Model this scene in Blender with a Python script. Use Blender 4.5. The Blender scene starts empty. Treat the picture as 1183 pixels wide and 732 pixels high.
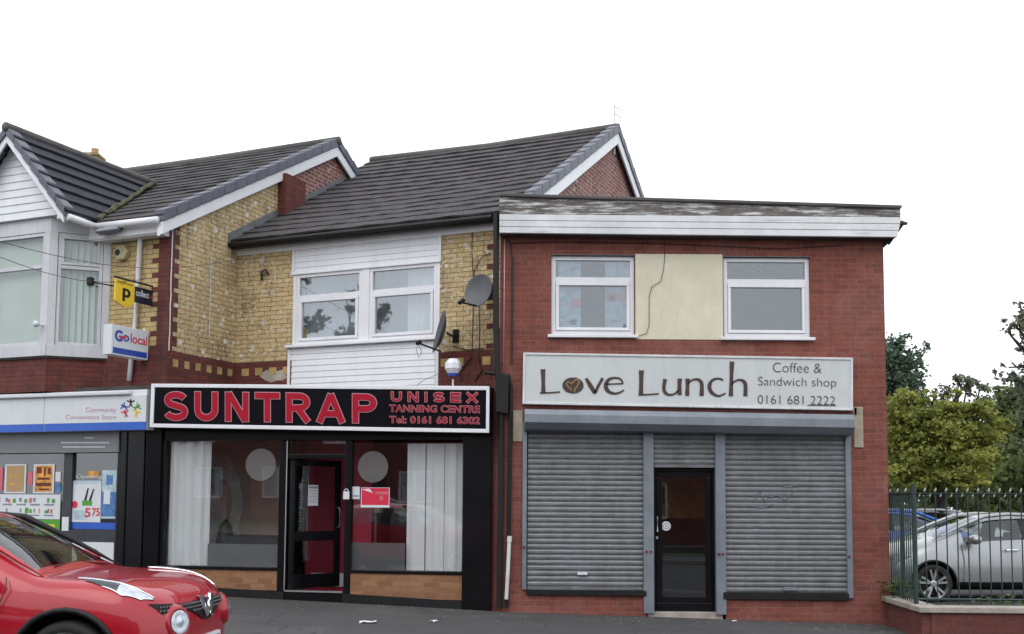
import bpy, bmesh, math, random
from math import sin, cos, tan, atan, radians, pi, sqrt
from mathutils import Vector as V, Matrix
random.seed(7)
sc = bpy.context.scene
COL = sc.collection

# ---------------------------------------------------------------- camera model
F, CX, CY = 1250.0, 591.5, 480.0
PITCH = atan(97/1250.0)
ROLL = 0.006
EYE = V((0, 0, 1.6))
RL, UL, FL = V((1, 0, 0)), V((0, -sin(PITCH), cos(PITCH))), V((0, cos(PITCH), sin(PITCH)))
RC = RL*cos(ROLL) + UL*sin(ROLL)
UC = -RL*sin(ROLL) + UL*cos(ROLL)

def ray(px, py):
    return FL + RC*((px-CX)/F) + UC*((CY-py)/F)

def at(px, py, Y):
    d = ray(px, py)
    return EYE + d*(Y/d.y)

class Plane:
    """vertical plane; u runs to the right, n points outward"""
    def __init__(s, o, u):
        s.o = V((o[0], o[1], 0)); s.u = V((u[0], u[1], 0)).normalized()
        s.n = V((s.u.y, -s.u.x, 0))
    def sz(s, px, py, d=0):
        r = ray(px, py)
        t = ((s.o + s.n*d - EYE).dot(s.n))/r.dot(s.n)
        P = EYE + r*t
        return ((P-s.o).dot(s.u), P.z)
    def p(s, a, z, d=0):
        return s.o + s.u*a + s.n*d + V((0, 0, z))
    def rect(s, x0, y0, x1, y1, d=0):
        """average rectangle from pixel box"""
        a = s.sz(x0, y0, d); b = s.sz(x1, y0, d); c = s.sz(x1, y1, d); e = s.sz(x0, y1, d)
        return ((a[0]+e[0])/2, (b[0]+c[0])/2, (c[1]+e[1])/2, (a[1]+b[1])/2)   # s0,s1,z0,z1
    def quad(s, pts, d=0):
        return [s.sz(x, y, d) for x, y in pts]

def hit(px, py, pl):   # ray/line intersection in plan
    a, z = pl.sz(px, py)
    return pl.p(a, 0)

def gz(x):
    return 0.064 - 0.0275*max(-26, min(12, x))

# ---------------------------------------------------------------- mesh builder
class MB:
    def __init__(s):
        s.v = []; s.f = []; s.m = []
    def add(s, pts, faces, m=0):
        b = len(s.v); s.v += [V(p) for p in pts]
        for f in faces:
            s.f.append([b+i for i in f]); s.m.append(m)
        return s
    def poly(s, pts, m=0):
        return s.add(pts, [list(range(len(pts)))], m)
    def hexa(s, a, b, m=0):
        """a, b: matching polygons (a front, b back)"""
        n = len(a)
        f = [list(range(n)), list(range(2*n-1, n-1, -1))]
        for i in range(n):
            j = (i+1) % n
            f.append([i, n+i, n+j, j])
        return s.add(list(a)+list(b), f, m)
    def prism(s, pl, pts, d0, d1, m=0):
        return s.hexa([pl.p(a, z, d1) for a, z in pts], [pl.p(a, z, d0) for a, z in pts], m)
    def fbox(s, pl, s0, s1, z0, z1, d0, d1, m=0):
        return s.prism(pl, [(s0, z0), (s1, z0), (s1, z1), (s0, z1)], d0, d1, m)
    def box(s, x0, x1, y0, y1, z0, z1, m=0):
        a = [(x0, y0, z0), (x1, y0, z0), (x1, y0, z1), (x0, y0, z1)]
        b = [(x0, y1, z0), (x1, y1, z0), (x1, y1, z1), (x0, y1, z1)]
        return s.hexa(a, b, m)
    def tube(s, pts, r, n=8, m=0, cap=True):
        pts = [V(p) for p in pts]
        rr = r if isinstance(r, (list, tuple)) else [r]*len(pts)
        rings = []
        up = V((0, 0, 1))
        for i, p in enumerate(pts):
            t = (pts[min(i+1, len(pts)-1)] - pts[max(i-1, 0)]).normalized()
            x = t.cross(up)
            if x.length < 0.05: x = t.cross(V((0, 1, 0)))
            x.normalize(); y = x.cross(t).normalized()
            rings.append([p + (x*cos(2*pi*k/n) + y*sin(2*pi*k/n))*rr[i] for k in range(n)])
        vs = [q for R in rings for q in R]; fs = []
        for i in range(len(rings)-1):
            for k in range(n):
                fs.append([i*n+k, i*n+(k+1) % n, (i+1)*n+(k+1) % n, (i+1)*n+k])
        if cap:
            fs.append(list(range(n-1, -1, -1))); fs.append([(len(rings)-1)*n+k for k in range(n)])
        return s.add(vs, fs, m)
    def lathe(s, c, axis, prof, n=24, m=0, ref=None, sq=1.0):
        """prof: (radius, along)"""
        c = V(c); ax = V(axis).normalized()
        x = ax.cross(ref or V((0, 0, 1)))
        if x.length < 0.05: x = ax.cross(V((0, 1, 0)))
        x.normalize(); y = x.cross(ax).normalized()
        vs = []; fs = []
        for r, h in prof:
            for k in range(n):
                vs.append(c + ax*h + (x*cos(2*pi*k/n)*sq + y*sin(2*pi*k/n))*r)
        for i in range(len(prof)-1):
            for k in range(n):
                fs.append([i*n+k, i*n+(k+1) % n, (i+1)*n+(k+1) % n, (i+1)*n+k])
        return s.add(vs, fs, m)
    def grid(s, fn, nu, nv, m=0):
        vs = [fn(i/nu, j/nv) for j in range(nv+1) for i in range(nu+1)]
        fs = [[j*(nu+1)+i, j*(nu+1)+i+1, (j+1)*(nu+1)+i+1, (j+1)*(nu+1)+i] for j in range(nv) for i in range(nu)]
        return s.add(vs, fs, m)
    def mesh(s, name, mats, off=V((0, 0, 0)), smooth=False, recalc=True):
        me = bpy.data.meshes.new(name)
        me.from_pydata([v-off for v in s.v], [], s.f)
        for mt in mats: me.materials.append(mt)
        for i, p in enumerate(me.polygons):
            p.material_index = min(s.m[i], len(mats)-1); p.use_smooth = smooth
        if recalc:
            bm = bmesh.new(); bm.from_mesh(me)
            bmesh.ops.recalc_face_normals(bm, faces=bm.faces)
            bm.to_mesh(me); bm.free()
        uvs(me, off)
        return me

def uvs(me, off):
    uv = me.uv_layers.new(name='UVMap')
    for p in me.polygons:
        n = p.normal
        if abs(n.z) > 0.9:
            t = V((1, 0, 0)); w = V((0, 1, 0))
        else:
            t = V((0, 0, 1)).cross(n).normalized()
            if t.x < 0: t = -t
            w = V((0, 0, 1)) if abs(n.z) < 0.15 else n.cross(t)
            if w.z < 0: w = -w
        for li in p.loop_indices:
            P = me.vertices[me.loops[li].vertex_index].co + off
            uv.data[li].uv = (P.dot(t), P.dot(w))

WL = {}
def thing(name, label, cat, loc=(0, 0, 0), group=None, kind=None):
    o = bpy.data.objects.new(name, None); COL.objects.link(o)
    o.location = loc; o.empty_display_size = 0.1
    o['label'] = label; o['category'] = cat
    if group: o['group'] = group
    if kind: o['kind'] = kind
    WL[o.name] = V(loc)
    return o

def islands(mb):
    par = list(range(len(mb.v)))
    def fd(i):
        while par[i] != i: par[i] = par[par[i]]; i = par[i]
        return i
    for f in mb.f:
        for i in f[1:]: par[fd(i)] = fd(f[0])
    out = {}
    for f, m in zip(mb.f, mb.m): out.setdefault(fd(f[0]), []).append((f, m))
    res = []
    for fs in out.values():
        ids = sorted({i for f, _ in fs for i in f}); mp = {a: b for b, a in enumerate(ids)}
        q = MB(); q.v = [mb.v[i] for i in ids]; q.f = [[mp[i] for i in f] for f, _ in fs]; q.m = [m for _, m in fs]; res.append(q)
    return res

def parts(mb, name, mats, parent, **k):
    for q in islands(mb): part(q, name, mats, parent, **k)

def part(mb, name, mats, parent, label=None, smooth=False, bevel=0, recalc=True):
    if not isinstance(mats, (list, tuple)): mats = [mats]
    off = WL[parent.name]
    o = bpy.data.objects.new(name, mb.mesh(name, mats, off, smooth, recalc)); COL.objects.link(o)
    o.parent = parent; WL[o.name] = off
    if label: o['label'] = label
    if bevel: bev(o, bevel)
    return o

def bev(o, w, seg=2):
    b = o.modifiers.new('bev', 'BEVEL'); b.width = w; b.segments = seg; b.limit_method = 'ANGLE'; b.angle_limit = radians(40)
    b.harden_normals = False

def solo(mb, name, mats, label, cat, group=None, smooth=False, bevel=0, kind=None, loc=None, recalc=True):
    if not isinstance(mats, (list, tuple)): mats = [mats]
    if loc is None:
        n = len(mb.v); c = sum(mb.v, V((0, 0, 0)))/n
        loc = V((c.x, c.y, min(v.z for v in mb.v)))
    o = bpy.data.objects.new(name, mb.mesh(name, mats, V(loc), smooth, recalc)); COL.objects.link(o)
    o.location = loc; WL[o.name] = V(loc)
    if kind != 'structure' or label:
        if label: o['label'] = label
        if cat: o['category'] = cat
    if group: o['group'] = group
    if kind: o['kind'] = kind
    if bevel: bev(o, bevel)
    return o

# ---------------------------------------------------------------- materials
def srgb(r, g, b):
    f = lambda c: (c/255/12.92) if c/255 <= .04045 else ((c/255+.055)/1.055)**2.4
    return (f(r), f(g), f(b), 1)

class NT:
    def __init__(s, name):
        s.mat = bpy.data.materials.new(name); s.mat.use_nodes = True
        s.t = s.mat.node_tree; s.n = s.t.nodes; s.l = s.t.links
        s.b = s.n['Principled BSDF']; s.out = s.n['Material Output']
    def new(s, typ, **kw):
        nd = s.n.new(typ)
        for k, v in kw.items():
            if k in nd.inputs.keys(): nd.inputs[k].default_value = v
            else: setattr(nd, k, v)
        return nd
    def link(s, a, b): s.l.new(a, b)
    def noise(s, vec, scale, detail=4, rough=.6):
        nd = s.n.new('ShaderNodeTexNoise'); nd.inputs['Scale'].default_value = scale
        nd.inputs['Detail'].default_value = detail; nd.inputs['Roughness'].default_value = rough
        s.link(vec, nd.inputs['Vector']); return nd.outputs['Fac']
    def ramp(s, fac, stops):
        nd = s.n.new('ShaderNodeValToRGB'); cr = nd.color_ramp
        while len(cr.elements) < len(stops): cr.elements.new(0.5)
        for e, (p, c) in zip(cr.elements, stops):
            e.position = p; e.color = c if len(c) == 4 else (*c, 1)
        s.link(fac, nd.inputs['Fac']); return nd.outputs['Color']
    def mix(s, fac, a, b, mode='MIX'):
        nd = s.n.new('ShaderNodeMix'); nd.data_type = 'RGBA'; nd.blend_type = mode
        if isinstance(fac, (int, float)): nd.inputs[0].default_value = fac
        else: s.link(fac, nd.inputs[0])
        for v, i in ((a, 6), (b, 7)):
            if isinstance(v, tuple): nd.inputs[i].default_value = v
            else: s.link(v, nd.inputs[i])
        return nd.outputs[2]
    def math(s, op, a, b=0.0, c=0.0):
        nd = s.n.new('ShaderNodeMath'); nd.operation = op
        for i, v in enumerate((a, b, c)):
            if isinstance(v, (int, float)): nd.inputs[i].default_value = v
            else: s.link(v, nd.inputs[i])
        return nd.outputs[0]
    def bump(s, h, strength=.3, dist=.01):
        nd = s.n.new('ShaderNodeBump'); nd.inputs['Strength'].default_value = strength
        nd.inputs['Distance'].default_value = dist; s.link(h, nd.inputs['Height'])
        s.link(nd.outputs['Normal'], s.b.inputs['Normal'])
    def pos(s):
        return s.new('ShaderNodeNewGeometry').outputs['Position']
    def scaled(s, vec, sc3):
        nd = s.n.new('ShaderNodeVectorMath'); nd.operation = 'MULTIPLY'
        s.link(vec, nd.inputs[0]); nd.inputs[1].default_value = sc3
        return nd.outputs[0]

BW = (0, 0, 0, 1), (1, 1, 1, 1)
def step(nt, fac, a, b):
    return nt.ramp(fac, [(a, BW[0]), (b, BW[1])])

def simple(name, col, rough=.5, metal=0, var=.12, scale=3, bump=0, spec=.5, coat=0, streak=0):
    nt = NT(name); P = nt.pos()
    c2 = tuple(max(0, min(1, x*(1-var*1.6))) for x in col[:3])+(1,)
    c1 = tuple(min(1, x*(1+var*.6)) for x in col[:3])+(1,)
    n = nt.noise(P, scale, 6, .65)
    c = nt.ramp(n, [(.3, c2), (.68, c1)])
    if streak:
        ns = nt.noise(nt.scaled(P, (6, 6, .5)), 2, 4, .7)
        dirt = step(nt, ns, .48, .75)
        c = nt.mix(nt.math('MULTIPLY', dirt, streak), c, tuple(x*.35 for x in col[:3])+(1,))
    nt.link(c, nt.b.inputs['Base Color'])
    nt.b.inputs['Roughness'].default_value = rough
    nt.b.inputs['Metallic'].default_value = metal
    nt.b.inputs['Specular IOR Level'].default_value = spec
    if coat:
        nt.b.inputs['Coat Weight'].default_value = coat; nt.b.inputs['Coat Roughness'].default_value = .03
    if bump: nt.bump(nt.noise(P, scale*14, 4, .6), bump, .004)
    return nt.mat

def brick(name, c1, c2, mort, bw=.225, rh=.075, ms=.008, white=0, dark=0, rough=.85, soft=.2, efflor=None, mottle=.3, bumps=.5, bloom=.12):
    nt = NT(name); uv = nt.new('ShaderNodeUVMap').outputs['UV']; P = nt.pos()
    # wobble
    bt = nt.new('ShaderNodeTexBrick'); bt.offset = .5
    wob = nt.new('ShaderNodeTexNoise'); wob.inputs['Scale'].default_value = 9; nt.link(uv, wob.inputs['Vector'])
    va = nt.n.new('ShaderNodeVectorMath'); va.operation = 'MULTIPLY_ADD'
    nt.link(wob.outputs['Color'], va.inputs[0]); va.inputs[1].default_value = (.006, .006, 0); nt.link(uv, va.inputs[2])
    nt.link(va.outputs[0], bt.inputs['Vector'])
    for k, v in (('Scale', 1.0), ('Mortar Size', ms), ('Mortar Smooth', soft), ('Bias', -.1), ('Brick Width', bw), ('Row Height', rh)):
        bt.inputs[k].default_value = v
    bt.inputs['Color1'].default_value = c1; bt.inputs['Color2'].default_value = c2; bt.inputs['Mortar'].default_value = mort
    c = bt.outputs['Color']
    n1 = nt.noise(P, 1.3, 6, .7)
    c = nt.mix(nt.math('MULTIPLY', step(nt, n1, .42, .7), mottle), c, tuple(x*.45 for x in c1[:3])+(1,))
    nb = nt.noise(nt.scaled(P, (.9, .9, .5)), 1.6, 6, .75)
    c = nt.mix(nt.math('MULTIPLY', step(nt, nb, .48, .8), bloom), c, tuple(min(1, x*.7+.16) for x in c1[:3])+(1,))
    ns = nt.noise(nt.scaled(P, (5, 5, .35)), 1.5, 4, .7)
    c = nt.mix(nt.math('MULTIPLY', step(nt, ns, .52, .72), bloom*1.1), c, tuple(x*.4 for x in c1[:3])+(1,))
    n2 = nt.noise(P, 26, 3, .6)
    c = nt.mix(.35, c, nt.ramp(n2, [(.3, (.35, .35, .35, 1)), (.7, (.85, .85, .85, 1))]), 'SOFT_LIGHT')
    if dark:
        n3 = nt.noise(nt.scaled(P, (1.6, 1.6, .55)), 1.7, 5, .7)
        c = nt.mix(nt.math('MULTIPLY', step(nt, n3, .52, .72), dark), c, (.018, .015, .012, 1))
    if white:
        vo = nt.n.new('ShaderNodeTexVoronoi'); vo.inputs['Scale'].default_value = 4.2
        nt.link(nt.scaled(P, (1, 1, 1.25)), vo.inputs['Vector'])
        n4 = nt.noise(P, 9, 3, .6)
        dd = nt.math('ADD', vo.outputs['Distance'], nt.math('MULTIPLY', n4, .62))
        spot = nt.ramp(dd, [(.37+white*.05, BW[1]), (.41+white*.05, BW[0])])
        n5 = nt.noise(P, .9, 2, .5)
        spot = nt.math('MULTIPLY', spot, step(nt, n5, .34, .5))
        n6 = nt.noise(nt.scaled(P, (4, 4, 8)), 3.5, 4, .7)
        spot2 = nt.math('MULTIPLY', step(nt, n6, .66-.05*white, .72-.05*white), .8)
        c = nt.mix(nt.math('MAXIMUM', spot, spot2), c, efflor or (.62, .6, .56, 1))
    nt.link(c, nt.b.inputs['Base Color'])
    nt.b.inputs['Roughness'].default_value = rough
    h = nt.math('ADD', nt.math('MULTIPLY', bt.outputs['Fac'], -1.0), nt.math('MULTIPLY', n2, .5))
    nt.bump(h, bumps, .008)
    return nt.mat

M = {}
M['white'] = simple('white_upvc', (.72, .73, .76, 1), .35, var=.05, scale=2, streak=.12)
M['white_clad'] = simple('white_cladding', (.74, .76, .80, 1), .4, var=.05, scale=1.5, streak=.14)
M['white_paint'] = simple('old_white_paint', (.62, .63, .64, 1), .6, var=.12, scale=3, streak=.35, bump=.2)
M['black'] = simple('black_gloss', (.006, .006, .0075, 1), .22, var=.3, scale=2, spec=.28)
M['black_matt'] = simple('black_matt', (.012, .012, .013, 1), .55, var=.3, scale=4, spec=.25)
M['plastic'] = simple('black_plastic', (.011, .011, .012, 1), .5, var=.2, spec=.3)
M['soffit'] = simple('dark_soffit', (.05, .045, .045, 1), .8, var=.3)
M['grey_frame'] = simple('dark_grey_frame', (.035, .038, .048, 1), .4, var=.2)
M['lead'] = simple('lead_flashing', (.13, .135, .15, 1), .6, var=.25, scale=5)
M['cream'] = None
M['stone'] = simple('cream_stone', (.38, .33, .24, 1), .8, var=.25, scale=4, bump=.3)
M['concrete'] = simple('coping_concrete', (.36, .32, .28, 1), .85, var=.25, scale=4, bump=.4)
M['galv'] = None
M['green_metal'] = simple('green_railing_paint', (.018, .042, .036, 1), .45, var=.2, scale=5)
M['tipmetal'] = simple('pale_finial_metal', (.42, .43, .42, 1), .4, var=.1)
M['grey_box'] = simple('grey_roller_box', (.17, .175, .19, 1), .5, var=.08, scale=1)
M['blue'] = simple('blue_band', (.02, .10, .48, 1), .35, var=.05)
M['signwhite'] = simple('sign_white', (.60, .63, .66, 1), .4, var=.05, scale=1.2, streak=.08)
M['lovesign'] = simple('pale_grey_sign', (.53, .555, .56, 1), .45, var=.05, scale=1.3, streak=.12)
M['brown'] = simple('dark_brown_letter', (.055, .03, .022, 1), .6, var=.2, scale=20)
M['tan'] = simple('tan_line', (.42, .27, .13, 1), .6, var=.1)
M['darktext'] = simple('dark_grey_letter', (.07, .05, .05, 1), .6, var=.1)
M['redtext'] = simple('red_letter', (.36, .008, .026, 1), .5, var=.06, spec=.15)
M['pinkline'] = simple('pink_outline', (.50, .27, .31, 1), .4, var=.05)
M['yellow'] = simple('yellow_sign', (.75, .50, .02, 1), .4, var=.05)
M['navy'] = simple('navy_sign', (.01, .012, .03, 1), .35, var=.1)
M['logoblue'] = simple('logo_blue', (.02, .06, .36, 1), .4, var=.04)
M['logored'] = simple('logo_red', (.6, .02, .06, 1), .4, var=.04)
M['pinktext'] = simple('pink_letter', (.42, .13, .24, 1), .5, var=.05)
M['green'] = simple('logo_green', (.07, .30, .03, 1), .5, var=.04)
M['purple'] = simple('logo_purple', (.06, .03, .22, 1), .5, var=.04)
M['paper'] = simple('paper', (.62, .64, .68, 1), .7, var=.05)
M['paper_grey'] = simple('grey_print', (.25, .27, .32, 1), .7, var=.3, scale=30)
M['frost'] = simple('frosted_film', (.085, .088, .092, 1), .5, var=.06)
M['disc'] = simple('frosted_disc', (.16, .155, .15, 1), .5, var=.05)
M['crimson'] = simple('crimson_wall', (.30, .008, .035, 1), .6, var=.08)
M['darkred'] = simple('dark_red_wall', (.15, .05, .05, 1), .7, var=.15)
M['beige'] = simple('beige_wall', (.50, .38, .31, 1), .7, var=.1)
M['curtain'] = simple('white_curtain', (.60, .63, .63, 1), .8, var=.04, scale=2)
M['blindc'] = simple('pale_green_blind', (.50, .54, .53, 1), .8, var=.06, scale=2)
M['floorb'] = simple('beige_floor', (.3, .24, .17, 1), .5, var=.15)
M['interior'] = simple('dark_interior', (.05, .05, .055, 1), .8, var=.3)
M['pink'] = simple('pink_paper', (.6, .12, .16, 1), .6, var=.15, scale=9)
M['paleblue'] = simple('pale_blue_paper', (.42, .55, .60, 1), .6, var=.2, scale=12)
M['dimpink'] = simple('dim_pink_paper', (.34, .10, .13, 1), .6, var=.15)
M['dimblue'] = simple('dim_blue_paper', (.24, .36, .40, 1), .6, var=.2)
M['softblue'] = simple('soft_blue_print', (.07, .20, .45, 1), .5, var=.4, scale=9)
M['dish'] = simple('grey_dish', (.09, .095, .105, 1), .5, var=.12)
M['cable'] = simple('cable', (.015, .015, .016, 1), .6, var=.1)
M['aluminium'] = simple('aluminium', (.5, .5, .5, 1), .35, metal=.8, var=.1)
M['globe'] = simple('white_globe', (.75, .76, .8, 1), .3, var=.04)
M['alarm'] = simple('cream_alarm', (.42, .38, .2, 1), .5, var=.15)
M['orange'] = simple('orange_print', (.7, .33, .06, 1), .6, var=.35, scale=9)
M['rust'] = simple('red_brown_lock', (.16, .02, .02, 1), .6, var=.3)
M['chrome'] = simple('chrome', (.8, .8, .82, 1), .12, metal=1, var=.03)
M['rubber'] = simple('tyre_rubber', (.014, .014, .014, 1), .75, var=.2, scale=8)
M['alloy'] = simple('alloy_wheel', (.45, .46, .48, 1), .3, metal=.7, var=.08)
M['seat'] = simple('car_seat', (.06, .06, .065, 1), .8, var=.2, scale=9)
M['amber'] = simple('amber_lens', (.5, .12, .02, 1), .2, var=.1)
M['reflector'] = simple('lamp_reflector', (.82, .84, .87, 1), .22, metal=.35, var=.25, scale=22)
M['tan_board'] = simple('dark_wood', (.10, .06, .04, 1), .6, var=.2)

def paint(name, col, flake=.25):
    nt = NT(name)
    nt.b.inputs['Base Color'].default_value = col
    nt.b.inputs['Metallic'].default_value = flake
    nt.b.inputs['Roughness'].default_value = .32
    nt.b.inputs['Coat Weight'].default_value = .8; nt.b.inputs['Specular IOR Level'].default_value = .3; nt.b.inputs['Coat Roughness'].default_value = .04
    P = nt.new('ShaderNodeTexCoord').outputs['Object']
    n = nt.noise(P, 3, 5, .6)
    nt.link(nt.ramp(n, [(.35, tuple(x*.9 for x in col[:3])+(1,)), (.7, col)]), nt.b.inputs['Base Color'])
    n = nt.noise(P, 5, 4, .7)
    nt.link(nt.ramp(n, [(.3, (.25,)*3), (.75, (.42,)*3)]), nt.b.inputs['Roughness'])
    return nt.mat
M['car_red'] = paint('red_car_paint', (.37, .003, .016, 1), .05)
M['car_silver'] = paint('silver_car_paint', (.34, .355, .37, 1), .5)
M['car_blue'] = paint('blue_car_paint', (.02, .12, .52, 1), .2)
M['car_white'] = paint('white_car_paint', (.7, .72, .74, 1), 0)

def glass(name, tint=(.8, .85, .85, 1), ior=1.75, rough=.015, dirty=.0, wave=.0):
    nt = NT(name); nt.n.remove(nt.b)
    ge = nt.new('ShaderNodeNewGeometry'); dt = nt.n.new('ShaderNodeVectorMath'); dt.operation = 'DOT_PRODUCT'
    nt.link(ge.outputs['Normal'], dt.inputs[0]); nt.link(ge.outputs['Incoming'], dt.inputs[1])
    f0 = ((ior-1)/(ior+1))**2
    k5 = nt.math('POWER', nt.math('SUBTRACT', 1.0, nt.math('ABSOLUTE', dt.outputs['Value'])), 5.0)
    frs = nt.math('MULTIPLY_ADD', k5, 1-f0, f0)
    tr = nt.new('ShaderNodeBsdfTransparent'); tr.inputs['Color'].default_value = tint
    gl = nt.new('ShaderNodeBsdfGlossy'); gl.inputs['Roughness'].default_value = rough
    gl.inputs['Color'].default_value = (.95, .97, 1, 1)
    if wave:
        bp = nt.new('ShaderNodeBump'); bp.inputs['Strength'].default_value = wave; bp.inputs['Distance'].default_value = .02
        nt.link(nt.noise(nt.pos(), 1.1, 1, .4), bp.inputs['Height']); nt.link(bp.outputs['Normal'], gl.inputs['Normal'])
    mx = nt.new('ShaderNodeMixShader')
    nt.link(frs, mx.inputs[0]); nt.link(tr.outputs[0], mx.inputs[1]); nt.link(gl.outputs[0], mx.inputs[2])
    res = mx.outputs[0]
    if dirty:
        df = nt.new('ShaderNodeBsdfDiffuse'); df.inputs['Color'].default_value = (.4, .42, .43, 1)
        m2 = nt.new('ShaderNodeMixShader'); nt.link(nt.math('MULTIPLY', nt.noise(nt.pos(), 2.2, 5, .7), dirty), m2.inputs[0])
        nt.link(res, m2.inputs[1]); nt.link(df.outputs[0], m2.inputs[2]); res = m2.outputs[0]
    nt.link(res, nt.out.inputs['Surface'])
    return nt.mat
M['glass'] = glass('window_glass', wave=.12)
M['glass_up'] = glass('upper_window_glass', (.85, .9, .93, 1), 1.95, dirty=.04, wave=.12)
M['glass_sky'] = glass('bright_window_glass', (.9, .93, .95, 1), 2.3, dirty=.12, wave=.12)
M['glass_shop'] = glass('shop_glass', (.98, .98, .985, 1), 1.75, wave=.04)
M['glass_bay'] = glass('bay_glass', (.93, .96, .94, 1), 1.6, wave=.1)
M['glass_car'] = glass('car_glass', (.6, .65, .62, 1), 1.8)
M['glass_lamp'] = glass('lamp_glass', (.85, .87, .9, 1), 1.5)

def m_cream():
    nt = NT('cream_render'); P = nt.pos()
    c = nt.ramp(nt.noise(P, 1.8, 6, .7), [(.35, (.56, .525, .40, 1)), (.7, (.66, .625, .50, 1))])
    c = nt.mix(nt.math('MULTIPLY', step(nt, nt.noise(nt.scaled(P, (5, 5, 1.5)), 1.6, 5, .7), .55, .8), .35), c, (.33, .30, .23, 1))
    nt.link(c, nt.b.inputs['Base Color']); nt.b.inputs['Roughness'].default_value = .85
    nt.bump(nt.noise(P, 60, 4, .6), .25, .004); return nt.mat
M['cream'] = m_cream()

def m_galv():
    nt = NT('galvanised_shutter'); P = nt.pos()
    n = nt.noise(nt.scaled(P, (1.2, 1.2, 7)), 4, 6, .7)
    c = nt.ramp(n, [(.3, (.12, .126, .137, 1)), (.55, (.18, .189, .204, 1)), (.75, (.27, .282, .30, 1))])
    n2 = nt.noise(nt.scaled(P, (3, 3, .5)), 1.2, 6, .8)
    c = nt.mix(nt.math('MULTIPLY', step(nt, n2, .42, .72), .65), c, (.085, .078, .072, 1))
    nt.link(c, nt.b.inputs['Base Color']); nt.b.inputs['Metallic'].default_value = .25
    nt.link(nt.ramp(n, [(.3, (.35,)*3), (.7, (.6,)*3)]), nt.b.inputs['Roughness'])
    return nt.mat
M['galv'] = m_galv()
M['galv_rail'] = simple('grey_blue_guide', (.20, .225, .26, 1), .45, metal=.2, var=.15, scale=3, streak=.2)

def m_felt():
    nt = NT('weathered_felt'); P = nt.pos()
    c = nt.ramp(nt.noise(P, 3, 6, .75), [(.3, (.07, .06, .058, 1)), (.6, (.15, .135, .125, 1)), (.8, (.24, .22, .2, 1))])
    n = nt.noise(nt.scaled(P, (.8, .8, 9)), 2.2, 5, .7)
    c = nt.mix(nt.math('MULTIPLY', step(nt, n, .50, .60), .85), c, (.66, .66, .65, 1))
    nt.link(c, nt.b.inputs['Base Color']); nt.b.inputs['Roughness'].default_value = .85
    nt.bump(nt.noise(P, 30, 4, .6), .4, .006); return nt.mat
M['felt'] = m_felt()

def m_fascia():
    nt = NT('peeling_fascia_paint'); P = nt.pos()
    c = nt.ramp(nt.noise(P, 2, 5, .7), [(.3, (.52, .53, .55, 1)), (.7, (.72, .73, .75, 1))])
    n = nt.noise(nt.scaled(P, (.6, .6, 26)), 1.6, 6, .75)
    c = nt.mix(nt.math('MULTIPLY', step(nt, n, .60, .66), .7), c, (.24, .22, .21, 1))
    nt.link(c, nt.b.inputs['Base Color']); nt.b.inputs['Roughness'].default_value = .6
    return nt.mat
M['fascia'] = m_fascia()

def m_tile(name, c1, c2, moss=.25):
    nt = NT(name); P = nt.pos(); uv = nt.new('ShaderNodeUVMap').outputs['UV']
    bt = nt.new('ShaderNodeTexBrick'); nt.link(uv, bt.inputs['Vector']); bt.offset = .5
    for k, v in (('Scale', 1.0), ('Mortar Size', .006), ('Mortar Smooth', .3), ('Brick Width', .30), ('Row Height', .345)):
        bt.inputs[k].default_value = v
    bt.inputs['Color1'].default_value = c1; bt.inputs['Color2'].default_value = c2; bt.inputs['Mortar'].default_value = (.015, .014, .015, 1)
    c = bt.outputs['Color']
    n = nt.noise(P, 2.3, 6, .7)
    c = nt.mix(nt.math('MULTIPLY', step(nt, n, .4, .75), .5), c, tuple(x*1.6 for x in c1[:3])+(1,))
    n2 = nt.noise(P, 7, 5, .7)
    c = nt.mix(nt.math('MULTIPLY', step(nt, n2, .6, .72), moss), c, (.12, .11, .07, 1))
    nt.link(c, nt.b.inputs['Base Color']); nt.b.inputs['Roughness'].default_value = .85; nt.b.inputs['Specular IOR Level'].default_value = .2
    nt.bump(nt.math('ADD', nt.math('MULTIPLY', bt.outputs['Fac'], -1), nt.noise(P, 45, 4, .6)), .35, .006)
    return nt.mat
M['tile'] = m_tile('brown_grey_tiles', (.050, .046, .049, 1), (.072, .066, .069, 1), .3)
M['tile_slate'] = m_tile('blue_grey_tiles', (.036, .038, .048, 1), (.044, .046, .056, 1), .1)
M['verge'] = simple('verge_cap_grey', (.095, .105, .135, 1), .5, var=.15, scale=4)
M['ridge'] = simple('ridge_tile', (.085, .075, .075, 1), .7, var=.25, scale=3)
M['moss'] = simple('mossy_valley', (.09, .085, .04, 1), .9, var=.4, scale=14, bump=.6)

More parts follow.
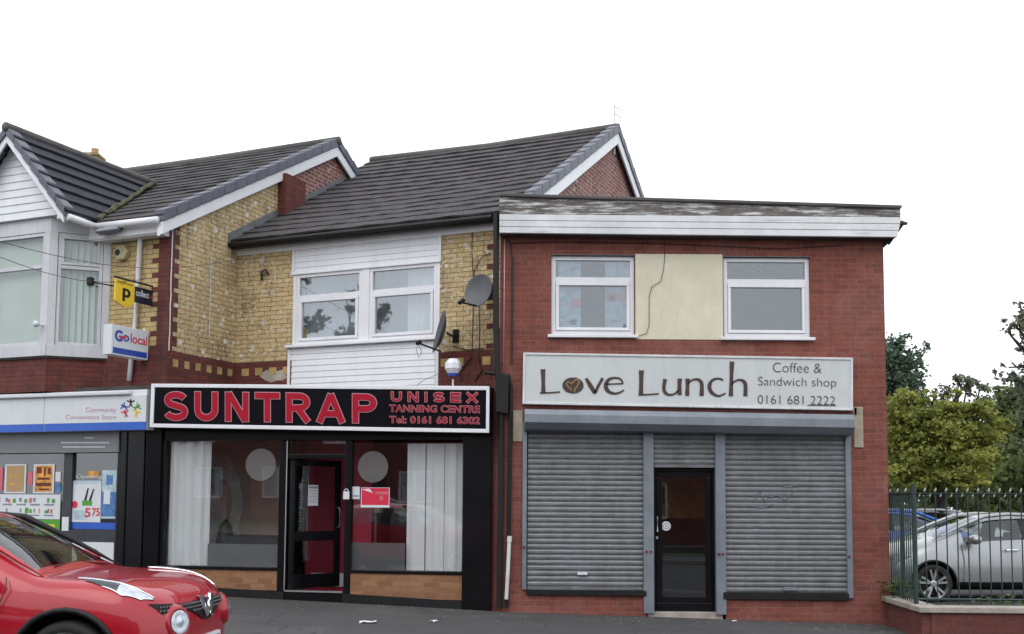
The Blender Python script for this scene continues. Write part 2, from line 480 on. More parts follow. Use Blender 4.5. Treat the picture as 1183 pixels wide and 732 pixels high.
def m_asphalt(name, base, patch=True, rough=.85):
    nt = NT(name); P = nt.pos()
    a = tuple(x*.78 for x in base)+(1,); b = tuple(x*1.25 for x in base)+(1,)
    c = nt.ramp(nt.noise(P, .8, 6, .7), [(.3, a), (.7, b)])
    sp = nt.noise(P, 70, 3, .6)
    c = nt.mix(.5, c, nt.ramp(sp, [(.3, (.25,)*3), (.72, (.8,)*3)]), 'SOFT_LIGHT')
    vo = nt.n.new('ShaderNodeTexVoronoi'); vo.inputs['Scale'].default_value = 3.1; nt.link(P, vo.inputs['Vector'])
    gum = nt.ramp(vo.outputs['Distance'], [(.05, BW[1]), (.075, BW[0])])
    gm = nt.math('MULTIPLY', gum, step(nt, nt.noise(P, 1.9, 2, .5), .5, .6))
    c = nt.mix(nt.math('MULTIPLY', gm, .6), c, (.2, .2, .19, 1))
    st = nt.noise(nt.scaled(P, (.5, 1.6, 1)), .9, 5, .7)
    c = nt.mix(nt.math('MULTIPLY', step(nt, st, .5, .7), .4), c, tuple(x*.5 for x in base)+(1,))
    vc = nt.n.new('ShaderNodeTexVoronoi'); vc.feature = 'DISTANCE_TO_EDGE'; vc.inputs['Scale'].default_value = .55
    wv = nt.n.new('ShaderNodeVectorMath'); wv.operation = 'ADD'; nt.link(P, wv.inputs[0])
    nw = nt.n.new('ShaderNodeTexNoise'); nw.inputs['Scale'].default_value = 2.5; nt.link(P, nw.inputs['Vector'])
    nt.link(nt.scaled(nw.outputs['Color'], (.5, .5, 0)), wv.inputs[1]); nt.link(wv.outputs[0], vc.inputs['Vector'])
    crk = nt.ramp(vc.outputs['Distance'], [(.004, BW[1]), (.012, BW[0])])
    c = nt.mix(nt.math('MULTIPLY', crk, .55), c, (.02, .02, .02, 1))
    vp_ = nt.n.new('ShaderNodeTexVoronoi'); vp_.distance = 'CHEBYCHEV'; vp_.inputs['Scale'].default_value = .42; nt.link(P, vp_.inputs['Vector'])
    sx_ = nt.new('ShaderNodeSeparateColor'); nt.link(vp_.outputs['Color'], sx_.inputs[0])
    c = nt.mix(nt.math('MULTIPLY', step(nt, sx_.outputs[0], .62, .64), .28), c, tuple(x*.55 for x in base)+(1,))
    nt.link(c, nt.b.inputs['Base Color']); nt.b.inputs['Roughness'].default_value = rough
    nt.bump(nt.noise(P, 110, 3, .6), .4, .005); return nt.mat
M['pavement'] = m_asphalt('pavement_asphalt', (.060, .059, .060))
M['road'] = m_asphalt('road_asphalt', (.05, .05, .052))
M['kerb'] = simple('kerb_stone', (.22, .21, .2, 1), .85, var=.2, scale=5, bump=.3)
M['grass'] = simple('verge_grass', (.05, .09, .025, 1), .9, var=.4, scale=9, bump=.6)

M['brick_red'] = brick('red_shop_brick', (.21, .058, .040, 1), (.135, .037, .029, 1), (.22, .095, .075, 1), ms=.0055, mottle=.45, soft=.4, bumps=.4, bloom=.3)
M['brick_wallred'] = brick('low_wall_brick', (.135, .036, .028, 1), (.085, .024, .021, 1), (.10, .035, .032, 1), ms=.007, mottle=.35)
M['brick_yellow'] = brick('buff_yellow_brick', (.52, .385, .18, 1), (.42, .30, .135, 1), (.15, .11, .06, 1), ms=.006, white=.15, dark=.45, mottle=.25)
M['brick_yellow_worn'] = brick('worn_yellow_brick', (.52, .39, .19, 1), (.42, .305, .145, 1), (.15, .11, .065, 1), ms=.0064, white=1.9, dark=.75, mottle=.3)
M['brick_quoin'] = brick('red_quoin_brick', (.135, .030, .022, 1), (.09, .020, .017, 1), (.05, .018, .016, 1), ms=.006, dark=.65, mottle=.45)
M['brick_gable'] = brick('weathered_gable_brick', (.22, .06, .045, 1), (.12, .04, .035, 1), (.30, .23, .20, 1), ms=.012, white=1.9, dark=.35, mottle=.4, efflor=(.44, .36, .33, 1), bloom=.3)
M['brick_tan'] = brick('tan_stallriser_brick', (.27, .13, .06, 1), (.17, .07, .035, 1), (.20, .12, .07, 1), ms=.005, mottle=.25)
M['brick_quoin_y'] = simple('yellow_block', (.42, .29, .12, 1), .85, var=.25, scale=7)

def m_leaf(name, c1, c2, c3, scale=.9):
    nt = NT(name); P = nt.pos()
    n = nt.noise(P, scale, 4, .7)
    c = nt.ramp(n, [(.3, c1), (.5, c2), (.72, c3)])
    ri = nt.new('ShaderNodeNewGeometry').outputs['Random Per Island']
    c = nt.mix(.5, c, nt.ramp(ri, [(0, (.3,)*3), (1, (.75,)*3)]), 'SOFT_LIGHT')
    nt.link(c, nt.b.inputs['Base Color']); nt.b.inputs['Roughness'].default_value = .6
    tb = nt.new('ShaderNodeBsdfTranslucent'); nt.link(c, tb.inputs['Color'])
    mx = nt.new('ShaderNodeMixShader'); mx.inputs[0].default_value = .4
    nt.link(nt.b.outputs[0], mx.inputs[1]); nt.link(tb.outputs[0], mx.inputs[2]); nt.link(mx.outputs[0], nt.out.inputs['Surface'])
    return nt.mat
M['leaf_dark'] = m_leaf('dark_leaf', (0.055, 0.087, 0.061, 1), (0.087, 0.135, 0.087, 1), (0.131, 0.186, 0.109, 1))
M['leaf_mid'] = m_leaf('mid_leaf', (0.113, 0.139, 0.035, 1), (0.227, 0.252, 0.052, 1), (0.418, 0.418, 0.086, 1))
M['leaf_olive'] = m_leaf('olive_leaf', (0.072, 0.108, 0.048, 1), (0.144, 0.188, 0.072, 1), (0.264, 0.312, 0.108, 1))
M['leaf_grey'] = m_leaf('grey_leaf', (0.105, 0.116, 0.078, 1), (0.158, 0.171, 0.115, 1), (0.228, 0.246, 0.150, 1))
M['leaf_bright'] = m_leaf('bright_leaf', (.06, .12, .02, 1), (.09, .17, .03, 1), (.14, .22, .05, 1))
M['bark'] = simple('bark', (.045, .038, .03, 1), .9, var=.3, scale=8, bump=.6)

# ---------------------------------------------------------------- text and ribbons
def text_mesh(body, offset=0.0, spacing=1.0):
    cu = bpy.data.curves.new('txt', 'FONT'); cu.body = body; cu.offset = offset; cu.space_character = spacing
    cu.resolution_u = 6
    ob = bpy.data.objects.new('txt', cu); COL.objects.link(ob)
    dg = bpy.context.evaluated_depsgraph_get(); dg.update()
    me = bpy.data.meshes.new_from_object(ob.evaluated_get(dg))
    bpy.data.objects.remove(ob)
    vs = [v.co.copy() for v in me.vertices]; fs = [list(p.vertices) for p in me.polygons]
    bpy.data.meshes.remove(me)
    return vs, fs

def letters(mb, body, quad, d, pl, offset=0.0, m=0, spacing=1.0, ref=None, thick=.004):
    """fit the text into quad = [(s,z) bl, br, tr, tl] on plane pl at distance d; ref: offset whose bounds are fitted"""
    vs, fs = text_mesh(body, offset, spacing)
    rv = vs if ref is None else text_mesh(body, ref, spacing)[0]
    x0, x1 = min(v.x for v in rv), max(v.x for v in rv); y0, y1 = min(v.y for v in rv), max(v.y for v in rv)
    bl, br, tr, tl = [V((a, b)) for a, b in quad]
    pts = []
    for v in vs:
        a = (v.x-x0)/(x1-x0); b = (v.y-y0)/(y1-y0)
        q = bl*(1-a)*(1-b) + br*a*(1-b) + tr*a*b + tl*(1-a)*b
        pts.append(pl.p(q.x, q.y, d))
    mb.add(pts, fs, m)
    mb.add([p - pl.n*thick for p in pts], fs, m)
    return mb

def pq(pl, x0, y0, x1, y1, d, slope=0.0):
    """pixel box -> quad bl, br, tr, tl; y values given at the left side, slope in px/px"""
    k = (x1-x0)*slope
    return [pl.sz(x0, y1, d), pl.sz(x1, y1+k, d), pl.sz(x1, y0+k, d), pl.sz(x0, y0, d)]

def ribbon(mb, pl, pix, w, d, m=0, px2m=None, sub=4, ends=True):
    """smooth stroke through pixel points; w px (list or number)"""
    P = [pl.sz(x, y, d) for x, y in pix]
    W = [(x if isinstance(w, (list, tuple)) else w) for x in (w if isinstance(w, (list, tuple)) else [w]*len(P))]
    k = px2m or 0.012
    pts = []; ws = []
    n = len(P)
    for i in range(n-1):
        p0 = V(P[max(i-1, 0)]); p1 = V(P[i]); p2 = V(P[i+1]); p3 = V(P[min(i+2, n-1)])
        for t in range(sub):
            q = t/sub
            pts.append(0.5*((2*p1)+(-p0+p2)*q+(2*p0-5*p1+4*p2-p3)*q*q+(-p0+3*p1-3*p2+p3)*q**3))
            ws.append(W[i]*(1-q)+W[i+1]*q)
    pts.append(V(P[-1])); ws.append(W[-1])
    A = []; B = []
    for i, p in enumerate(pts):
        t = (pts[min(i+1, len(pts)-1)]-pts[max(i-1, 0)]).normalized()
        nn = V((-t.y, t.x))*(ws[i]*k/2*(1+random.uniform(-.06, .06)))
        A.append(p+nn); B.append(p-nn)
    vs = [pl.p(a.x, a.y, d) for a in A]+[pl.p(b.x, b.y, d) for b in B]
    N = len(A)
    mb.add(vs, [[i, i+1, N+i+1, N+i] for i in range(N-1)], m)
    mb.add([v-pl.n*.003 for v in vs], [[i, i+1, N+i+1, N+i] for i in range(N-1)], m)
    return mb

def disc(mb, pl, c, r, d0, d1, m=0, n=28, rz=None):
    rz = rz or r
    pts = [(c[0]+r*cos(2*pi*k/n), c[1]+rz*sin(2*pi*k/n)) for k in range(n)]
    return mb.prism(pl, pts, d0, d1, m)

# ---------------------------------------------------------------- site layout
AL = radians(23)
TU = (cos(AL), -sin(AL)); TN = (sin(AL), cos(AL))
RP = Plane((0, 15.0), (1, 0))                                   # front of the right-hand shop
_t = Plane(at(572, 577, 15.9)[:2], TU)
Cc = hit(270, 500, _t)
TW2 = Plane(Cc[:2], TU)                                          # recessed upper front of the tanning shop
_g = Plane(Cc[:2], TN)
C1 = hit(190, 500, _g)
G1 = Plane(C1[:2], TN)                                           # side (gable) wall of the corner terrace
LC = (Cc-C1).length
TW1 = Plane(C1[:2], TU)                                          # front of the left terrace house
P0s = TW2.sz(572, 400)[0]
QS = P0s + .29
Qp = TW2.p(QS, 0)
G2 = Plane(Qp[:2], TN)
SA = at(170, 577, 16.05); SB = at(567, 577, 15.08)
SP = Plane(SA[:2], (SB-SA)[:2])                                  # tanning shop front
SLEN = (SB-SA).xy.length
GA = radians(20)
GP = Plane(SA[:2], (cos(GA), -sin(GA)))                          # convenience store front (s negative)
ap1 = G1.sz(385, 167); ap2 = G2.sz(707, 152)
HD = 4.71
zE1 = TW1.sz(190, 247, .0)[1] ; zE2 = TW2.sz(570, 245, .0)[1]
zR1 = ap1[1]; zR2 = ap2[1]
print('LC', LC, 'ap1', ap1, 'ap2', ap2, 'eaves', zE1, zE2, 'QS', QS, 'SLEN', SLEN, 'C1', C1, 'Cc', Cc, 'SA', SA)
k1 = (zR1-zE1)/ap1[0]; k2 = (zR2-zE2)/ap2[0]
HD1, HD2 = ap1[0], ap2[0]
print('k', k1, k2, HD1, HD2)

# ---------------------------------------------------------------- ground
def sheet(name, x0, x1, y0, y1, dz, mat, nx=24, ny=1, label=None):
    mb = MB()
    mb.grid(lambda a, b: V((x0+(x1-x0)*a, y0+(y1-y0)*b, gz(x0+(x1-x0)*a)+dz)), nx, ny)
    o = solo(mb, name, mat, None, None, kind='structure', loc=(0, 0, 0), recalc=False)
    return o
sheet('ground', -220, 220, -150, 260, -.17, M['grass'], 60)
sheet('road', -200, 200, -.2, 10.6, -.13, M['road'], 60)
sheet('far_pavement', -200, 200, -3.2, -.35, -.02, M['pavement'], 60)
sheet('pavement', -200, 60, 10.75, 18.5, 0, M['pavement'], 60)
mb = MB()
mb.grid(lambda a, b: V((5.25+30*a, 14.4+34*b, -.055)), 4, 4)
solo(mb, 'tarmac_ground', M['road'], None, None, kind='structure', loc=(0, 0, 0), recalc=False)
for nm, y0, y1 in (('kerb', 10.6, 10.75), ('far_kerb', -.35, -.2)):
    mb = MB(); x = -60
    while x < 50:
        mb.box(x, x+.90, y0, y1, 0, .14); b = len(mb.v)-8
        for v in mb.v[b:]: v.z += gz(v.x)-.135
        x += .915
    solo(mb, nm, M['kerb'], None, None, kind='structure', loc=(0, 0, 0), bevel=.012)

# ---------------------------------------------------------------- generic pieces
def wall(mb, pl, s0, s1, z0, z1, holes, depth=.12, d=0, m=0, topf=None):
    """front sheet with rectangular holes and reveals"""
    S = sorted(set([s0, s1]+[h for H in holes for h in H[:2]]))
    Z = sorted(set([z0, z1]+[h for H in holes for h in H[2:]]))
    for i in range(len(S)-1):
        for j in range(len(Z)-1):
            cs, cz = (S[i]+S[i+1])/2, (Z[j]+Z[j+1])/2
            if any(h[0] < cs < h[1] and h[2] < cz < h[3] for h in holes): continue
            mb.poly([pl.p(S[i], Z[j], d), pl.p(S[i+1], Z[j], d), pl.p(S[i+1], Z[j+1], d), pl.p(S[i], Z[j+1], d)], m)
    for h in holes:
        a, b, c, e = h
        mb.poly([pl.p(a, c, d), pl.p(a, e, d), pl.p(a, e, d-depth), pl.p(a, c, d-depth)], m)
        mb.poly([pl.p(b, c, d), pl.p(b, c, d-depth), pl.p(b, e, d-depth), pl.p(b, e, d)], m)
        mb.poly([pl.p(a, e, d), pl.p(b, e, d), pl.p(b, e, d-depth), pl.p(a, e, d-depth)], m)
        mb.poly([pl.p(a, c, d), pl.p(a, c, d-depth), pl.p(b, c, d-depth), pl.p(b, c, d)], m)
    return mb

def frame_ring(mb, pl, s0, s1, z0, z1, w, d0, d1, m=0):
    mb.fbox(pl, s0, s1, z0, z0+w, d0, d1, m); mb.fbox(pl, s0, s1, z1-w, z1, d0, d1, m)
    mb.fbox(pl, s0, s0+w, z0+w, z1-w, d0, d1, m); mb.fbox(pl, s1-w, s1, z0+w, z1-w, d0, d1, m)

def upvc_window(parent, pl, s0, s1, z0, z1, d, transom=.36, sill=True, gl='glass_up', label=None, w=.055, openw=.05, transom_at=None):
    """top light over opening casement"""
    mb = MB(); frame_ring(mb, pl, s0, s1, z0, z1, w, d-.07, d)
    zt = z1 - (z1-z0)*transom
    mb.fbox(pl, s0+w, s1-w, zt-w*.6, zt+w*.6, d-.07, d-.002)
    win = part(mb, 'window', M['white'], parent, label=label, bevel=.005)
    mb = MB(); frame_ring(mb, pl, s0+w+.003, s1-w-.003, z0+w+.003, zt-w*.6-.003, openw, d-.05, d+.014)
    part(mb, 'frame', M['white'], win, bevel=.006)
    mb = MB(); a = s0+w+openw; b = s1-w-openw
    mb.fbox(pl, a, b, z0+w+openw, zt-w*.6-openw, d-.03, d-.022)
    mb.fbox(pl, s0+w, s1-w, zt+w*.6, z1-w, d-.04, d-.032)
    part(mb, 'pane', M[gl], win)
    if sill:
        mb = MB(); mb.fbox(pl, s0-.05, s1+.05, z0-.045, z0-.003, d-.07, d+.10)
        part(mb, 'sill', M['white'], win, bevel=.006)
    return win

def roof_slope(mb, e0, e1, r0, r1, n, th=.035, nu=20, m=0, jit=.010, sag=0.0):
    e0, e1, r0, r1 = map(V, (e0, e1, r0, r1))
    nrm = (e1-e0).cross(r0-e0).normalized()
    if nrm.z < 0: nrm = -nrm
    for k in range(n):
        lo = []; hi = []
        for i in range(nu+1):
            t = i/nu
            a = e0.lerp(e1, t); b = r0.lerp(r1, t)
            j = random.uniform(-jit, jit)
            sg = -sag*sin(pi*t)*sin(pi*min(1, (k+.5)/n))
            lo.append(a.lerp(b, k/n)+nrm*(th+j*.4)+V((0, 0, j*.5+sg)))
            hi.append(a.lerp(b, (k+1.08)/n)+nrm*(.004)+V((0, 0, sg)))
        N = nu+1
        bt = [p-nrm*(th*1.0) for p in lo]
        mb.add(lo+hi, [[i, i+1, N+i+1, N+i] for i in range(nu)], m)
        mb.add([p.copy() for p in lo]+bt, [[i, i+1, N+i+1, N+i] for i in range(nu)], m)
    return mb

def cladding(mb, pl, quad, n, d0, depth=.02, m=0):
    """horizontal shiplap boards inside a quad bl,br,tr,tl"""
    bl, br, tr, tl = [V(q) for q in quad]
    for k in range(n):
        a = k/n; b = (k+1)/n
        q = [bl.lerp(tl, a), br.lerp(tr, a), br.lerp(tr, b), bl.lerp(tl, b)]
        f = [pl.p(q[0].x, q[0].y, d0+depth), pl.p(q[1].x, q[1].y, d0+depth), pl.p(q[2].x, q[2].y-.012, d0+depth*.35), pl.p(q[3].x, q[3].y-.012, d0+depth*.35)]
        mb.poly(f, m)
        mb.poly([f[3], f[2], pl.p(q[2].x, q[2].y, d0), pl.p(q[3].x, q[3].y, d0)], m)
        mb.poly([pl.p(q[0].x, q[0].y, d0), pl.p(q[1].x, q[1].y, d0), f[1], f[0]], m)
    return mb

def pitched(pl_front, s_from, s_to, zE, k, d0, d1):
    pass

# ================================================================ TERRACE: left house (unit 1)
H1 = thing('terrace_house', 'yellow and red brick terrace house with white bay window above the convenience store', 'house', (C1.x, C1.y, gz(C1.x)))
SL = -7.0                                    # left end, outside the picture
zb1 = 2.9
zTopF = 3.16
# side wall (gable) polygons: yellow up to the pier, red beyond
sP = G1.sz(320, 300)[0]
def zroof1(s): return zE1 + k1*s if s <= HD1 else zR1 - k1*(s-HD1)
mb = MB()
mb.poly([G1.p(0, 3.05), G1.p(LC+.3, 3.05), G1.p(LC+.3, zroof1(LC+.3)-.05), G1.p(0, zroof1(0)-.05)], 0)
mb.poly([G1.p(LC+.3, 3.05), G1.p(sP, 3.05), G1.p(sP, zroof1(sP)-.05), G1.p(LC+.3, zroof1(LC+.3)-.05)], 0)
mb.poly([G1.p(sP, 3), G1.p(2*HD1, 3), G1.p(2*HD1, zroof1(2*HD1)-.05), G1.p(HD1, zR1-.05), G1.p(sP, zroof1(sP)-.05)], 1)
part(mb, 'gable_wall', [M['brick_yellow_worn'], M['brick_gable']], H1, label='side wall of yellow brick, upper gable red', recalc=False)
mb = MB()   # red brick pier rising beside the yellow brick
mb.fbox(G1, sP-.02, sP+.58, 4.6, zroof1(sP)-.12, 0, .17)
part(mb, 'chimney_breast', M['brick_quoin'], H1, label='red brick pier on the side wall')
# bay geometry numbers
sW = TW1.sz(124, 420)[0]                     # where the bay meets the wall
bw = .62
sF = sW - bw                                 # front corner of the bay (45 deg)
FP = Plane(TW1.p(0, 0, bw)[:2], TU)          # plane of the bay front, same s
mb = MB()
wall(mb, TW1, SL, 0, 2.6, zE1+.02, [(2*FP.sz(8, 152, .28)[0]-sW+.02, sW-.02, 3.9, zE1-.15)], .1, 0)
part(mb, 'front_wall', M['brick_yellow'], H1, recalc=False)
mb = MB()    # rear and left walls close the shell
a, b = TW1.p(SL, 0, 0), TW1.p(SL, 0, -2*HD1); c = G1.p(2*HD1, 0)
mb.poly([a, b, b+V((0, 0, zE1)), TW1.p(SL, zR1-.05, -HD1), a+V((0, 0, zE1))])
mb.poly([b, c, c+V((0, 0, zE1)), b+V((0, 0, zE1))])
part(mb, 'rear_wall', M['brick_gable'], H1)
# quoins: toothed red brick at the corner, both faces
mb = MB(); z = 3.6; i = 0
while z < zE1-.12:
    w = .21 if i % 2 else .33
    h = .225 if True else .15
    w2 = .23 if i % 2 else .12
    zt = min(z+(.15 if i % 2 else .075), zE1-.05)
    mb.fbox(TW1, -w, 0.004, z, zt, -.02, .004)
    mb.fbox(G1, 0, w2*.9, z, zt, -.02, .005)
    z = zt; i += 1
part(mb, 'quoin', M['brick_quoin'], H1)
# red string band with buff blocks on front and side
zs = G1.sz(195, 405)[1]; zsb = G1.sz(195, 436)[1]
mb = MB(); mb.fbox(G1, 0.003, LC, zsb-.4, zs, -.02, .012); mb.fbox(TW1, sW-.15, 0.015, zsb-.4, zs, -.02, .014)
mb.fbox(TW2, 0.0, TW2.sz(337, 420)[0], zsb-.4, zs, -.02, .010)
parts(mb, 'string_course', M['brick_quoin'], H1, label='red brick band')
mb = MB()
n = 6
for i in range(n):
    s = .12+(LC-.15)*i/(n-.3)
    mb.fbox(G1, s, s+.115, zs-.23, zs-.115, 0, .018)
for i in range(6):
    s = .14+i*.27
    if s < TW2.sz(335, 420)[0]-.1: mb.fbox(TW2, s, s+.14, zs-.22, zs-.10, 0, .018)
parts(mb, 'buff_block', M['brick_quoin_y'], H1, label='row of buff blocks in the red band')
# roof
OH = .30
mb = MB()
roof_slope(mb, TW1.p(SL, zE1-k1*OH+.05, OH), TW1.p(.12, zE1-k1*OH+.05, OH), TW1.p(SL, zR1+.05, -HD1), TW1.p(.12, zR1+.05, -HD1), 16, nu=26, sag=.03, th=.028)
mb.poly([TW1.p(SL, zR1+.05, -HD1), TW1.p(.12, zR1+.05, -HD1), TW1.p(.12, zE1-.1, -2*HD1-.2), TW1.p(SL, zE1-.1, -2*HD1-.2)])
rf = part(mb, 'roof', M['tile'], H1, recalc=False)
def verge_line(pl, s0, z0, s1, z1, n, d0=-.06, d1=.13, h=.17, top=.09, base=None):
    mb = MB(); a = V((s0, z0)); b = V((s1, z1)); 
    for i in range(n):
        p = a.lerp(b, i/n); q = a.lerp(b, (i+.97)/n)
        mb.prism(pl, [(p.x, p.y-h+top), (q.x, q.y-h+top-.012), (q.x, q.y+top-.012), (p.x, p.y+top+.014)], d0, d1)
    return mb
mb = verge_line(G1, -OH, zE1-k1*OH+.04, HD1, zR1+.04, 17)
mb2 = verge_line(G1, HD1, zR1+.04, 2*HD1+.2, zE1-.06, 17); mb.add(mb2.v, mb2.f)
part(mb, 'verge_cap', M['verge'], rf, bevel=.012)
def barge(pl, s0, z0, s1, z1, h, d0, d1):
    mb = MB(); mb.prism(pl, [(s0, z0-h), (s1, z1-h), (s1, z1), (s0, z0)], d0, d1); return mb
mb = barge(G1, -OH, zE1-k1*OH-.05, HD1, zR1-.05, .19, .06, .10)
mb.prism(G1, [(HD1, zR1-.24), (2*HD1+.2, zE1-.33), (2*HD1+.2, zE1-.13), (HD1, zR1-.05)], .06, .10)
mb.prism(G1, [(-OH, zE1-k1*OH-.26), (.02, zE1-.2), (.02, zE1-.06), (-OH, zE1-k1*OH-.06)], 0.0, .058)
part(mb, 'bargeboard', M['white'], H1, bevel=.006)
mb = MB(); mb.tube([TW1.p(SL, zR1+.06, -HD1), TW1.p(-3, zR1+.04, -HD1), TW1.p(.14, zR1+.06, -HD1)], .085, 10)
part(mb, 'ridge_tile', M['ridge'], rf, smooth=True)
# flashing where the neighbour roof meets this wall
mb = MB()
zE2e = zE2
def zr2(s): return zE2 + k2*(s-LC)
sx = (zR1+k1*HD1-zE2+k2*LC)/(k1+k2)-.35
mb.prism(G1, [(LC-.28, zr2(LC-.28)+.04), (sx, zr2(sx)+.04), (sx, zr2(sx)+.14), (LC-.28, zr2(LC-.28)+.2)], 0, .02)
part(mb, 'flashing', M['lead'], H1)
# white gutter, fascia and downpipe
mb = MB()
mb.fbox(TW1, sW-.3, -.02, zE1-k1*OH-.2, zE1-k1*OH-.02, 0, OH-.1)
mb.fbox(TW1, sW-.3, 0.0, zE1-k1*OH-.18, zE1-k1*OH+.0, OH-.1, OH-.07)
part(mb, 'eaves_board', M['white'], H1)
gq = [TW1.p(sW-.05, zE1-k1*OH-.05, OH), TW1.p(.02, zE1-k1*OH-.045, OH)]
# ---- bay with gable
apx = FP.sz(8, 152, .28)
eR = FP.sz(70, 240, .28)
sC = apx[0]; hw = eR[0]-sC; zA = apx[1]; zV = eR[1]; kb = (zA-zV)/hw
print('bay', sC, hw, zA, zV, kb, 'sF', sF, 'sW', sW)
zBs = FP.sz(30, 412)[1]                      # underside of the sill
zBh = FP.sz(52, 268)[1]                      # head of glazing
zBt = zV - .02
sFl = 2*sC - sF; sWl = 2*sC - sW
fc = [TW1.p(sWl, 0), FP.p(sFl, 0), FP.p(sF, 0), TW1.p(sW, 0)]
bay_planes = []
for a, b in zip(fc[:-1], fc[1:]):
    bay_planes.append((Plane(a[:2], (b-a)[:2]), (b-a).length))
BW_ = thing  # (alias unused)
BAY = None
mb = MB()
for pl, L in bay_planes:
    mb.fbox(pl, 0, L, zBs, zBs+.17, -.05, .02)
    mb.fbox(pl, 0, L, zBh, zBt, -.05, 0.0)
    mb.fbox(pl, 0.0, .11, zBs+.17, zBh, -.05, .008); mb.fbox(pl, L-.11, L, zBs+.17, zBh, -.05, .008)
M['bay_white'] = simple('bay_off_white', (.56, .57, .60, 1), .45, var=.08, scale=2, streak=.25)
BAY = part(mb, 'bay_window', M['bay_white'], H1, bevel=.004)
for i, (pl, L) in enumerate(bay_planes):
    z0, z1 = zBs+.175, zBh-.005
    s0, s1 = .115, L-.115
    w = .05; zt = z1-(z1-z0)*.30
    mb = MB()
    frame_ring(mb, pl, s0, s1, z0, z1, w, -.07, -.01)
    mb.fbox(pl, s0+w, s1-w, zt-.03, zt+.03, -.07, -.012)
    if i != 1:
        frame_ring(mb, pl, s0+w, s1-w, zt+.032, z1-w-.002, .035, -.05, .004)
    part(mb, 'frame', M['bay_white'], BAY, bevel=.005)
    mb = MB(); mb.fbox(pl, s0+w, s1-w, z0+w, zt-.03, -.05, -.043); mb.fbox(pl, s0+w, s1-w, zt+.03, z1-w, -.05, -.043)
    part(mb, 'pane', M['glass_bay'], BAY)
    # vertical blind inside
    mb = MB(); n = max(6, int((s1-s0)/.085))
    for k in range(n):
        c = s0+(s1-s0)*(k+.5)/n
        da, db = (-.12, -.15) if i == 1 else (-.16, -.12)
        mb.poly([pl.p(c-.045, z0, da), pl.p(c+.045, z0, db), pl.p(c+.045, z1, db), pl.p(c-.045, z1, da)])
    lab = ['pale vertical blind in the left face of the bay', 'pale vertical blind in the front face of the white bay', 'pale green vertical blind in the angled side face of the bay'][i]
    if i: solo(mb, 'window_blind', M['blindc'] if 'blindc' in M else M['curtain'], lab, 'blind', recalc=False)
# soffit of bay and floor
mb = MB(); mb.hexa([fc[0]+V((0, 0, zBs)), fc[1]+V((0, 0, zBs)), fc[2]+V((0, 0, zBs)), fc[3]+V((0, 0, zBs))],
                   [p+V((0, 0, zBs-.03)) for p in fc])
mb.hexa([p+V((0, 0, zBt)) for p in fc], [p+V((0, 0, zBt+.03)) for p in fc])
part(mb, 'bay_floor', M['soffit'], BAY)
mb = MB()        # red brick skirt below the bay
for pl, L in bay_planes: mb.fbox(pl, 0, L, 3.2, zBs-.03, -.1, -.03)
part(mb, 'bay_skirt', M['brick_quoin'], H1, label='red brick below the white bay')
# gable above the bay
GPl = Plane(FP.p(0, 0, .05)[:2], TU)
mb = MB()
n = 11
for k in range(n):
    z0 = zBt+.0+(zA-zBt)*k/n; z1 = zBt+(zA-zBt)*(k+1)/n
    w0 = hw*(1-k/n); w1 = hw*(1-(k+1)/n)
    mb.poly([GPl.p(sC-w0, z0, .02), GPl.p(sC+w0, z0, .02), GPl.p(sC+w1, z1-.01, .006), GPl.p(sC-w1, z1-.01, .006)])
    mb.poly([GPl.p(sC-w1, z1-.01, .006), GPl.p(sC+w1, z1-.01, .006), GPl.p(sC+w1, z1, .02), GPl.p(sC-w1, z1, .02)])
mb.poly([GPl.p(sC-hw, zBt, .02), GPl.p(sC-hw, zBt, -.9), GPl.p(sC+hw, zBt, -.9), GPl.p(sC+hw, zBt, .02)])
part(mb, 'bay_gable', M['white_clad'], H1, label='white boarded gable over the bay')
oh = .23
mb = MB()
for sg in (-1, 1):
    a = [(sC, zA+.02), (sC+sg*(hw+.06), zV-kb*.06+.02), (sC+sg*(hw+.06), zV-kb*.06-.16), (sC, zA-.17)]
    if sg < 0: a = a[::-1]
    mb.prism(GPl, a, oh-.03, oh)
    mb.prism(GPl, [(sC+sg*(hw+.06), zV-.15), (sC+sg*(hw-.1), zV-.15), (sC+sg*(hw-.1), zV+.06), (sC+sg*(hw+.06), zV-.07)][::sg], 0.02, oh-.03)
bb = part(mb, 'bay_bargeboard', M['white'], H1, bevel=.006)
# bay roof right and left slopes, running back into the main roof
def s_hit(z): return (z-(zE1+.05))/k1          # distance behind the wall where the main roof has height z
def BR(s, z, inn): return TW1.p(s, z, -inn)
f0 = -(bw+.05+oh+.02)                          # inward coordinate of the verge
mb = MB()
for sg in (1, -1):
    e_out = sC+sg*(hw+.1); ze = zV-kb*.1
    roof_slope(mb, BR(e_out, ze+.05, f0), BR(e_out, ze+.05, max(s_hit(ze), -OH+.02)), BR(sC, zA+.06, f0), BR(sC, zA+.06, s_hit(zA)+.1), 7, th=.05, nu=8, jit=.006)
br = part(mb, 'bay_roof', M['tile_slate'], H1, label='blue grey tiled roof of the bay', recalc=False)
GV = Plane(GPl.p(0, 0, oh+.0)[:2], TU)
mb = MB()
for sg in (1, -1):
    n = 7
    for i in range(n):
        p = V((sC, zA+.05)).lerp(V((sC+sg*(hw+.1), zV-kb*.1+.05)), i/n); q = V((sC, zA+.05)).lerp(V((sC+sg*(hw+.1), zV-kb*.1+.05)), (i+.97)/n)
        a = [(p.x, p.y-.1), (q.x, q.y-.07), (q.x, q.y+.085), (p.x, p.y+.05)]
        if sg < 0: a = a[::-1]
        mb.prism(GV, a, -.17, .03)
part(mb, 'verge_cap', M['verge'], br, bevel=.01)
mb = MB(); mb.tube([BR(sC, zA+.07, f0-.02), BR(sC, zA+.07, s_hit(zA)+.1)], .075, 10)
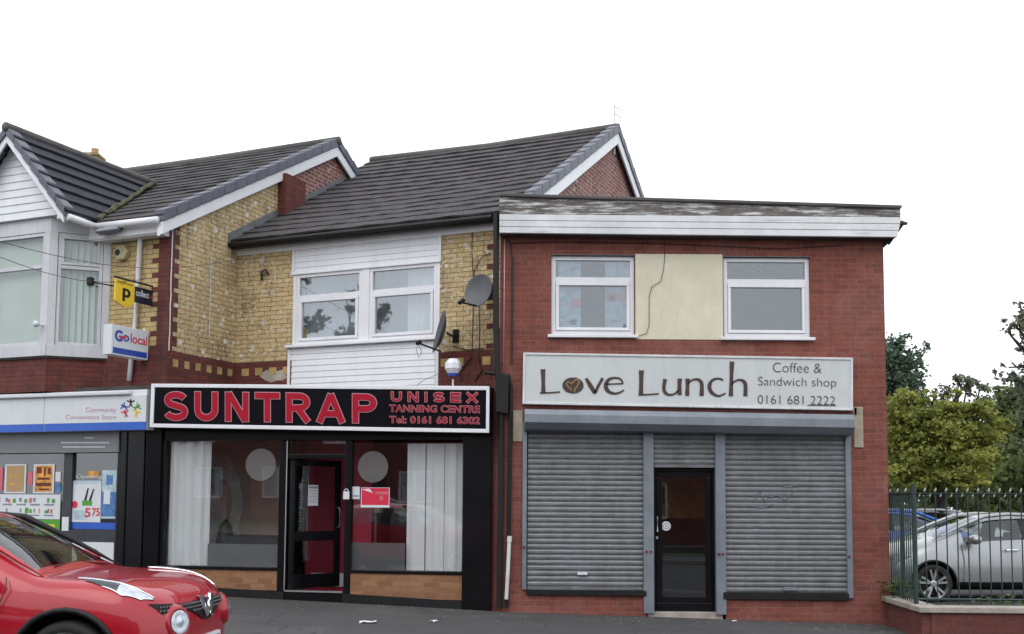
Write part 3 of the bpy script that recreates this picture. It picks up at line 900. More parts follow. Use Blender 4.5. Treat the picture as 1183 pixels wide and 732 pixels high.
part(mb, 'ridge_tile', M['ridge'], br, smooth=True)
mb = MB(); va = BR(sC+hw+.1, zV-kb*.1+.07, max(s_hit(zV-kb*.1), -OH+.02)); vb = BR(sC, zA+.1, s_hit(zA)+.1)
vp = [va.lerp(vb, t/14)+V((random.uniform(-.03, .03), random.uniform(-.03, .03), random.uniform(0, .03))) for t in range(15)]
mb.tube(vp, [.03+random.uniform(0, .02) for _ in vp], 6)
part(mb, 'valley_mortar', M['moss'], br, label='mossy mortar along the valley')
# gutters (bay side + main), white, half-round seen as tubes
mb = MB()
g0 = BR(sC+hw+.13, zV-kb*.1-.03, f0+.05); g1 = BR(sC+hw+.13, zV-kb*.1-.03, -OH-.02)
g2 = TW1.p(.05, zE1-k1*OH-.03, OH+.05)
g1 = V((g1.x, g1.y, (g0.z+g2.z)/2))
mb.tube([g0, g1], .055, 10); mb.tube([g1, g2], .055, 10)
part(mb, 'gutter', M['white'], H1, smooth=True, label='white gutter along bay and eaves')
dp = [TW1.p(*TW1.sz(161, 262, .2), .2), TW1.p(*TW1.sz(162, 275, .07), .07), TW1.p(*TW1.sz(158, 345, .07), .07), TW1.p(*TW1.sz(153, 400, .07), .07), TW1.p(*TW1.sz(149, 440, .07), .07)]
mb = MB(); mb.tube(dp, .036, 10)
part(mb, 'downpipe', M['white'], H1, smooth=True, label='white plastic downpipe beside the bay')
mb = MB(); q = at(107, 178, 23.5)        # chimney on the roof behind
mb.box(q.x-.17, q.x+.17, q.y-.2, q.y+.2, q.z-2.2, q.z-.08); mb.box(q.x-.21, q.x+.21, q.y-.24, q.y+.24, q.z-.078, q.z-.03)
ch = part(mb, 'chimney', M['brick_yellow'], H1)
mb = MB()
for dx in (.05,): mb.lathe((q.x+dx, q.y, q.z-.03), (0, 0, 1), [(.09, 0), (.075, .12), (.085, .15), (.05, .15)], 12)
part(mb, 'chimney_pot', M['tan'], ch, smooth=True)
# white cable and paint line down the corner
mb = MB(); pts = [G1.p(.03+random.uniform(-.006, .006), zE1-.15-(zE1-.15-zs)*t/14, .012) for t in range(15)]
mb.tube(pts, .009, 5)
s_ = G1.sz(242, 350)[0]
mb.tube([G1.p(s_+random.uniform(-.006, .006), zs+.35+(1.35)*t/8, .01) for t in range(9)], .006, 5)
parts(mb, 'paint_line', M['paper'], H1, label='white cable lines down the side wall')

# ================================================================ TANNING SHOP (unit 2)
H2 = thing('tanning_shop', 'yellow brick tanning shop with white boarded upper windows and black shop front', 'shop', (SA.x+2.4, SA.y-.4, gz(SA.x+2.4)))
def T(px, py, d=0): return TW2.sz(px, py, d)
# window opening
a0 = T(343, 318); a1 = T(505, 302); b0 = T(339, 399); b1 = T(502, 389)
ws0, ws1 = (a0[0]+b0[0])/2, (a1[0]+b1[0])/2; wz1 = (a0[1]+a1[1])/2; wz0 = (b0[1]+b1[1])/2
print('upper window', ws0, ws1, wz0, wz1)
mb = MB()
pS0, pS1 = T(339, 330)[0], T(508, 330)[0]
wall(mb, TW2, 0, P0s+.35, 2.9, zE2, [(pS0, pS1, 2.95, zE2-.1)], .1)
part(mb, 'front_wall', M['brick_yellow_worn'], H2, recalc=False)
mb = MB()
zc = wz1+.02; zct = zE2-.12
cladding(mb, TW2, [(pS0, zc), (pS1, zc), (pS1, zct), (pS0, zct)], 6, -.004, .010)
cladding(mb, TW2, [(pS0-.03, 3.05), (pS1-.03, 3.05), (pS1-.03, wz0-.05), (pS0-.03, wz0-.05)], 10, -.004, .012)
part(mb, 'cladding', M['white_clad'], H2, label='white boarding above and below the window')
mb = MB()
for s in (pS0, pS1): mb.fbox(TW2, s-.025, s+.025, zc, zct, -.02, .02)
mb.fbox(TW2, pS0-.07, pS0-.02, 3.05, wz0-.06, -.02, .02); mb.fbox(TW2, pS1-.05, pS1, 3.05, wz0-.06, -.02, .02)
mb.fbox(TW2, pS0-.02, pS1+.02, wz1, wz1+.025, -.02, .024)
mb.fbox(TW2, pS0, pS0+.06, wz0, wz1, -.08, .0); mb.fbox(TW2, pS1-.06, pS1, wz0, wz1, -.08, .0)
parts(mb, 'corner_trim', M['white'], H2)
m0 = T(422, 350)[0]
wl = (pS0+.06, m0-.07); wr = (m0+.07, pS1-.05)
mb = MB(); mb.fbox(TW2, m0-.07, m0+.07, wz0, wz1, -.07, .006)
part(mb, 'mullion', M['white'], H2)
upvc_window(H2, TW2, wl[0], wl[1], wz0, wz1, -.005, .33, False, gl='glass_sky')
upvc_window(H2, TW2, wr[0], wr[1], wz0, wz1, -.005, .33, False, gl='glass_sky')
mb = MB(); mb.fbox(TW2, pS0-.09, pS1+.03, wz0-.045, wz0-.002, -.02, .085)
part(mb, 'window_sill', M['white'], H2, bevel=.006)
# net curtains inside
def curtain(pl, s0, s1, z0, z1, d, lab, n=40, amp=.02, waves=7, grp=None, mat=None, nm='curtain'):
    mb = MB(); ph = random.uniform(0, 6)
    mb.grid(lambda a, b: pl.p(s0+(s1-s0)*a, z0+(z1-z0)*b, d+amp*sin(a*waves*2*pi+ph+.4*sin(b*3))+amp*.4*sin(a*waves*5.1*pi)), n, 4)
    return solo(mb, nm, mat or M['curtain'], lab, 'curtain', smooth=True, group=grp, recalc=False)
cs = T(465, 350)[0]
curtain(TW2, cs, wr[1], wz0, wz1, -.16, 'pale net curtain in the right-hand window above the tanning sign')
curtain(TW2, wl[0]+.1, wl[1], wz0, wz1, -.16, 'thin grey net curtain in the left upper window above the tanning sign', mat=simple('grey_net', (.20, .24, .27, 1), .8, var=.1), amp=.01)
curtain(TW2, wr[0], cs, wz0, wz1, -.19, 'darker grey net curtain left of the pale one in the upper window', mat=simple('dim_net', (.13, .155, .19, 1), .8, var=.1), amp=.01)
# string course at right hand brick, and its buff blocks
mb = MB(); sR = T(503, 420)[0]
mb.fbox(TW2, sR, P0s+.06, 2.9, zs-.0, -.02, .010)
i = 0; z = zs+.02
while z < zE2-.2:
    if i % 2 == 0: mb.fbox(TW2, P0s-.14, P0s+.02, z, z+.075, -.02, .006)
    z += .15; i += 1
parts(mb, 'string_course', M['brick_quoin'], H2, label='red brick band and corner bricks')
mb = MB()
for px_ in (510, 527, 558): s = T(px_, 410)[0]; mb.fbox(TW2, s, s+.13, zs-.22, zs-.10, 0, .018)
parts(mb, 'buff_block', M['brick_quoin_y'], H2)
# grey mortar patch low on the left
mb = MB(); c = T(318, 434)
pts = [(c[0]+(.26+random.uniform(-.06, .06))*cos(t*2*pi/14), c[1]+(.10+random.uniform(-.03, .03))*sin(t*2*pi/14)) for t in range(14)]
mb.prism(TW2, pts, 0, .016)
part(mb, 'mortar_patch', M['concrete'], H2, label='grey mortar patch on the red band')
mb = MB(); mb.fbox(TW2, 0, TW2.sz(335, 420)[0], 3.0, zTopF+.16, -.01, .03); mb.fbox(G1, .02, LC, 3.0, zTopF+.14, -.01, .03); mb.fbox(TW2, sR, P0s+.05, 3.0, zTopF+.1, -.01, .03)
parts(mb, 'flashing', M['soffit'], H2)
# damp mark fitting on brick: old hook
mb = MB(); q = T(307, 316)
mb.tube([TW2.p(q[0]-.06, q[1]-.1, .02), TW2.p(q[0]-.05, q[1]+.03, .05), TW2.p(q[0]+.03, q[1]+.06, .05), TW2.p(q[0]+.07, q[1]-.02, .02)], .02, 6)
part(mb, 'wall_hook', M['soffit'], H2, smooth=True)
# roof
mb = MB(); o2 = .22
e0 = TW2.p(.0, zE2-k2*o2+.05, o2); e1 = TW2.p(QS+.1, zE2-k2*o2+.05, o2)
r0 = TW2.p(-.32, zR2+.05, -HD2); r1 = TW2.p(QS+.1, zR2+.05, -HD2)
roof_slope(mb, e0, e1, r0, r1, 16, nu=30, sag=.06, jit=.010, th=.030)
mb.poly([r0, r1, TW2.p(QS+.1, zE2-.1, -2*HD2-.2), TW2.p(.0, zE2-.1, -2*HD2-.2)])
rf = part(mb, 'roof', M['tile'], H2, recalc=False)
vm = verge_line(G2, -o2, zE2-k2*o2+.05, HD2, zR2+.05, 15, d0=-.02, d1=.15)
v2 = verge_line(G2, HD2, zR2+.05, 2*HD2+.2, zE2-.05, 15, d0=-.02, d1=.15); vm.add(v2.v, v2.f)
part(vm, 'verge_cap', M['verge'], rf, bevel=.012)
mb = MB(); mb.tube([r0+V((0, 0, .02)), r0.lerp(r1, .5)+V((0, 0, -.03)), r1+V((0, 0, .02))], .08, 10)
part(mb, 'ridge_tile', M['ridge'], rf, smooth=True)
mb = barge(G2, -o2, zE2-k2*o2-.03, HD2, zR2-.03, .22, .09, .125)
mb.prism(G2, [(HD2, zR2-.25), (2*HD2+.2, zE2-.34), (2*HD2+.2, zE2-.12), (HD2, zR2-.03)], .09, .125)
part(mb, 'bargeboard', M['white'], H2, bevel=.006)
mb = MB()
mb.poly([G2.p(0, 2.9), G2.p(2*HD2, 2.9), G2.p(2*HD2, zE2-.05), G2.p(HD2, zR2-.03), G2.p(0, zE2-.05)])
part(mb, 'gable_wall', M['brick_gable'], H2)
mb = MB(); b = TW2.p(0, 0, -2*HD2); c = TW2.p(QS, 0, -2*HD2)
mb.poly([b, c, c+V((0, 0, zE2)), b+V((0, 0, zE2))])
part(mb, 'rear_wall', M['brick_gable'], H2)
# eaves: dark gutter, soffit, white fascia on the wall
mb = MB()
mb.fbox(TW2, 0.0, P0s+.1, zE2-k2*o2-.065, zE2-k2*o2+.01, o2-.1, o2-.02)
mb.tube([TW2.p(.0, zE2-k2*o2-.02, o2+.03), TW2.p(P0s+.05, zE2-k2*o2-.02, o2+.03)], .042, 10)
part(mb, 'gutter', M['plastic'], H2, smooth=False)
mb = MB(); mb.fbox(TW2, 0.0, P0s+.02, zE2-.28, zE2-.115, .0, .03)
part(mb, 'fascia', M['white'], H2)
mb = MB(); mb.fbox(TW2, 0, P0s, zE2-k2*o2-.05, zE2-k2*o2-.0, .0, o2-.1); mb.fbox(TW2, 0, P0s, zE2-.114, zE2-.02, .0, .02)
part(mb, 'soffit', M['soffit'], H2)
# room behind the upper window
mb = MB()
mb.poly([TW2.p(.1, 3.4, -3), TW2.p(P0s, 3.4, -3), TW2.p(P0s, zE2, -3), TW2.p(.1, zE2, -3)])
mb.poly([TW2.p(.1, zE2-.05, -3), TW2.p(P0s, zE2-.05, -3), TW2.p(P0s, zE2-.05, -.1), TW2.p(.1, zE2-.05, -.1)])
mb.poly([TW2.p(.1, 3.35, -3), TW2.p(P0s, 3.35, -3), TW2.p(P0s, 3.35, -.1), TW2.p(.1, 3.35, -.1)])
part(mb, 'room', M['interior'], H2)
# ---- ground floor shop
zgl = gz(SA.x); 
def S(px, py, d=0): return SP.sz(px, py, d)
zTop = 3.16
# flat roof over the shop front
mb = MB()
rp = [SP.p(-.02, 0, -.02), SP.p(SLEN, 0, -.02), TW2.p(P0s+.3, 0, -.05), TW2.p(0, 0, -.05), G1.p(0.02, 0, -.03)]
mb.hexa([p+V((0, 0, zTop)) for p in rp], [p+V((0, 0, zTop-.12)) for p in rp])
part(mb, 'shop_roof', M['felt'], H2)
# frame members
def smem(mb, x0, x1, y0, y1, d0=-.08, d1=0.0, ref=None):
    a = SP.rect(x0, y0, x1, y1, d1); mb.fbox(SP, a[0], a[1], a[2], a[3], d0, d1); return a
W1 = SP.rect(190, 509, 322, 654); W2 = SP.rect(406, 511, 534, 659); D1 = SP.rect(330, 509, 398, 684)
zT = max(W1[3], W2[3], D1[3])
gzs = lambda s: gz(SP.p(s, 0).x)
mb = MB()
mb.fbox(SP, .02, SLEN-.38, zT, 3.02, -.10, -.02)                         # head panel
mb.fbox(SP, W1[0]-.06, W1[0], W1[2]-.04, zT, -.08, 0); mb.fbox(SP, W1[1], D1[0], gzs(D1[0])-.02, zT, -.08, .01)
mb.fbox(SP, D1[1], W2[0], gzs(D1[1])-.02, zT, -.08, .01); mb.fbox(SP, W2[1], W2[1]+.04, W2[2]-.04, zT, -.08, 0)
mb.fbox(SP, W1[0], W1[1], W1[2]-.05, W1[2], -.08, .01); mb.fbox(SP, W2[0], W2[1], W2[2]-.05, W2[2], -.08, .01)
tz = S(365, 527)[1]; mb.fbox(SP, D1[0], D1[1], tz-.035, tz+.035, -.08, -.003)
mb.fbox(SP, D1[0], D1[1], gzs(D1[0])-.02, D1[2]-.0, -.08, .0)
SFR = part(mb, 'shop_front_frame', M['black'], H2, bevel=.006)
for w_ in (W1, W2):
    mb = MB(); mb.fbox(SP, w_[0], w_[1], w_[2], w_[3], -.05, -.042)
    part(mb, 'pane', M['glass_shop'], SFR)
mb = MB(); mb.fbox(SP, D1[0], D1[1], tz+.035, D1[3], -.05, -.042); part(mb, 'pane', M['glass_shop'], SFR)
mb = MB()     # silver threshold and stile edge
mb.fbox(SP, D1[0]+.01, D1[1]-.01, D1[2], D1[2]+.02, -.06, .015); mb.fbox(SP, D1[0]-.002, D1[0]+.012, D1[2]+.02, D1[3], -.0, .014)
part(mb, 'door_sill', M['aluminium'], SFR)
# black pilasters
mb = MB(); mb.fbox(SP, S(535, 600)[0], S(568, 600)[0], -.2, 3.0, -.05, .05)
part(mb, 'pilaster', M['black'], H2, bevel=.006)
mb = MB(); mb.fbox(SP, -.02, W1[0]-.06, -.05, 3.05, -.06, .04)
part(mb, 'pilaster', M['black'], H2, bevel=.006)
# stall risers and plinth
for w_, x0, x1 in ((W1, W1[0]-.06, D1[0]-.09), (W2, D1[1]+.05, W2[1]+.04)):
    zb = gzs((x0+x1)/2)+.10
    mb = MB(); mb.fbox(SP, x0, x1, zb, w_[2]-.05, -.12, -.005); part(mb, 'stall_riser', M['brick_tan'], H2)
mb = MB(); 
for x0, x1 in ((W1[0]-.06, D1[0]-.0), (D1[1]-.0, W2[1]+.04)):
    mb.prism(SP, [(x0, gzs(x0)-.1), (x1, gzs(x1)-.1), (x1, gzs(x1)+.11), (x0, gzs(x0)+.13)], -.14, .02)
parts(mb, 'plinth', M['black_matt'], H2)
# interior
mb = MB()
Dp = -3.2
def quadS(s0, z0, d0, s1, z1, d1, m=0):
    mb.poly([SP.p(s0, z0, d0), SP.p(s1, z0, d1), SP.p(s1, z1, d1), SP.p(s0, z1, d0)], m)
sA, sB = .05, SLEN-.05
quadS(sA, 0, -1.5, D1[0]-.55, 3, -1.5, 2)          # beige wall behind left window
quadS(D1[0]-.55, 0, -1.5, D1[0]-.45, 3, -.9, 0)
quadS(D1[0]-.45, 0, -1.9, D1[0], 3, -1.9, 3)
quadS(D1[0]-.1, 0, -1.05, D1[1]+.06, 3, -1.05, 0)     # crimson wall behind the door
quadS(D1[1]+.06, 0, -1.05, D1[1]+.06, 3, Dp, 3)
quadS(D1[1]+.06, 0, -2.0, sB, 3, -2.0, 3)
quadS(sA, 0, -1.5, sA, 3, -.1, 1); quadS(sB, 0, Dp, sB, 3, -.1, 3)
mb.poly([SP.p(sA, 3.0, -.1), SP.p(sB, 3.0, -.1), SP.p(sB, 3.0, Dp), SP.p(sA, 3.0, Dp)], 1)
mb.poly([SP.p(sA, .22, -.08), SP.p(sB, .1, -.08), SP.p(sB, .1, Dp), SP.p(sA, .22, Dp)], 4)
part(mb, 'interior_wall', [M['crimson'], M['interior'], M['beige'], M['darkred'], M['floorb']], H2, recalc=False)
mb = MB(); z_ = D1[2]+.0
mb.fbox(SP, D1[0], D1[1]+.05, z_, z_+.2, -1.05, -1.03)
part(mb, 'skirting', M['paper'], H2)
# open door leaf
th = radians(52); hx = SP.p(D1[0]+.03, 0, -.06)
dv = SP.u*cos(th) - SP.n*sin(th)
DL = Plane(hx[:2], dv[:2]); dw = (D1[1]-D1[0])*.98
z0, z1 = D1[2]+.03, tz-.04
mb = MB(); frame_ring(mb, DL, 0, dw, z0, z1, .09, -.045, 0)
zm = S(350, 620)[1]; mb.fbox(DL, .09, dw-.09, zm-.07, zm+.07, -.045, 0); mb.fbox(DL, .09, dw-.09, z0+.09, z0+.2, -.045, -.001)
dr = part(mb, 'door', M['black'], H2, bevel=.004, label='open black framed door of the tanning shop')
mb = MB(); mb.fbox(DL, .09, dw-.09, z0+.2, zm-.07, -.026, -.02); mb.fbox(DL, .09, dw-.09, zm+.07, z1-.09, -.026, -.02)
part(mb, 'pane', M['glass'], dr)
mb = MB(); mb.tube([DL.p(dw-.05, zm+.12, .0), DL.p(dw-.05, zm+.14, .05), DL.p(dw-.05, zm+.40, .05), DL.p(dw-.05, zm+.42, 0)], .012, 8)
part(mb, 'handle', M['aluminium'], dr, smooth=True)
# frosted bands + discs on the glass (stickers: parts of the window)
mb = MB(); zf = S(250, 628)[1]; zf2 = S(435, 627)[1]
mb.fbox(SP, S(239, 600)[0], W1[1], W1[2], zf, -.060, -.053); mb.fbox(SP, W2[0], S(467, 600)[0], W2[2], zf2, -.060, -.053)
parts(mb, 'frosted_band', M['frost'], SFR)
mb = MB(); c = S(299.5, 536.5); disc(mb, SP, c, .235, -.062, -.054, n=40)
c = S(429.5, 539); disc(mb, SP, c, .225, -.062, -.054, n=40)
parts(mb, 'frosted_disc', M['disc'], SFR)
curtain(SP, W1[0]+.01, S(238, 580)[0], W1[2], W1[3], -.10, 'white curtain at the left end of the tanning shop window', n=30, amp=.03, waves=3)
for (x0, x1) in ((467, 489), (489, 511), (511, 533)):
    lab = {467: 'white curtain panel nearest the red notice in the tanning window', 489: 'middle white curtain panel of three in the tanning window', 511: 'white curtain panel at the right end of the tanning window'}[x0]
    curtain(SP, S(x0, 580)[0]+.005, S(x1, 580)[0]-.002, W2[2], W2[3]-.01, -.11, lab, n=16, amp=.012, waves=1.5, grp='white curtain panels in the tanning window')
# pale wall art inside left window
AP = Plane(SP.p(0, 0, -1.49)[:2], SP.u[:2])
mb = MB()
def art(pts, w, k=.0145): ribbon(mb, AP, pts, w, .004, px2m=k)
art([(246, 545), (240, 575), (241, 610), (246, 645)], [14, 30, 30, 26])
art([(254, 548), (268, 552), (274, 580), (270, 610), (276, 645)], [10, 13, 12, 12, 16])
art([(238, 540), (248, 531), (260, 532), (268, 545)], [6, 12, 12, 6])
art([(262, 560), (258, 585), (256, 620), (258, 650)], [5, 8, 10, 12])
solo(mb, 'wall_mural', simple('faded_mural', (.72, .70, .67, 1), .7, var=.25, scale=4), 'pale figure shapes painted on the beige wall behind the left tanning window', 'mural', recalc=False)
mb = MB(); r = SP.rect(294, 568, 322, 592, -1.88); frame_ring(mb, SP, r[0], r[1]+.3, r[2]-.1, r[3], .05, -1.89, -1.86)
pf = solo(mb, 'picture_frame', M['paper_grey'], 'grey picture frame on the dark wall beside the tanning door', 'picture frame')
mb = MB(); r = SP.rect(461, 505, 503, 528, -2.3); frame_ring(mb, SP, r[0], r[1], r[2], r[3]+.2, .05, -2.59, -2.56)
solo(mb, 'picture_frame', M['paper'], 'white picture frame high on the wall behind the tanning curtains', 'picture frame')
mb = MB(); s0_ = S(240, 600)[0]; c = SP.p(s0_, 0, -.6)
mb.lathe(c+V((0, 0, zf-.25)), (0, 0, 1), [(.02, 0), (.20, .05), (.19, .3), (.12, .5), (.04, .58), (0, .6)], 16, sq=.7)
solo(mb, 'salon_chair', M['black_matt'], 'dark rounded chair back behind the left tanning shop window', 'chair', smooth=True)
mb = MB(); r = SP.rect(262, 619, 322, 627, -.5); mb.fbox(SP, r[0], r[1], r[2]-.08, r[3], -.9, -.45)
solo(mb, 'window_bench', M['black_matt'], 'low black bench inside the left tanning shop window', 'bench')
mb = MB(); r = SP.rect(427, 590, 434, 640, -1.2); mb.fbox(SP, r[0], r[1], .15, r[3], -1.25, -1.2)
mb2 = SP.rect(420, 586, 440, 592, -1.2); mb.fbox(SP, mb2[0], mb2[1], mb2[2], mb2[3], -1.3, -1.15)
solo(mb, 'display_stand', M['beige'], 'narrow beige stand inside the right tanning window', 'stand')

# notices on the glass
def notice(pl, x0, y0, x1, y1, d, mats, label, cat='notice', draw=None, name='notice', th=.003):
    r = pl.rect(x0, y0, x1, y1, d)
    mb = MB(); mb.fbox(pl, r[0], r[1], r[2], r[3], d-th, d)
    if draw: draw(mb, r)
    return solo(mb, name, mats, label, cat)
def dr1(mb, r):
    w, h = r[1]-r[0], r[3]-r[2]
    mb.fbox(SP, r[0]+.01, r[1]-.01, r[2]+h*.12, r[3]-h*.02, -.034, -.032, 1)
    pl = SP
    mb.prism(SP, [(r[0]+w*.03, r[2]+h*.9), (r[0]+w*.42, r[2]+h*.72), (r[0]+w*.3, r[2]+h*.95)], -.031, -.030, 0)
    mb.fbox(SP, r[0]+w*.5, r[0]+w*.97, r[2]+h*.66, r[2]+h*.8, -.031, -.030, 2)
    mb.fbox(SP, r[0]+w*.66, r[0]+w*.78, r[2]+h*.35, r[2]+h*.6, -.031, -.030, 2)
notice(SP, 417, 563, 450, 586, -.033, [M['paper'], M['logored'], M['pink']], 'red and white poster stuck on the tanning shop window', 'poster', dr1, 'poster')
notice(SP, 405.5, 562, 415.5, 576, -.033, [M['paper'], M['paper_grey']], 'white notice sheet on the glass between padlock sign and red poster', draw=lambda mb, r: mb.fbox(SP, r[0]+.01, r[1]-.01, r[2]+.03, r[2]+.05, -.032, -.031, 1))
def dpad(mb, r):
    c = ((r[0]+r[1])/2, r[3]+.0)
    pts = [SP.p(c[0]+.028*cos(a), c[1]+.035*sin(a), .014) for a in [pi*i/8 for i in range(9)]]
    mb.tube(pts, .007, 6)
notice(SP, 396.5, 567.5, 403.5, 576.5, .014, [M['paper']], 'small white padlock shaped sign on the black door post', 'sign', dpad, 'padlock_sign')
mb = MB(); a0, a1 = DL.sz(357, 560, .003), DL.sz(368, 584, .003)
mb.fbox(DL, a0[0], a1[0], a1[1], a0[1], -.018, -.014)
mb.fbox(DL, a0[0]+.01, a1[0]-.01, a0[1]-.05, a0[1]-.02, -.0135, -.011, 1)
for i in range(5): mb.fbox(DL, a0[0]+.015, a1[0]-.02, a0[1]-.09-i*.04, a0[1]-.082-i*.04, -.0135, -.012, 1)
solo(mb, 'notice', [M['paper'], M['paper_grey']], 'white sheet of paper on the open tanning shop door', 'notice')

# ---- SUNTRAP sign
sd = .26
q = [S(173, 493.5, sd), S(565, 500, sd), S(565.5, 446, sd), S(175, 443, sd)]
loc = SP.p((q[0][0]+q[1][0])/2, q[0][1], 0)
SG = thing('shop_sign', 'long black sign with large red lettering and white border over the tanning shop', 'sign', loc)
mb = MB(); mb.prism(SP, [q[0], q[1], q[2], q[3]], -.02, sd-.01)
part(mb, 'board', simple('black_sign_board', (.006, .005, .008, 1), .3, var=.2, spec=.08), SG)
mb = MB()
def inset(q, a, b, c, d):   # left,right,bottom,top insets in metres
    return [(q[0][0]+a, q[0][1]+c), (q[1][0]-b, q[1][1]+c), (q[2][0]-b, q[2][1]-d), (q[3][0]+a, q[3][1]-d)]
w = .055
qi = inset(q, w, w*.8, w, w)
for i in range(4):
    j = (i+1) % 4
    mb.prism(SP, [q[i], q[j], qi[j], qi[i]], sd-.04, sd+.01)
part(mb, 'frame', M['white'], SG, bevel=.006)
sl = .0125
def glyph_paths(ch):
    """stroke paths on a unit-height letter, (width, [paths])"""
    t = .125
    def arc(cx, cy, rx, ry, a0, a1, n=10): return [(cx+rx*cos(radians(a0+(a1-a0)*k/n)), cy+ry*sin(radians(a0+(a1-a0)*k/n))) for k in range(n+1)]
    if ch == 'S':
        return .80, [arc(.40, .725, .27, .165, 20, 180, 12)+arc(.40, .70, .27, .17, 190, 258, 6)+arc(.40, .31, .285, .185, 78, -20, 9)+arc(.40, .285, .285, .175, -30, -165, 12)]
    if ch == 'U': return .80, [[(t, 1), (t, .42)]+arc(.40, .40, .40-t, .285, 180, 360, 14)+[(.80-t, .42), (.80-t, 1)]]
    if ch == 'N': return .80, [[(t, 0), (t, 1)], [(.80-t, 0), (.80-t, 1)], [(t+.02, .97), (.80-t-.02, .03)]]
    if ch == 'I': return .25, [[(t, 0), (t, 1)]]
    if ch == 'T': return .76, [[(.38, 0), (.38, .80)], [(0, .90), (.76, .90)]]
    if ch == 'E': return .72, [[(t, 0), (t, 1)], [(t, .9), (.72, .9)], [(t, .52), (.68, .52)], [(t, .1), (.72, .1)]]
    if ch == 'X': return .84, [[(.10, 0), (.74, 1)], [(.74, 0), (.10, 1)]]
    if ch == 'A': return .90, [[(.10, 0), (.45, .97)], [(.80, 0), (.45, .97)], [(.28, .30), (.62, .30)]]
    if ch in 'PR':
        b = [(t, .895)]+[(.42, .895)]+arc(.44, .69, .225, .205, 90, -90, 12)+[(t, .485)]
        P = [[(t, 0), (t, 1)], b]
        if ch == 'R': P.append([(.40, .46), (.70, .02)])
        return .78, P
def stroke_text(mb, txt, quad, d, pl, wt, grow, gap=.16):
    tot = sum(glyph_paths(c)[0] for c in txt)+gap*(len(txt)-1); x = 0
    bl, br, tr, tl = [V((a, b)) for a, b in quad]; H_ = (tl-bl).length; W_ = (br-bl).length
    def mp(u, v): 
        a = u/tot; return bl*(1-a)*(1-v)+br*a*(1-v)+tr*a*v+tl*(1-a)*v
    k = 0; sxm = W_/tot
    for c in txt:
        w_, P = glyph_paths(c)
        for path in P:
            pts = [V(((x+u), v)) for u, v in path]
            q = [V((p.x*sxm, p.y*H_)) for p in pts]          # metric
            th = wt*H_/2+grow
            dirs = [(q[i+1]-q[i]).normalized() for i in range(len(q)-1)]
            q[0] = q[0]-dirs[0]*grow; q[-1] = q[-1]+dirs[-1]*grow
            A = []; B = []
            for i, p in enumerate(q):
                d0 = dirs[max(0, i-1)]; d1 = dirs[min(i, len(dirs)-1)]
                n0 = V((-d0.y, d0.x)); n1 = V((-d1.y, d1.x)); m_ = (n0+n1)
                m_ = m_.normalized() if m_.length > .01 else n1
                m_ = m_*(th/max(.5, m_.dot(n1)))
                A.append(p+m_); B.append(p-m_)
            vs = []
            for p in A+B:
                z = mp(p.x/sxm, p.y/H_); vs.append(pl.p(z.x, z.y, d+k*.0004))
            N = len(A); mb.add(vs, [[i, i+1, N+i+1, N+i] for i in range(N-1)]); k = (k+1) % 4
        x += w_+gap
    return mb
def sigS(txt, x0, y0, x1, y1, wt, gr, gap):
    qd = pq(SP, x0, y0, x1, y1, sd, sl)
    mb = stroke_text(MB(), txt, qd, sd+.001, SP, wt, gr, gap); part(mb, 'lettering', M['pinkline'], SG, recalc=False)
    mb = stroke_text(MB(), txt, qd, sd+.006, SP, wt, 0, gap); part(mb, 'lettering', M['redtext'], SG, recalc=False)
def sig(txt, x0, y0, x1, y1, off, out, nm='lettering', sp=1.0):
    qd = pq(SP, x0, y0, x1, y1, sd, sl)
    mb = MB(); letters(mb, txt, qd, sd+.001, SP, out, 0, sp, ref=off); part(mb, nm, M['pinkline'], SG, recalc=False)
    mb = MB(); letters(mb, txt, qd, sd+.008, SP, off, 0, sp, ref=off); part(mb, nm, M['redtext'], SG, recalc=False)
sigS('SUNTRAP', 189, 452, 436, 485.5, .205, .010, .17)
sigS('UNISEX', 451, 452.5, 553, 463.5, .22, .007, .32)
sig('TANNING CENTRE', 450, 467.5, 554, 475.5, .005, .04, sp=1.05)
sig('Tel: 0161 681 6302', 450, 480.5, 554, 488.5, .005, .04, sp=1.05)
# ================================================================ CONVENIENCE STORE
def Gq(px, py, d=0): return GP.sz(px, py, d)
H3 = thing('convenience_store', 'convenience store front with grey roller box, dark framed window and poster covered glass', 'shop', (GP.p(-1.5, 0).x, GP.p(-1.5, 0).y, gz(GP.p(-1.5, 0).x)))
sl0 = -6.5
zwT = Gq(60, 523)[1]; zwB = Gq(60, 640)[1]
xm0, xm1, xd1 = Gq(72, 580)[0], Gq(82, 580)[0], Gq(134, 580)[0]
mb = MB()
mb.fbox(GP, sl0, xd1+.04, zwT, 2.98, -.12, -.03)
mb.fbox(GP, xm0, xm1, .1, zwT, -.08, 0); mb.fbox(GP, xd1, xd1+.05, .1, zwT, -.08, 0)
mb.fbox(GP, sl0, xm0, .78, .84, -.08, 0)
zt2 = Gq(100, 545)[1]
SF3 = part(mb, 'shop_front_frame', M['grey_frame'], H3, bevel=.005)
mb = MB(); mb.fbox(GP, sl0, xm0, .84, zwT, -.05, -.042); mb.fbox(GP, xm1, xd1, 1.0, zwT, -.05, -.042)
part(mb, 'pane', M['glass_shop'], SF3)
mb = MB(); zd = Gq(105, 626)[1]
mb.fbox(GP, xm1, xd1, zd, Gq(105, 612)[1], -.055, .0)
mb.fbox(GP, xm1, xd1, .1, zd, -.06, -.01)
part(mb, 'door_panel', M['grey_frame'], SF3)
mb = MB(); r = GP.rect(83, 626, 131, 660, .0); mb.fbox(GP, r[0], r[1], .3, r[3], -.02, 0)
part(mb, 'kick_panel', M['paper'], SF3, label='white lower panel of the store door')
mb = MB(); mb.fbox(GP, sl0, xm0, .05, .78, -.1, -.01); part(mb, 'stall_riser', M['black_matt'], H3)
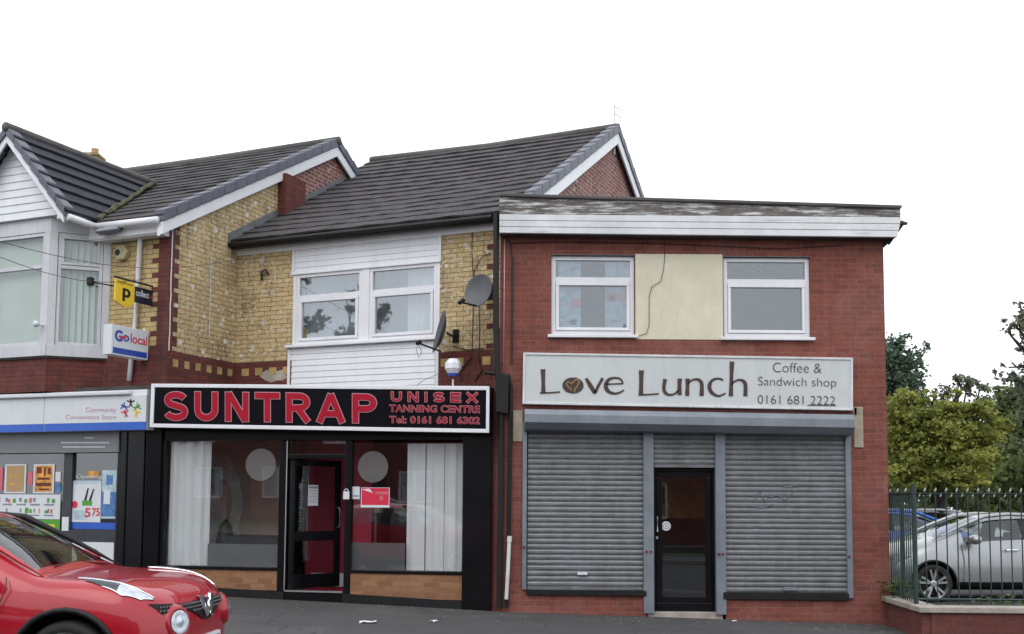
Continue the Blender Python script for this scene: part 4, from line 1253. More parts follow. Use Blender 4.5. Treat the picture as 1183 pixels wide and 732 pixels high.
mb = MB(); mb.fbox(GP, xd1+.05, -.04, -.02, 3.0, -.06, .05); mb.fbox(GP, xd1+.15, xd1+.22, -.02, 3.0, .05, .07)
part(mb, 'pilaster', M['black'], H3, bevel=.006)
r = GP.rect(0, 497.5, 137, 523, .08)
mb = MB(); mb.prism(GP, [(sl0, r[2]), (r[1], r[2]), (r[1], r[3]+.02), (sl0, r[3]+.02)], -.02, .08)
part(mb, 'roller_box', M['grey_box'], H3, bevel=.006)
mb = MB()
for (x0, x1, y, t_) in ((98, 108, 506, .02), (71, 126, 511.5, .012), (73, 121, 516.5, .012)):
    x = x0
    while x < x1:
        ww = random.uniform(1.2, 3.2)
        q_ = pq(GP, x, y-1, min(x+ww, x1), y+.4, .081); mb.prism(GP, q_, .078, .083)
        x += ww+.9
parts(mb, 'small_print', M['signwhite'], H3)
mb = MB()
zg = 3.05
mb.poly([GP.p(sl0, .0, -1.4), GP.p(-.1, .0, -1.4), GP.p(-.1, zg, -1.4), GP.p(sl0, zg, -1.4)])
mb.poly([GP.p(sl0, zg, -1.4), GP.p(-.1, zg, -1.4), GP.p(-.1, zg, -.1), GP.p(sl0, zg, -.1)])
mb.poly([GP.p(sl0, .25, -1.4), GP.p(-.1, .25, -1.4), GP.p(-.1, .25, -.05), GP.p(sl0, .25, -.05)])
mb.poly([GP.p(-.1, 0, -1.4), GP.p(-.1, zg, -1.4), GP.p(-.1, zg, -.1), GP.p(-.1, 0, -.1)])
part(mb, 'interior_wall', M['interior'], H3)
mb = MB(); tp = [GP.p(sl0, 0, .0), GP.p(0, 0, 0), G1.p(0.02, 0, -.02), TW1.p(SL, 0, 0)]
mb.hexa([p+V((0, 0, 3.27)) for p in tp], [p+V((0, 0, 3.12)) for p in tp])
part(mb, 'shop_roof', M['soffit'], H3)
# store fascia sign
sd3 = .22
q = [Gq(-60, 493.2, sd3), Gq(168, 496, sd3), Gq(168, 449.5, sd3), Gq(-60, 449.5, sd3)]
q = [(sl0+.1, q[1][1]), q[1], (q[1][0], q[2][1]), (sl0+.1, q[2][1])]
S3 = thing('shop_sign', 'white store fascia sign with blue lower band and a ring of coloured figures', 'sign', GP.p(q[1][0]-1.5, q[1][1], 0))
mb = MB(); mb.prism(GP, q, -.02, sd3-.012); part(mb, 'backing', M['white'], S3)
zbl = Gq(120, 488, sd3)[1]; ztp = Gq(120, 457.5, sd3)[1]
mb = MB(); x = q[1][0]; W_ = Gq(51, 480, sd3)[0]
mb.fbox(GP, W_+.012, x-.0, zbl, ztp, sd3-.012, sd3); mb.fbox(GP, q[0][0], W_-.012, zbl, ztp, sd3-.012, sd3)
part(mb, 'panel', M['signwhite'], S3, bevel=.003)
mb = MB(); mb.fbox(GP, W_+.012, x-.0, q[1][1], zbl-.002, sd3-.012, sd3+.003); mb.fbox(GP, q[0][0], W_-.012, q[1][1], zbl-.002, sd3-.012, sd3+.003)
part(mb, 'blue_band', M['blue'], S3)
mb = MB(); mb.prism(GP, [(q[0][0], ztp+.01), (Gq(152, 453, sd3)[0], ztp+.01), (Gq(152, 453, sd3)[0], q[2][1]-.01), (q[0][0], q[2][1]-.01)], sd3-.012, sd3+.05)
part(mb, 'top_rail', M['signwhite'], S3, bevel=.015)
mb = MB()
letters(mb, 'Community', pq(GP, 99, 470.5, 134, 477.5, sd3), sd3+.002, GP, -.005, 0)
letters(mb, 'Convenience Store', pq(GP, 76, 479, 134, 484.2, sd3), sd3+.002, GP, -.005, 0)
part(mb, 'lettering', M['pinktext'], S3, recalc=False)
mb = MB()
figs = [((151, 465.5), 0, 0), ((158, 470), 60, 1), ((157.5, 477.5), 15, 2), ((145, 477.5), -15, 3), ((144, 469.5), -60, 4)]
for (cx, cy), ang, mi in figs:
    c = GP.sz(cx, cy, sd3); 
    def W2_(dx, dy):
        a = radians(ang); return (cx+dx*cos(a)-dy*sin(a), cy+dx*sin(a)+dy*cos(a))
    hc = GP.sz(*W2_(0, -3.2), sd3); disc(mb, GP, hc, .019, sd3, sd3+.004, mi, 10)
    for st, wd in (([(0, -2), (0, 2)], 2.4), ([(-4.4, -3.2), (0, -1), (4.4, -3.2)], 1.5), ([(-1.7, 4.4), (0, .5), (1.7, 4.4)], 1.5)):
        ribbon(mb, GP, [W2_(*p) for p in st], wd, sd3+.003, mi, px2m=.0133, sub=2)
part(mb, 'people_emblem', [M['black_matt'], M['green'], M['yellow'], M['logored'], M['logoblue']], S3, recalc=False)

# posters in the store
def post(x0, y0, x1, y1, mats, lab, draw=None, d=-.035, **k):
    return notice(GP, x0, y0, x1, y1, d, mats, lab, 'poster', draw, 'poster', **k)
def bands(cols):
    def f(mb, r):
        w, h = r[1]-r[0], r[3]-r[2]
        for (a, b, c, e, m) in cols:
            mb.fbox(GP, r[0]+w*a, r[0]+w*b, r[2]+h*c, r[2]+h*e, -.036, -.0335+.0004*m, m)
    return f
post(5.5, 536, 30, 569.5, [M['paper'], M['yellow_print'] if 'yellow_print' in M else M['tan'], M['orange']], 'yellow poster with pale border at the left of the store window', bands([(.08, .92, .05, .95, 1), (.25, .75, .55, .6, 2), (.25, .75, .3, .34, 2)]))
post(38.5, 536, 62.5, 569.5, [M['paper'], M['orange'], M['rust']], 'orange and brown burger poster in the store window', bands([(.08, .92, .05, .95, 1), (.15, .4, .68, .9, 2), (.5, .6, .6, .9, 2), (.68, .85, .65, .88, 2), (.2, .8, .46, .54, 2), (.12, .88, .24, .36, 2), (.3, .8, .1, .16, 2)]))
gridc = []
for i in range(6):
    gridc += [(.02+.16*i, .04+.16*i+.09, .55, .62, 1), (.05+.16*i, .08+.16*i, .7, .86, 1), (.02+.16*i, .04+.16*i+.09, .12, .18, 1), (.06+.16*i, .08+.16*i, .26, .42, 1)]
random.seed(12)
for i in range(26):
    u_ = random.uniform(.02, .93); v_ = random.choice((.24, .66)); gridc.append((u_, u_+random.uniform(.015, .04), v_, v_+random.uniform(.1, .22), random.choice((2, 3, 4))))
post(-30, 571, 69.5, 599, [M['paper'], M['paper_grey'], M['pink'], M['orange'], M['green']], 'wide sheet of white offer posters across the lower store window', bands(gridc))
post(40, 600, 69, 618, [M['green'], M['yellow']], 'green poster strip at the foot of the store window', bands([(.3, .8, .2, .7, 1)]))
def p575(mb, r):
    w, h = r[1]-r[0], r[3]-r[2]
    mb.fbox(GP, r[0], r[1], r[3]-h*.08, r[3], -.0345, -.0335, 1)
    mb.fbox(GP, r[0]+w*.14, r[0]+w*.55, r[2]+h*.06, r[2]+h*.28, -.0345, -.0335, 1)
    c = (r[0]+w*.16, r[2]+h*.42); disc(mb, GP, c, .055, -.0345, -.0325, 2, 16)
    mb.prism(GP, [(r[0]+w*.45, r[2]+h*.5), (r[0]+w*.53, r[2]+h*.5), (r[0]+w*.6, r[2]+h*.82), (r[0]+w*.56, r[2]+h*.82)], -.0345, -.0325, 3)
    mb.prism(GP, [(r[0]+w*.60, r[2]+h*.5), (r[0]+w*.68, r[2]+h*.5), (r[0]+w*.78, r[2]+h*.80), (r[0]+w*.74, r[2]+h*.80)], -.0345, -.0325, 3)
    mb.fbox(GP, r[0]+w*.4, r[0]+w*.72, r[2]+h*.40, r[2]+h*.52, -.0345, -.0322, 4)
    letters(mb, '5', [(r[0]+w*.50, r[2]+h*.12), (r[0]+w*.68, r[2]+h*.12), (r[0]+w*.68, r[2]+h*.34), (r[0]+w*.50, r[2]+h*.34)], -.031, GP, .02, 2)
    letters(mb, '75', [(r[0]+w*.73, r[2]+h*.15), (r[0]+w*.98, r[2]+h*.15), (r[0]+w*.98, r[2]+h*.34), (r[0]+w*.73, r[2]+h*.34)], -.031, GP, .02, 2)
post(81, 555, 116.5, 603, [M['paper'], M['paleblue'], M['logored'], M['black_matt'], M['green']], 'white price poster with red figures 5 75 on the store door', p575)
post(117.5, 543, 134, 599, [M['paleblue'], M['softblue'], M['paper']], 'tall blue and white poster at the right edge of the store door', bands([(0, 1, .05, .55, 1), (.15, .6, .3, .6, 2), (.3, .75, .7, .9, 1)]))
for (x0, y0, x1, y1, m_, lab) in ((64, 545, 70, 556, 'paper', 'small pale leaflet right of the burger poster in the store window'), (32, 545, 37.5, 560, 'pink', 'narrow pink leaflet between the two bordered posters in the store window'), (64, 558, 70, 568, 'softblue', 'small blue leaflet under the pale one in the store window'), (-8, 540, 3, 566, 'pink', 'dark pink poster cut off at the left edge of the store window'), (101, 544, 114, 551.5, 'orange', 'orange food picture above the price poster on the store door')):
    post(x0, y0, x1, y1, [M[m_]], lab)
post(81, 603.5, 133, 611, [M['blue']], 'blue strip poster below the price poster on the store door')
notice(GP, 71.5, 597, 79, 613, .012, [M['paper']], 'small white letter plate on the dark store mullion', 'sign', None, 'plate_sign', th=.008)
mb = MB(); r = GP.rect(88, 548, 118, 553.5, -.03); letters(mb, 'Opening', [(r[0], r[2]), (r[1], r[2]), (r[1], r[3]), (r[0], r[3])], -.032, GP, 0)
solo(mb, 'opening_sign', M['signwhite'], 'small white words stuck on the store door glass above the price poster', 'sign', recalc=False)

# ================================================================ projecting signs and wall fittings on unit 1
PL1 = Plane(TW1.p(TW1.sz(173, 400)[0], 0, 0)[:2], TN)            # runs inward; s negative = toward the street
def proj_quad(pl, x0, x1, yt0, yt1, yb0, yb1):
    a = pl.sz(x0, yb0); b = pl.sz(x1, yb1); c = pl.sz(x1, yt1); e = pl.sz(x0, yt0); return [a, b, c, e]
q = proj_quad(PL1, 129, 173, 375, 381.5, 409.5, 416)
s0 = (q[0][0]+q[3][0])/2; s1 = -.03; z1 = (q[2][1]+q[3][1])/2; z0 = (q[0][1]+q[1][1])/2
print('golocal', s0, z0, z1)
GL = thing('projecting_sign', 'white box sign with blue and red lettering and blue stripe projecting above the store', 'sign', PL1.p(s0/2, z0, 0))
mb = MB(); mb.fbox(PL1, s0, s1, z0, z1, -.16, 0); part(mb, 'sign_box', M['signwhite'], GL, bevel=.008)
mb = MB(); w_, h_ = s1-s0, z1-z0
mb.fbox(PL1, s0+.03, s1-.03, z0+h_*.06, z0+h_*.25, 0, .004); part(mb, 'blue_band', M['logoblue'], GL)
def pr(a, b, c, e): return [(s0+w_*a, z0+h_*c), (s0+w_*b, z0+h_*c), (s0+w_*b, z0+h_*e), (s0+w_*a, z0+h_*e)]
mb = MB(); letters(mb, 'G', pr(.08, .28, .46, .84), .004, PL1, .04); letters(mb, 'O', pr(.29, .46, .50, .72), .004, PL1, .04)
part(mb, 'lettering', M['logoblue'], GL, recalc=False)
mb = MB(); letters(mb, 'local', pr(.50, .96, .49, .80), .004, PL1, .01)
mb.prism(PL1, [(s0+w_*.2, z0+h_*.60), (s0+w_*.3, z0+h_*.60), (s0+w_*.3, z0+h_*.56), (s0+w_*.4, z0+h_*.625), (s0+w_*.3, z0+h_*.69), (s0+w_*.3, z0+h_*.65), (s0+w_*.2, z0+h_*.65)], .0, .006)
part(mb, 'lettering', M['logored'], GL, recalc=False)
mb = MB(); letters(mb, 'convenience', pr(.08, .52, .32, .36), .004, PL1, 0)
mb = MB(); mb.fbox(PL1, s1, 0.02, z0+.06, z0+.12, -.12, -.04); mb.fbox(PL1, s1, .02, z1-.12, z1-.06, -.12, -.04)
part(mb, 'bracket', M['aluminium'], GL)
PL2 = Plane(TW1.p(TW1.sz(177, 340)[0], 0, 0)[:2], TN)
a = PL2.sz(134, 322); b = PL2.sz(156, 327); c = PL2.sz(156, 352); e = PL2.sz(134, 347); t = PL2.sz(145, 355.5)
zt_, zb_ = (a[1]+b[1])/2, (c[1]+e[1])/2
YS = thing('projecting_sign', 'yellow pointed sign with black letter p projecting high on the brick beside the bay', 'sign', PL2.p((a[0]+b[0])/2, zb_, 0))
ym = (a[0]+b[0])/2
mb = MB(); mb.prism(PL2, [(a[0], zb_), (ym, zb_-.07), (b[0], zb_), (b[0], zt_), (a[0], zt_)], -.03, 0); part(mb, 'sign_plate', M['yellow'], YS, bevel=.004)
yw = b[0]-a[0]; yh = zt_-zb_
mb = MB(); letters(mb, 'PayPoint', [(a[0]+yw*.12, zt_-yh*.2), (b[0]-yw*.08, zt_-yh*.2), (b[0]-yw*.08, zt_-yh*.05), (a[0]+yw*.12, zt_-yh*.05)], .002, PL2, .01)
letters(mb, 'p', [(a[0]+yw*.36, zb_+yh*.06), (a[0]+yw*.78, zb_+yh*.06), (a[0]+yw*.78, zb_+yh*.66), (a[0]+yw*.36, zb_+yh*.66)], .002, PL2, .03)
part(mb, 'lettering', M['black_matt'], YS, recalc=False)
mb = MB(); mb.tube([PL2.p(a[0]-.02, zt_+.03, -.015), PL2.p(0, zt_+.03, -.015)], .014, 6); part(mb, 'bracket', M['plastic'], YS)
g0 = PL2.sz(157, 329); g1 = PL2.sz(176, 334); g2 = PL2.sz(176, 355)
CS = thing('projecting_sign', 'small dark sign with white lettering beside the yellow pointed sign', 'sign', PL2.p((g0[0])/2, g2[1], 0))
mb = MB(); mb.fbox(PL2, b[0]+.01, -.01, g2[1]+.02, g0[1]-.02, -.03, 0); part(mb, 'sign_plate', M['navy'], CS, bevel=.004)
cw = -.01-b[0]-.01; ch_ = g0[1]-g2[1]-.04
mb = MB(); letters(mb, 'collect', [(b[0]+.01+cw*.04, g2[1]+.02+ch_*.42), (b[0]+.01+cw*.78, g2[1]+.02+ch_*.42), (b[0]+.01+cw*.78, g2[1]+.02+ch_*.82), (b[0]+.01+cw*.04, g2[1]+.02+ch_*.82)], .002, PL2, .02)
part(mb, 'lettering', M['signwhite'], CS, recalc=False)
mb = MB(); letters(mb, '+', [(b[0]+.01+cw*.82, g2[1]+.02+ch_*.46), (b[0]+.01+cw*.95, g2[1]+.02+ch_*.46), (b[0]+.01+cw*.95, g2[1]+.02+ch_*.66), (b[0]+.01+cw*.82, g2[1]+.02+ch_*.66)], .002, PL2, .02)
part(mb, 'lettering', M['logored'], CS, recalc=False)
# camera arm on the bay
bp, bL = bay_planes[2]
c = bp.sz(107, 326, .02); pB = bp.p(c[0], c[1], .03)
mb = MB(); e_ = at(131, 330, pB.y-.15); mb.tube([pB+V((0, 0, -.0)), e_], .012, 6)
LM = thing('security_camera', 'small black security camera on an arm fixed to the white bay', 'camera', (pB.x, pB.y, pB.z-.05))
part(mb, 'arm', M['plastic'], LM)
mb = MB(); mb.box(pB.x-.07, pB.x+.02, pB.y-.07, pB.y+.03, pB.z-.05, pB.z+.07); part(mb, 'camera_body', M['plastic'], LM, bevel=.01)
c = FP.sz(42, 374, .1); pB = FP.p(c[0], c[1], .1)
mb = MB(); mb.lathe(pB, (.3, -1, -.2), [(.0, -.02), (.045, -.02), (.05, .03), (.035, .07), (0, .075)], 14); mb.tube([pB, FP.p(c[0]+.05, c[1]-.02, .0)], .015, 6)
solo(mb, 'dome_camera', M['paper'], 'small white camera on the front corner of the bay', 'camera', smooth=True)
c = TW1.sz(138, 291, .1); pB = TW1.p(c[0], c[1], 0)
AB = thing('alarm_box', 'cream hexagonal alarm box on the stained brick beside the bay', 'alarm box', pB-V((0, 0, .15)))
mb = MB(); mb.prism(TW1, [(c[0]+.13*cos(k*pi/3)*1.1, c[1]+.13*sin(k*pi/3)) for k in range(6)], 0, .09); part(mb, 'casing', M['alarm'], AB, bevel=.015)
mb = MB(); disc(mb, TW1, (c[0]-.05, c[1]), .05, .085, .094, 0, 16); part(mb, 'sounder_grille', M['plastic'], AB)
c = TW1.sz(133, 266, .25); pB = TW1.p(c[0], c[1], .3)
FLt = thing('floodlight', 'grey floodlight tucked under the white gutter beside the bay', 'floodlight', pB-V((0, 0, .1)))
mb = MB(); mb.hexa([pB+V((-.24, -.12, -.07)), pB+V((.14, -.12, -.02)), pB+V((.14, .12, -.02)), pB+V((-.24, .12, -.07))][::-1],
                   [pB+V((-.2, -.1, -.01)), pB+V((.12, -.1, .08)), pB+V((.12, .1, .08)), pB+V((-.2, .1, -.01))][::-1])
part(mb, 'lamp_head', M['galv_rail'], FLt, bevel=.02)
mb = MB(); mb.tube([pB+V((.1, 0, .02)), TW1.p(c[0]+.25, c[1]+.02, .0)], .025, 6); part(mb, 'bracket', M['plastic'], FLt)

# ================================================================ fittings right of the upper window: dishes, lamp
def sat_dish(px_, py_, nrm, r, label, asp=1.0, pole_to=None, depth_d=.35, lnb=None):
    c = TW2.sz(px_, py_, depth_d); P = TW2.p(c[0], c[1], depth_d)
    o = thing('satellite_dish', label, 'satellite dish', (P.x, P.y, P.z-r), group='satellite dishes on the tanning shop wall')
    nrm = V(nrm).normalized(); mb = MB()
    prof = [(r*t, .16*r*t*t*1.6) for t in (0.001, .25, .5, .75, .95, 1.0)]
    prof2 = [(r*1.0, .26*r-.012), (r*.5, .16*r*.25*1.6-.014), (.001, -.014)]
    mb.lathe(P, nrm, prof+prof2, 28, sq=asp, ref=V((0, 0, 1)))
    part(mb, 'dish', M['dish'], o, smooth=True)
    W = TW2.p(pole_to[0], pole_to[1], 0)
    mb = MB(); bk = P-nrm*.05
    mb.tube([bk, V((W.x, W.y, bk.z))+TW2.n*.12, V((W.x, W.y, W.z))+TW2.n*.02], .018, 7)
    mb.fbox(TW2, pole_to[0]-.05, pole_to[0]+.05, pole_to[1]-.1, pole_to[1]+.1, 0, .02)
    part(mb, 'bracket', M['plastic'], o)
    low = P - V((0, 0, r*.9)); tip = P+nrm*r*1.15-V((0, 0, r*.45))
    if lnb: tip = lnb
    mb = MB(); mb.tube([low+nrm*.05, tip], .013, 7); part(mb, 'arm', M['plastic'], o)
    mb = MB(); dd = (P+nrm*.1-tip).normalized(); mb.tube([tip-dd*.03, tip+dd*.08], [.028, .035], 10); part(mb, 'receiver', M['plastic'], o)
    return o
tip1 = at(532, 349, 15.1)
sat_dish(555, 337, (-.50, -.84, .22), .255, 'grey satellite dish on the brick beside the drainpipe, higher and wider facing of the two', asp=.9, pole_to=T(566, 338), depth_d=.45, lnb=tip1)
tip2 = at(483, 396, 14.75)
sat_dish(513, 384, (-.97, -.2, .24), .325, 'dark satellite dish seen almost edge on beside the upper window', asp=1.0, pole_to=T(527, 388), depth_d=.40, lnb=tip2)
c = at(523.5, 424, 15.35)
GLB = thing('globe_lamp', 'white globe lamp with blue collar standing behind the tanning sign', 'lamp', (c.x, c.y, zTop))
mb = MB(); R_ = .125
mb.lathe(c, (0, 0, 1), [(0.0, -R_*.85), (R_*.55, -R_*.8), (R_*.95, -.02), (R_*.92, R_*.45), (R_*.55, R_*.95), (0, R_*1.02)], 8)
part(mb, 'globe', M['globe'], GLB)
mb = MB(); mb.lathe(c-V((0, 0, R_*.95)), (0, 0, 1), [(0, -.01), (.07, -.01), (.075, .03), (0, .03)], 14); part(mb, 'collar', M['logoblue'], GLB)
mb = MB(); mb.tube([c-V((0, 0, .17)), V((c.x, c.y, zTop))], .014, 8); part(mb, 'post', M['paper'], GLB)
# cables on that wall
mb = MB()
def cab(pl, pix, d, r=.006):
    mb.tube([pl.p(*pl.sz(x, y, d), d) for x, y in pix], r, 5)
cab(TW2, [(546, 250), (545, 290), (547, 330), (546, 380), (545, 412)], .015)
cab(TW2, [(553, 350), (554, 380), (553, 412)], .015)
cab(TW2, [(566, 292), (556, 297), (548, 312), (545, 330)], .02)
cab(TW2, [(523, 400), (540, 404), (560, 402)], .02, .008)
cab(TW2, [(545, 412), (530, 430), (533, 440)], .03, .012)
cab(TW2, [(553, 412), (556, 428), (548, 440)], .03, .012)
part(mb, 'cable', M['cable'], H2)
mb = MB(); cab(TW2, [(483, 398), (481, 405), (484, 413), (487, 406), (484, 398)], .7, .004)
cab(TW2, [(522, 424), (505, 432), (488, 440), (480, 446)], .4, .004)
part(mb, 'cable', M['cable'], H2, label='loose cable hanging before the white boarding')

# ================================================================ RIGHT-HAND SHOP
H4 = thing('sandwich_shop', 'flat roofed red brick sandwich shop with cream panel between upper windows and grey shutters', 'shop', (2.6, 15.0, gz(2.6)))
def R(px, py, d=0): return RP.sz(px, py, d)
sL, sRr = R(577, 480)[0], R(1024.5, 480)[0]
zTopR = R(800, 238)[1]
w1 = RP.rect(637, 295, 733, 386.5); w2 = RP.rect(836, 297, 936, 389.5)
cp = RP.rect(734, 293.5, 835, 392)
sh1 = RP.rect(605, 500, 746, 682); sh3 = RP.rect(838, 505, 982, 689); drp = RP.rect(747, 500, 838, 708)
holes = [w1, w2, (sh1[0]+.03, sh1[1], sh1[2]+.02, sh1[3]), (drp[0], drp[1], gz(2.5), drp[3]), (sh3[0], sh3[1]-.03, sh3[2]+.02, sh3[3])]
# unify tops
zs_t = R(790, 496.5)[1]
holes = [w1, w2, (sh1[0]+.03, drp[0], sh1[2]+.0, zs_t), (drp[0], drp[1], -.2, zs_t), (drp[1], sh3[1]-.03, sh3[2]+.0, zs_t)]
mb = MB(); wall(mb, RP, sL, sRr, -.25, zTopR, holes, .2)
part(mb, 'front_wall', M['brick_red'], H4, recalc=False)
bk = [V((sRr, 15, 0)), V((sRr+.1, 20.2, 0)), G2.p(HD2-.2, 0, .15), V((-.02, 15.85, 0)), V((sL, 15, 0))]
mb = MB()
for a, b in zip(bk[:-1], bk[1:]):
    mb.poly([a+V((0, 0, -.25)), b+V((0, 0, -.25)), b+V((0, 0, zTopR)), a+V((0, 0, zTopR))])
part(mb, 'side_wall', M['brick_red'], H4)
# cream panel
mb = MB(); mb.fbox(RP, cp[0], cp[1], cp[2], cp[3], -.02, .006); part(mb, 'render_panel', M['cream'], H4, label='smooth cream panel between the upper windows')
mb = MB(); rr_ = RP.rect(735, 393, 838, 407, 0); mb.fbox(RP, rr_[0], rr_[1], rr_[2], rr_[3], -.02, .004)
upvc_window(H4, RP, w1[0], w1[1], w1[2], w1[3], -.04, .30, True, w=.06, openw=.045)
upvc_window(H4, RP, w2[0], w2[1], w2[2], w2[3], -.04, .30, True, w=.06, openw=.045)
mb = MB(); mb.fbox(RP, w1[0], w1[1], w1[3]-.0, w1[3]+.012, -.04, .012); mb.fbox(RP, w2[0], w2[1], w2[3], w2[3]+.012, -.04, .012)
parts(mb, 'drip_strip', M['lead'], H4)
# upper room
mb = MB(); zu = w1[2]-.9; 
mb.poly([(sL+.2, 18, zu), (sRr-.1, 18, zu), (sRr-.1, 18, zTopR-.1), (sL+.2, 18, zTopR-.1)])
mb.poly([(sL+.2, 15.1, zu), (sRr-.1, 15.1, zu), (sRr-.1, 18, zu), (sL+.2, 18, zu)])
mb.poly([(sL+.2, 15.1, zTopR-.1), (sRr-.1, 15.1, zTopR-.1), (sRr-.1, 18, zTopR-.1), (sL+.2, 18, zTopR-.1)])
mb.poly([(2.4, 15.1, zu), (2.4, 18, zu), (2.4, 18, zTopR-.1), (2.4, 15.1, zTopR-.1)])
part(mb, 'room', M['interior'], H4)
# papers stuck inside left window
def wp(x0, y0, x1, y1, m, lab, d=-.10, nm='window_paper', dr=None):
    r = RP.rect(x0, y0, x1, y1, d); mb = MB(); mb.fbox(RP, r[0], r[1], r[2], r[3], d-.003, d)
    if dr:
        for a, b, c, e, mi in dr: mb.fbox(RP, r[0]+(r[1]-r[0])*a, r[0]+(r[1]-r[0])*b, r[2]+(r[3]-r[2])*c, r[2]+(r[3]-r[2])*e, d, d+.002, mi)
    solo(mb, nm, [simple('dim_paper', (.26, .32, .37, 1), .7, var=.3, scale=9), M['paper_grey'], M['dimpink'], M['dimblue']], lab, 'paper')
random.seed(5)
fleck = [(x, x+random.uniform(.1, .3), y, y+random.uniform(.02, .06), random.choice([1, 1, 3])) for x, y in [(random.uniform(0, .7), random.uniform(.02, .92)) for _ in range(16)]]
wp(645, 300, 671, 386, 'paper', 'strip of printed papers stuck inside the left of the shop upper window', dr=fleck+[(.55, 1, .35, .48, 2), (.5, 1, .04, .26, 3), (0, .3, .5, .8, 3)])
fleck2 = [(x, x+random.uniform(.1, .3), y, y+random.uniform(.02, .06), 1) for x, y in [(random.uniform(0, .7), random.uniform(.02, .92)) for _ in range(12)]]
wp(699, 300, 727, 386, 'paper', 'strip of printed papers stuck inside the right of the shop upper window', dr=fleck2+[(.05, .85, .44, .56, 2), (0, 1, .0, .2, 1)])
wp(708, 372, 724, 383, 'paper', 'small white label stuck low in the papered upper window', d=-.093)
# roof edge: felt upstand and white boards, with overhang
fd = .24
ft = [R(577, 226, fd), R(1041, 240, fd)]; fm = [R(577, 247, fd), R(1041, 250.5, fd)]; fb = [R(577, 268.5, fd), R(1037, 273.5, fd)]
mb = MB(); mb.prism(RP, [fm[0], fm[1], ft[1], ft[0]], -.5, fd-.01)
FE = part(mb, 'roof_edge', M['felt'], H4, bevel=.012, label='weathered dark felt edge of the flat roof')
mb = MB(); mb.prism(RP, [(ft[0][0], ft[0][1]-.012), (ft[1][0], ft[1][1]-.012), (ft[1][0]+.01, ft[1][1]+.035), (ft[0][0], ft[0][1]+.035)], -.5, fd+.03)
part(mb, 'drip_cap', M['ridge'], FE, bevel=.012)
mb = MB()
for k in range(3):
    a0 = V(fb[0]).lerp(V(fm[0]), k/3); a1 = V(fb[0]).lerp(V(fm[0]), (k+.95)/3)
    b0 = V(fb[1]).lerp(V(fm[1]), k/3); b1 = V(fb[1]).lerp(V(fm[1]), (k+.95)/3)
    mb.prism(RP, [a0, b0, b1, a1], fd-.05, fd+.004*k)
part(mb, 'fascia', M['fascia'], H4, bevel=.004)
mb = MB(); mb.prism(RP, [(fb[0][0]+.0, fb[0][1]-.0), (fb[1][0]-.01, fb[1][1]-.0), (fb[1][0]-.01, fb[1][1]+.03), (fb[0][0], fb[0][1]+.03)], 0, fd-.05)
xr = fb[1][0]
mb.hexa([V((sRr, 15-.0, fb[1][1]-.1)), V((xr-.02, 15-fd+.06, fb[1][1]-.0)), V((xr-.02, 15-fd+.06, fm[1][1])), V((sRr, 15, fm[1][1]))],
        [V((sRr, 20, fb[1][1]-.1)), V((xr-.02, 20, fb[1][1]-.0)), V((xr-.02, 20, fm[1][1])), V((sRr, 20, fm[1][1]))])
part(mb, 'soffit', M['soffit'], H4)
mb = MB(); mb.hexa([V((ft[0][0], 15.3, ft[0][1]-.05)), V((ft[1][0], 15.3, ft[1][1]-.05)), V((ft[1][0]+.05, 20.3, ft[1][1]-.1)), V((2.1, 20.0, ft[0][1]-.1)), V((.1, 15.9, ft[0][1]-.05))],
                   [V((ft[0][0], 15.3, ft[0][1]-.25)), V((ft[1][0], 15.3, ft[1][1]-.25)), V((ft[1][0]+.05, 20.3, ft[1][1]-.25)), V((2.1, 20.0, ft[0][1]-.25)), V((.1, 15.9, ft[0][1]-.25))])
part(mb, 'roof', M['felt'], H4)
# gutter outlet at the corner
mb = MB(); p_ = V((ft[1][0]+.0, 15-fd+.05, fm[1][1]-.06)); mb.tube([p_+V((-.05, 0, 0)), p_+V((.10, 0, -.02))], [.05, .02], 8); mb.tube([p_+V((.04, 0, -.02)), p_+V((-.12, .15, -.28))], .02, 6)
part(mb, 'gutter_outlet', M['soffit'], H4)
# stone blocks at either side of the roller box
mb = MB()
for (x0, y0, x1, y1) in ((592.5, 474, 604, 510), (986, 470, 997, 517), (985, 470, 990, 480)):
    r = RP.rect(x0, y0, x1, y1); mb.fbox(RP, r[0], r[1], r[2], r[3], -.01, .02)
parts(mb, 'corbel_block', M['stone'], H4, bevel=.01)
# roller box
q = [R(606, 494, .3), R(987, 500, .3), R(987, 480.5, .3), R(606, 474.5, .3)]
mb = MB()
prof = [(0, 0), (.0, .0)]
zt0, zt1 = R(606, 472, .28), R(987, 478.5, .28); zb0, zb1 = R(606, 495, .28), R(987, 501.5, .28)
def boxprof(s, zt, zb): 
    h = zt-zb
    return [RP.p(s, zb-.02, 0), RP.p(s, zb, .20), RP.p(s, zb+.09, .30), RP.p(s, zt-.07, .30), RP.p(s, zt, .24), RP.p(s, zt+.01, 0)]
A_ = boxprof(zt0[0], zt0[1], zb0[1]); B_ = boxprof(zt1[0], zt1[1], zb1[1])
mb.hexa(A_, B_)
part(mb, 'roller_box', M['galv_rail'], H4, bevel=.004, label='long grey roller shutter housing')
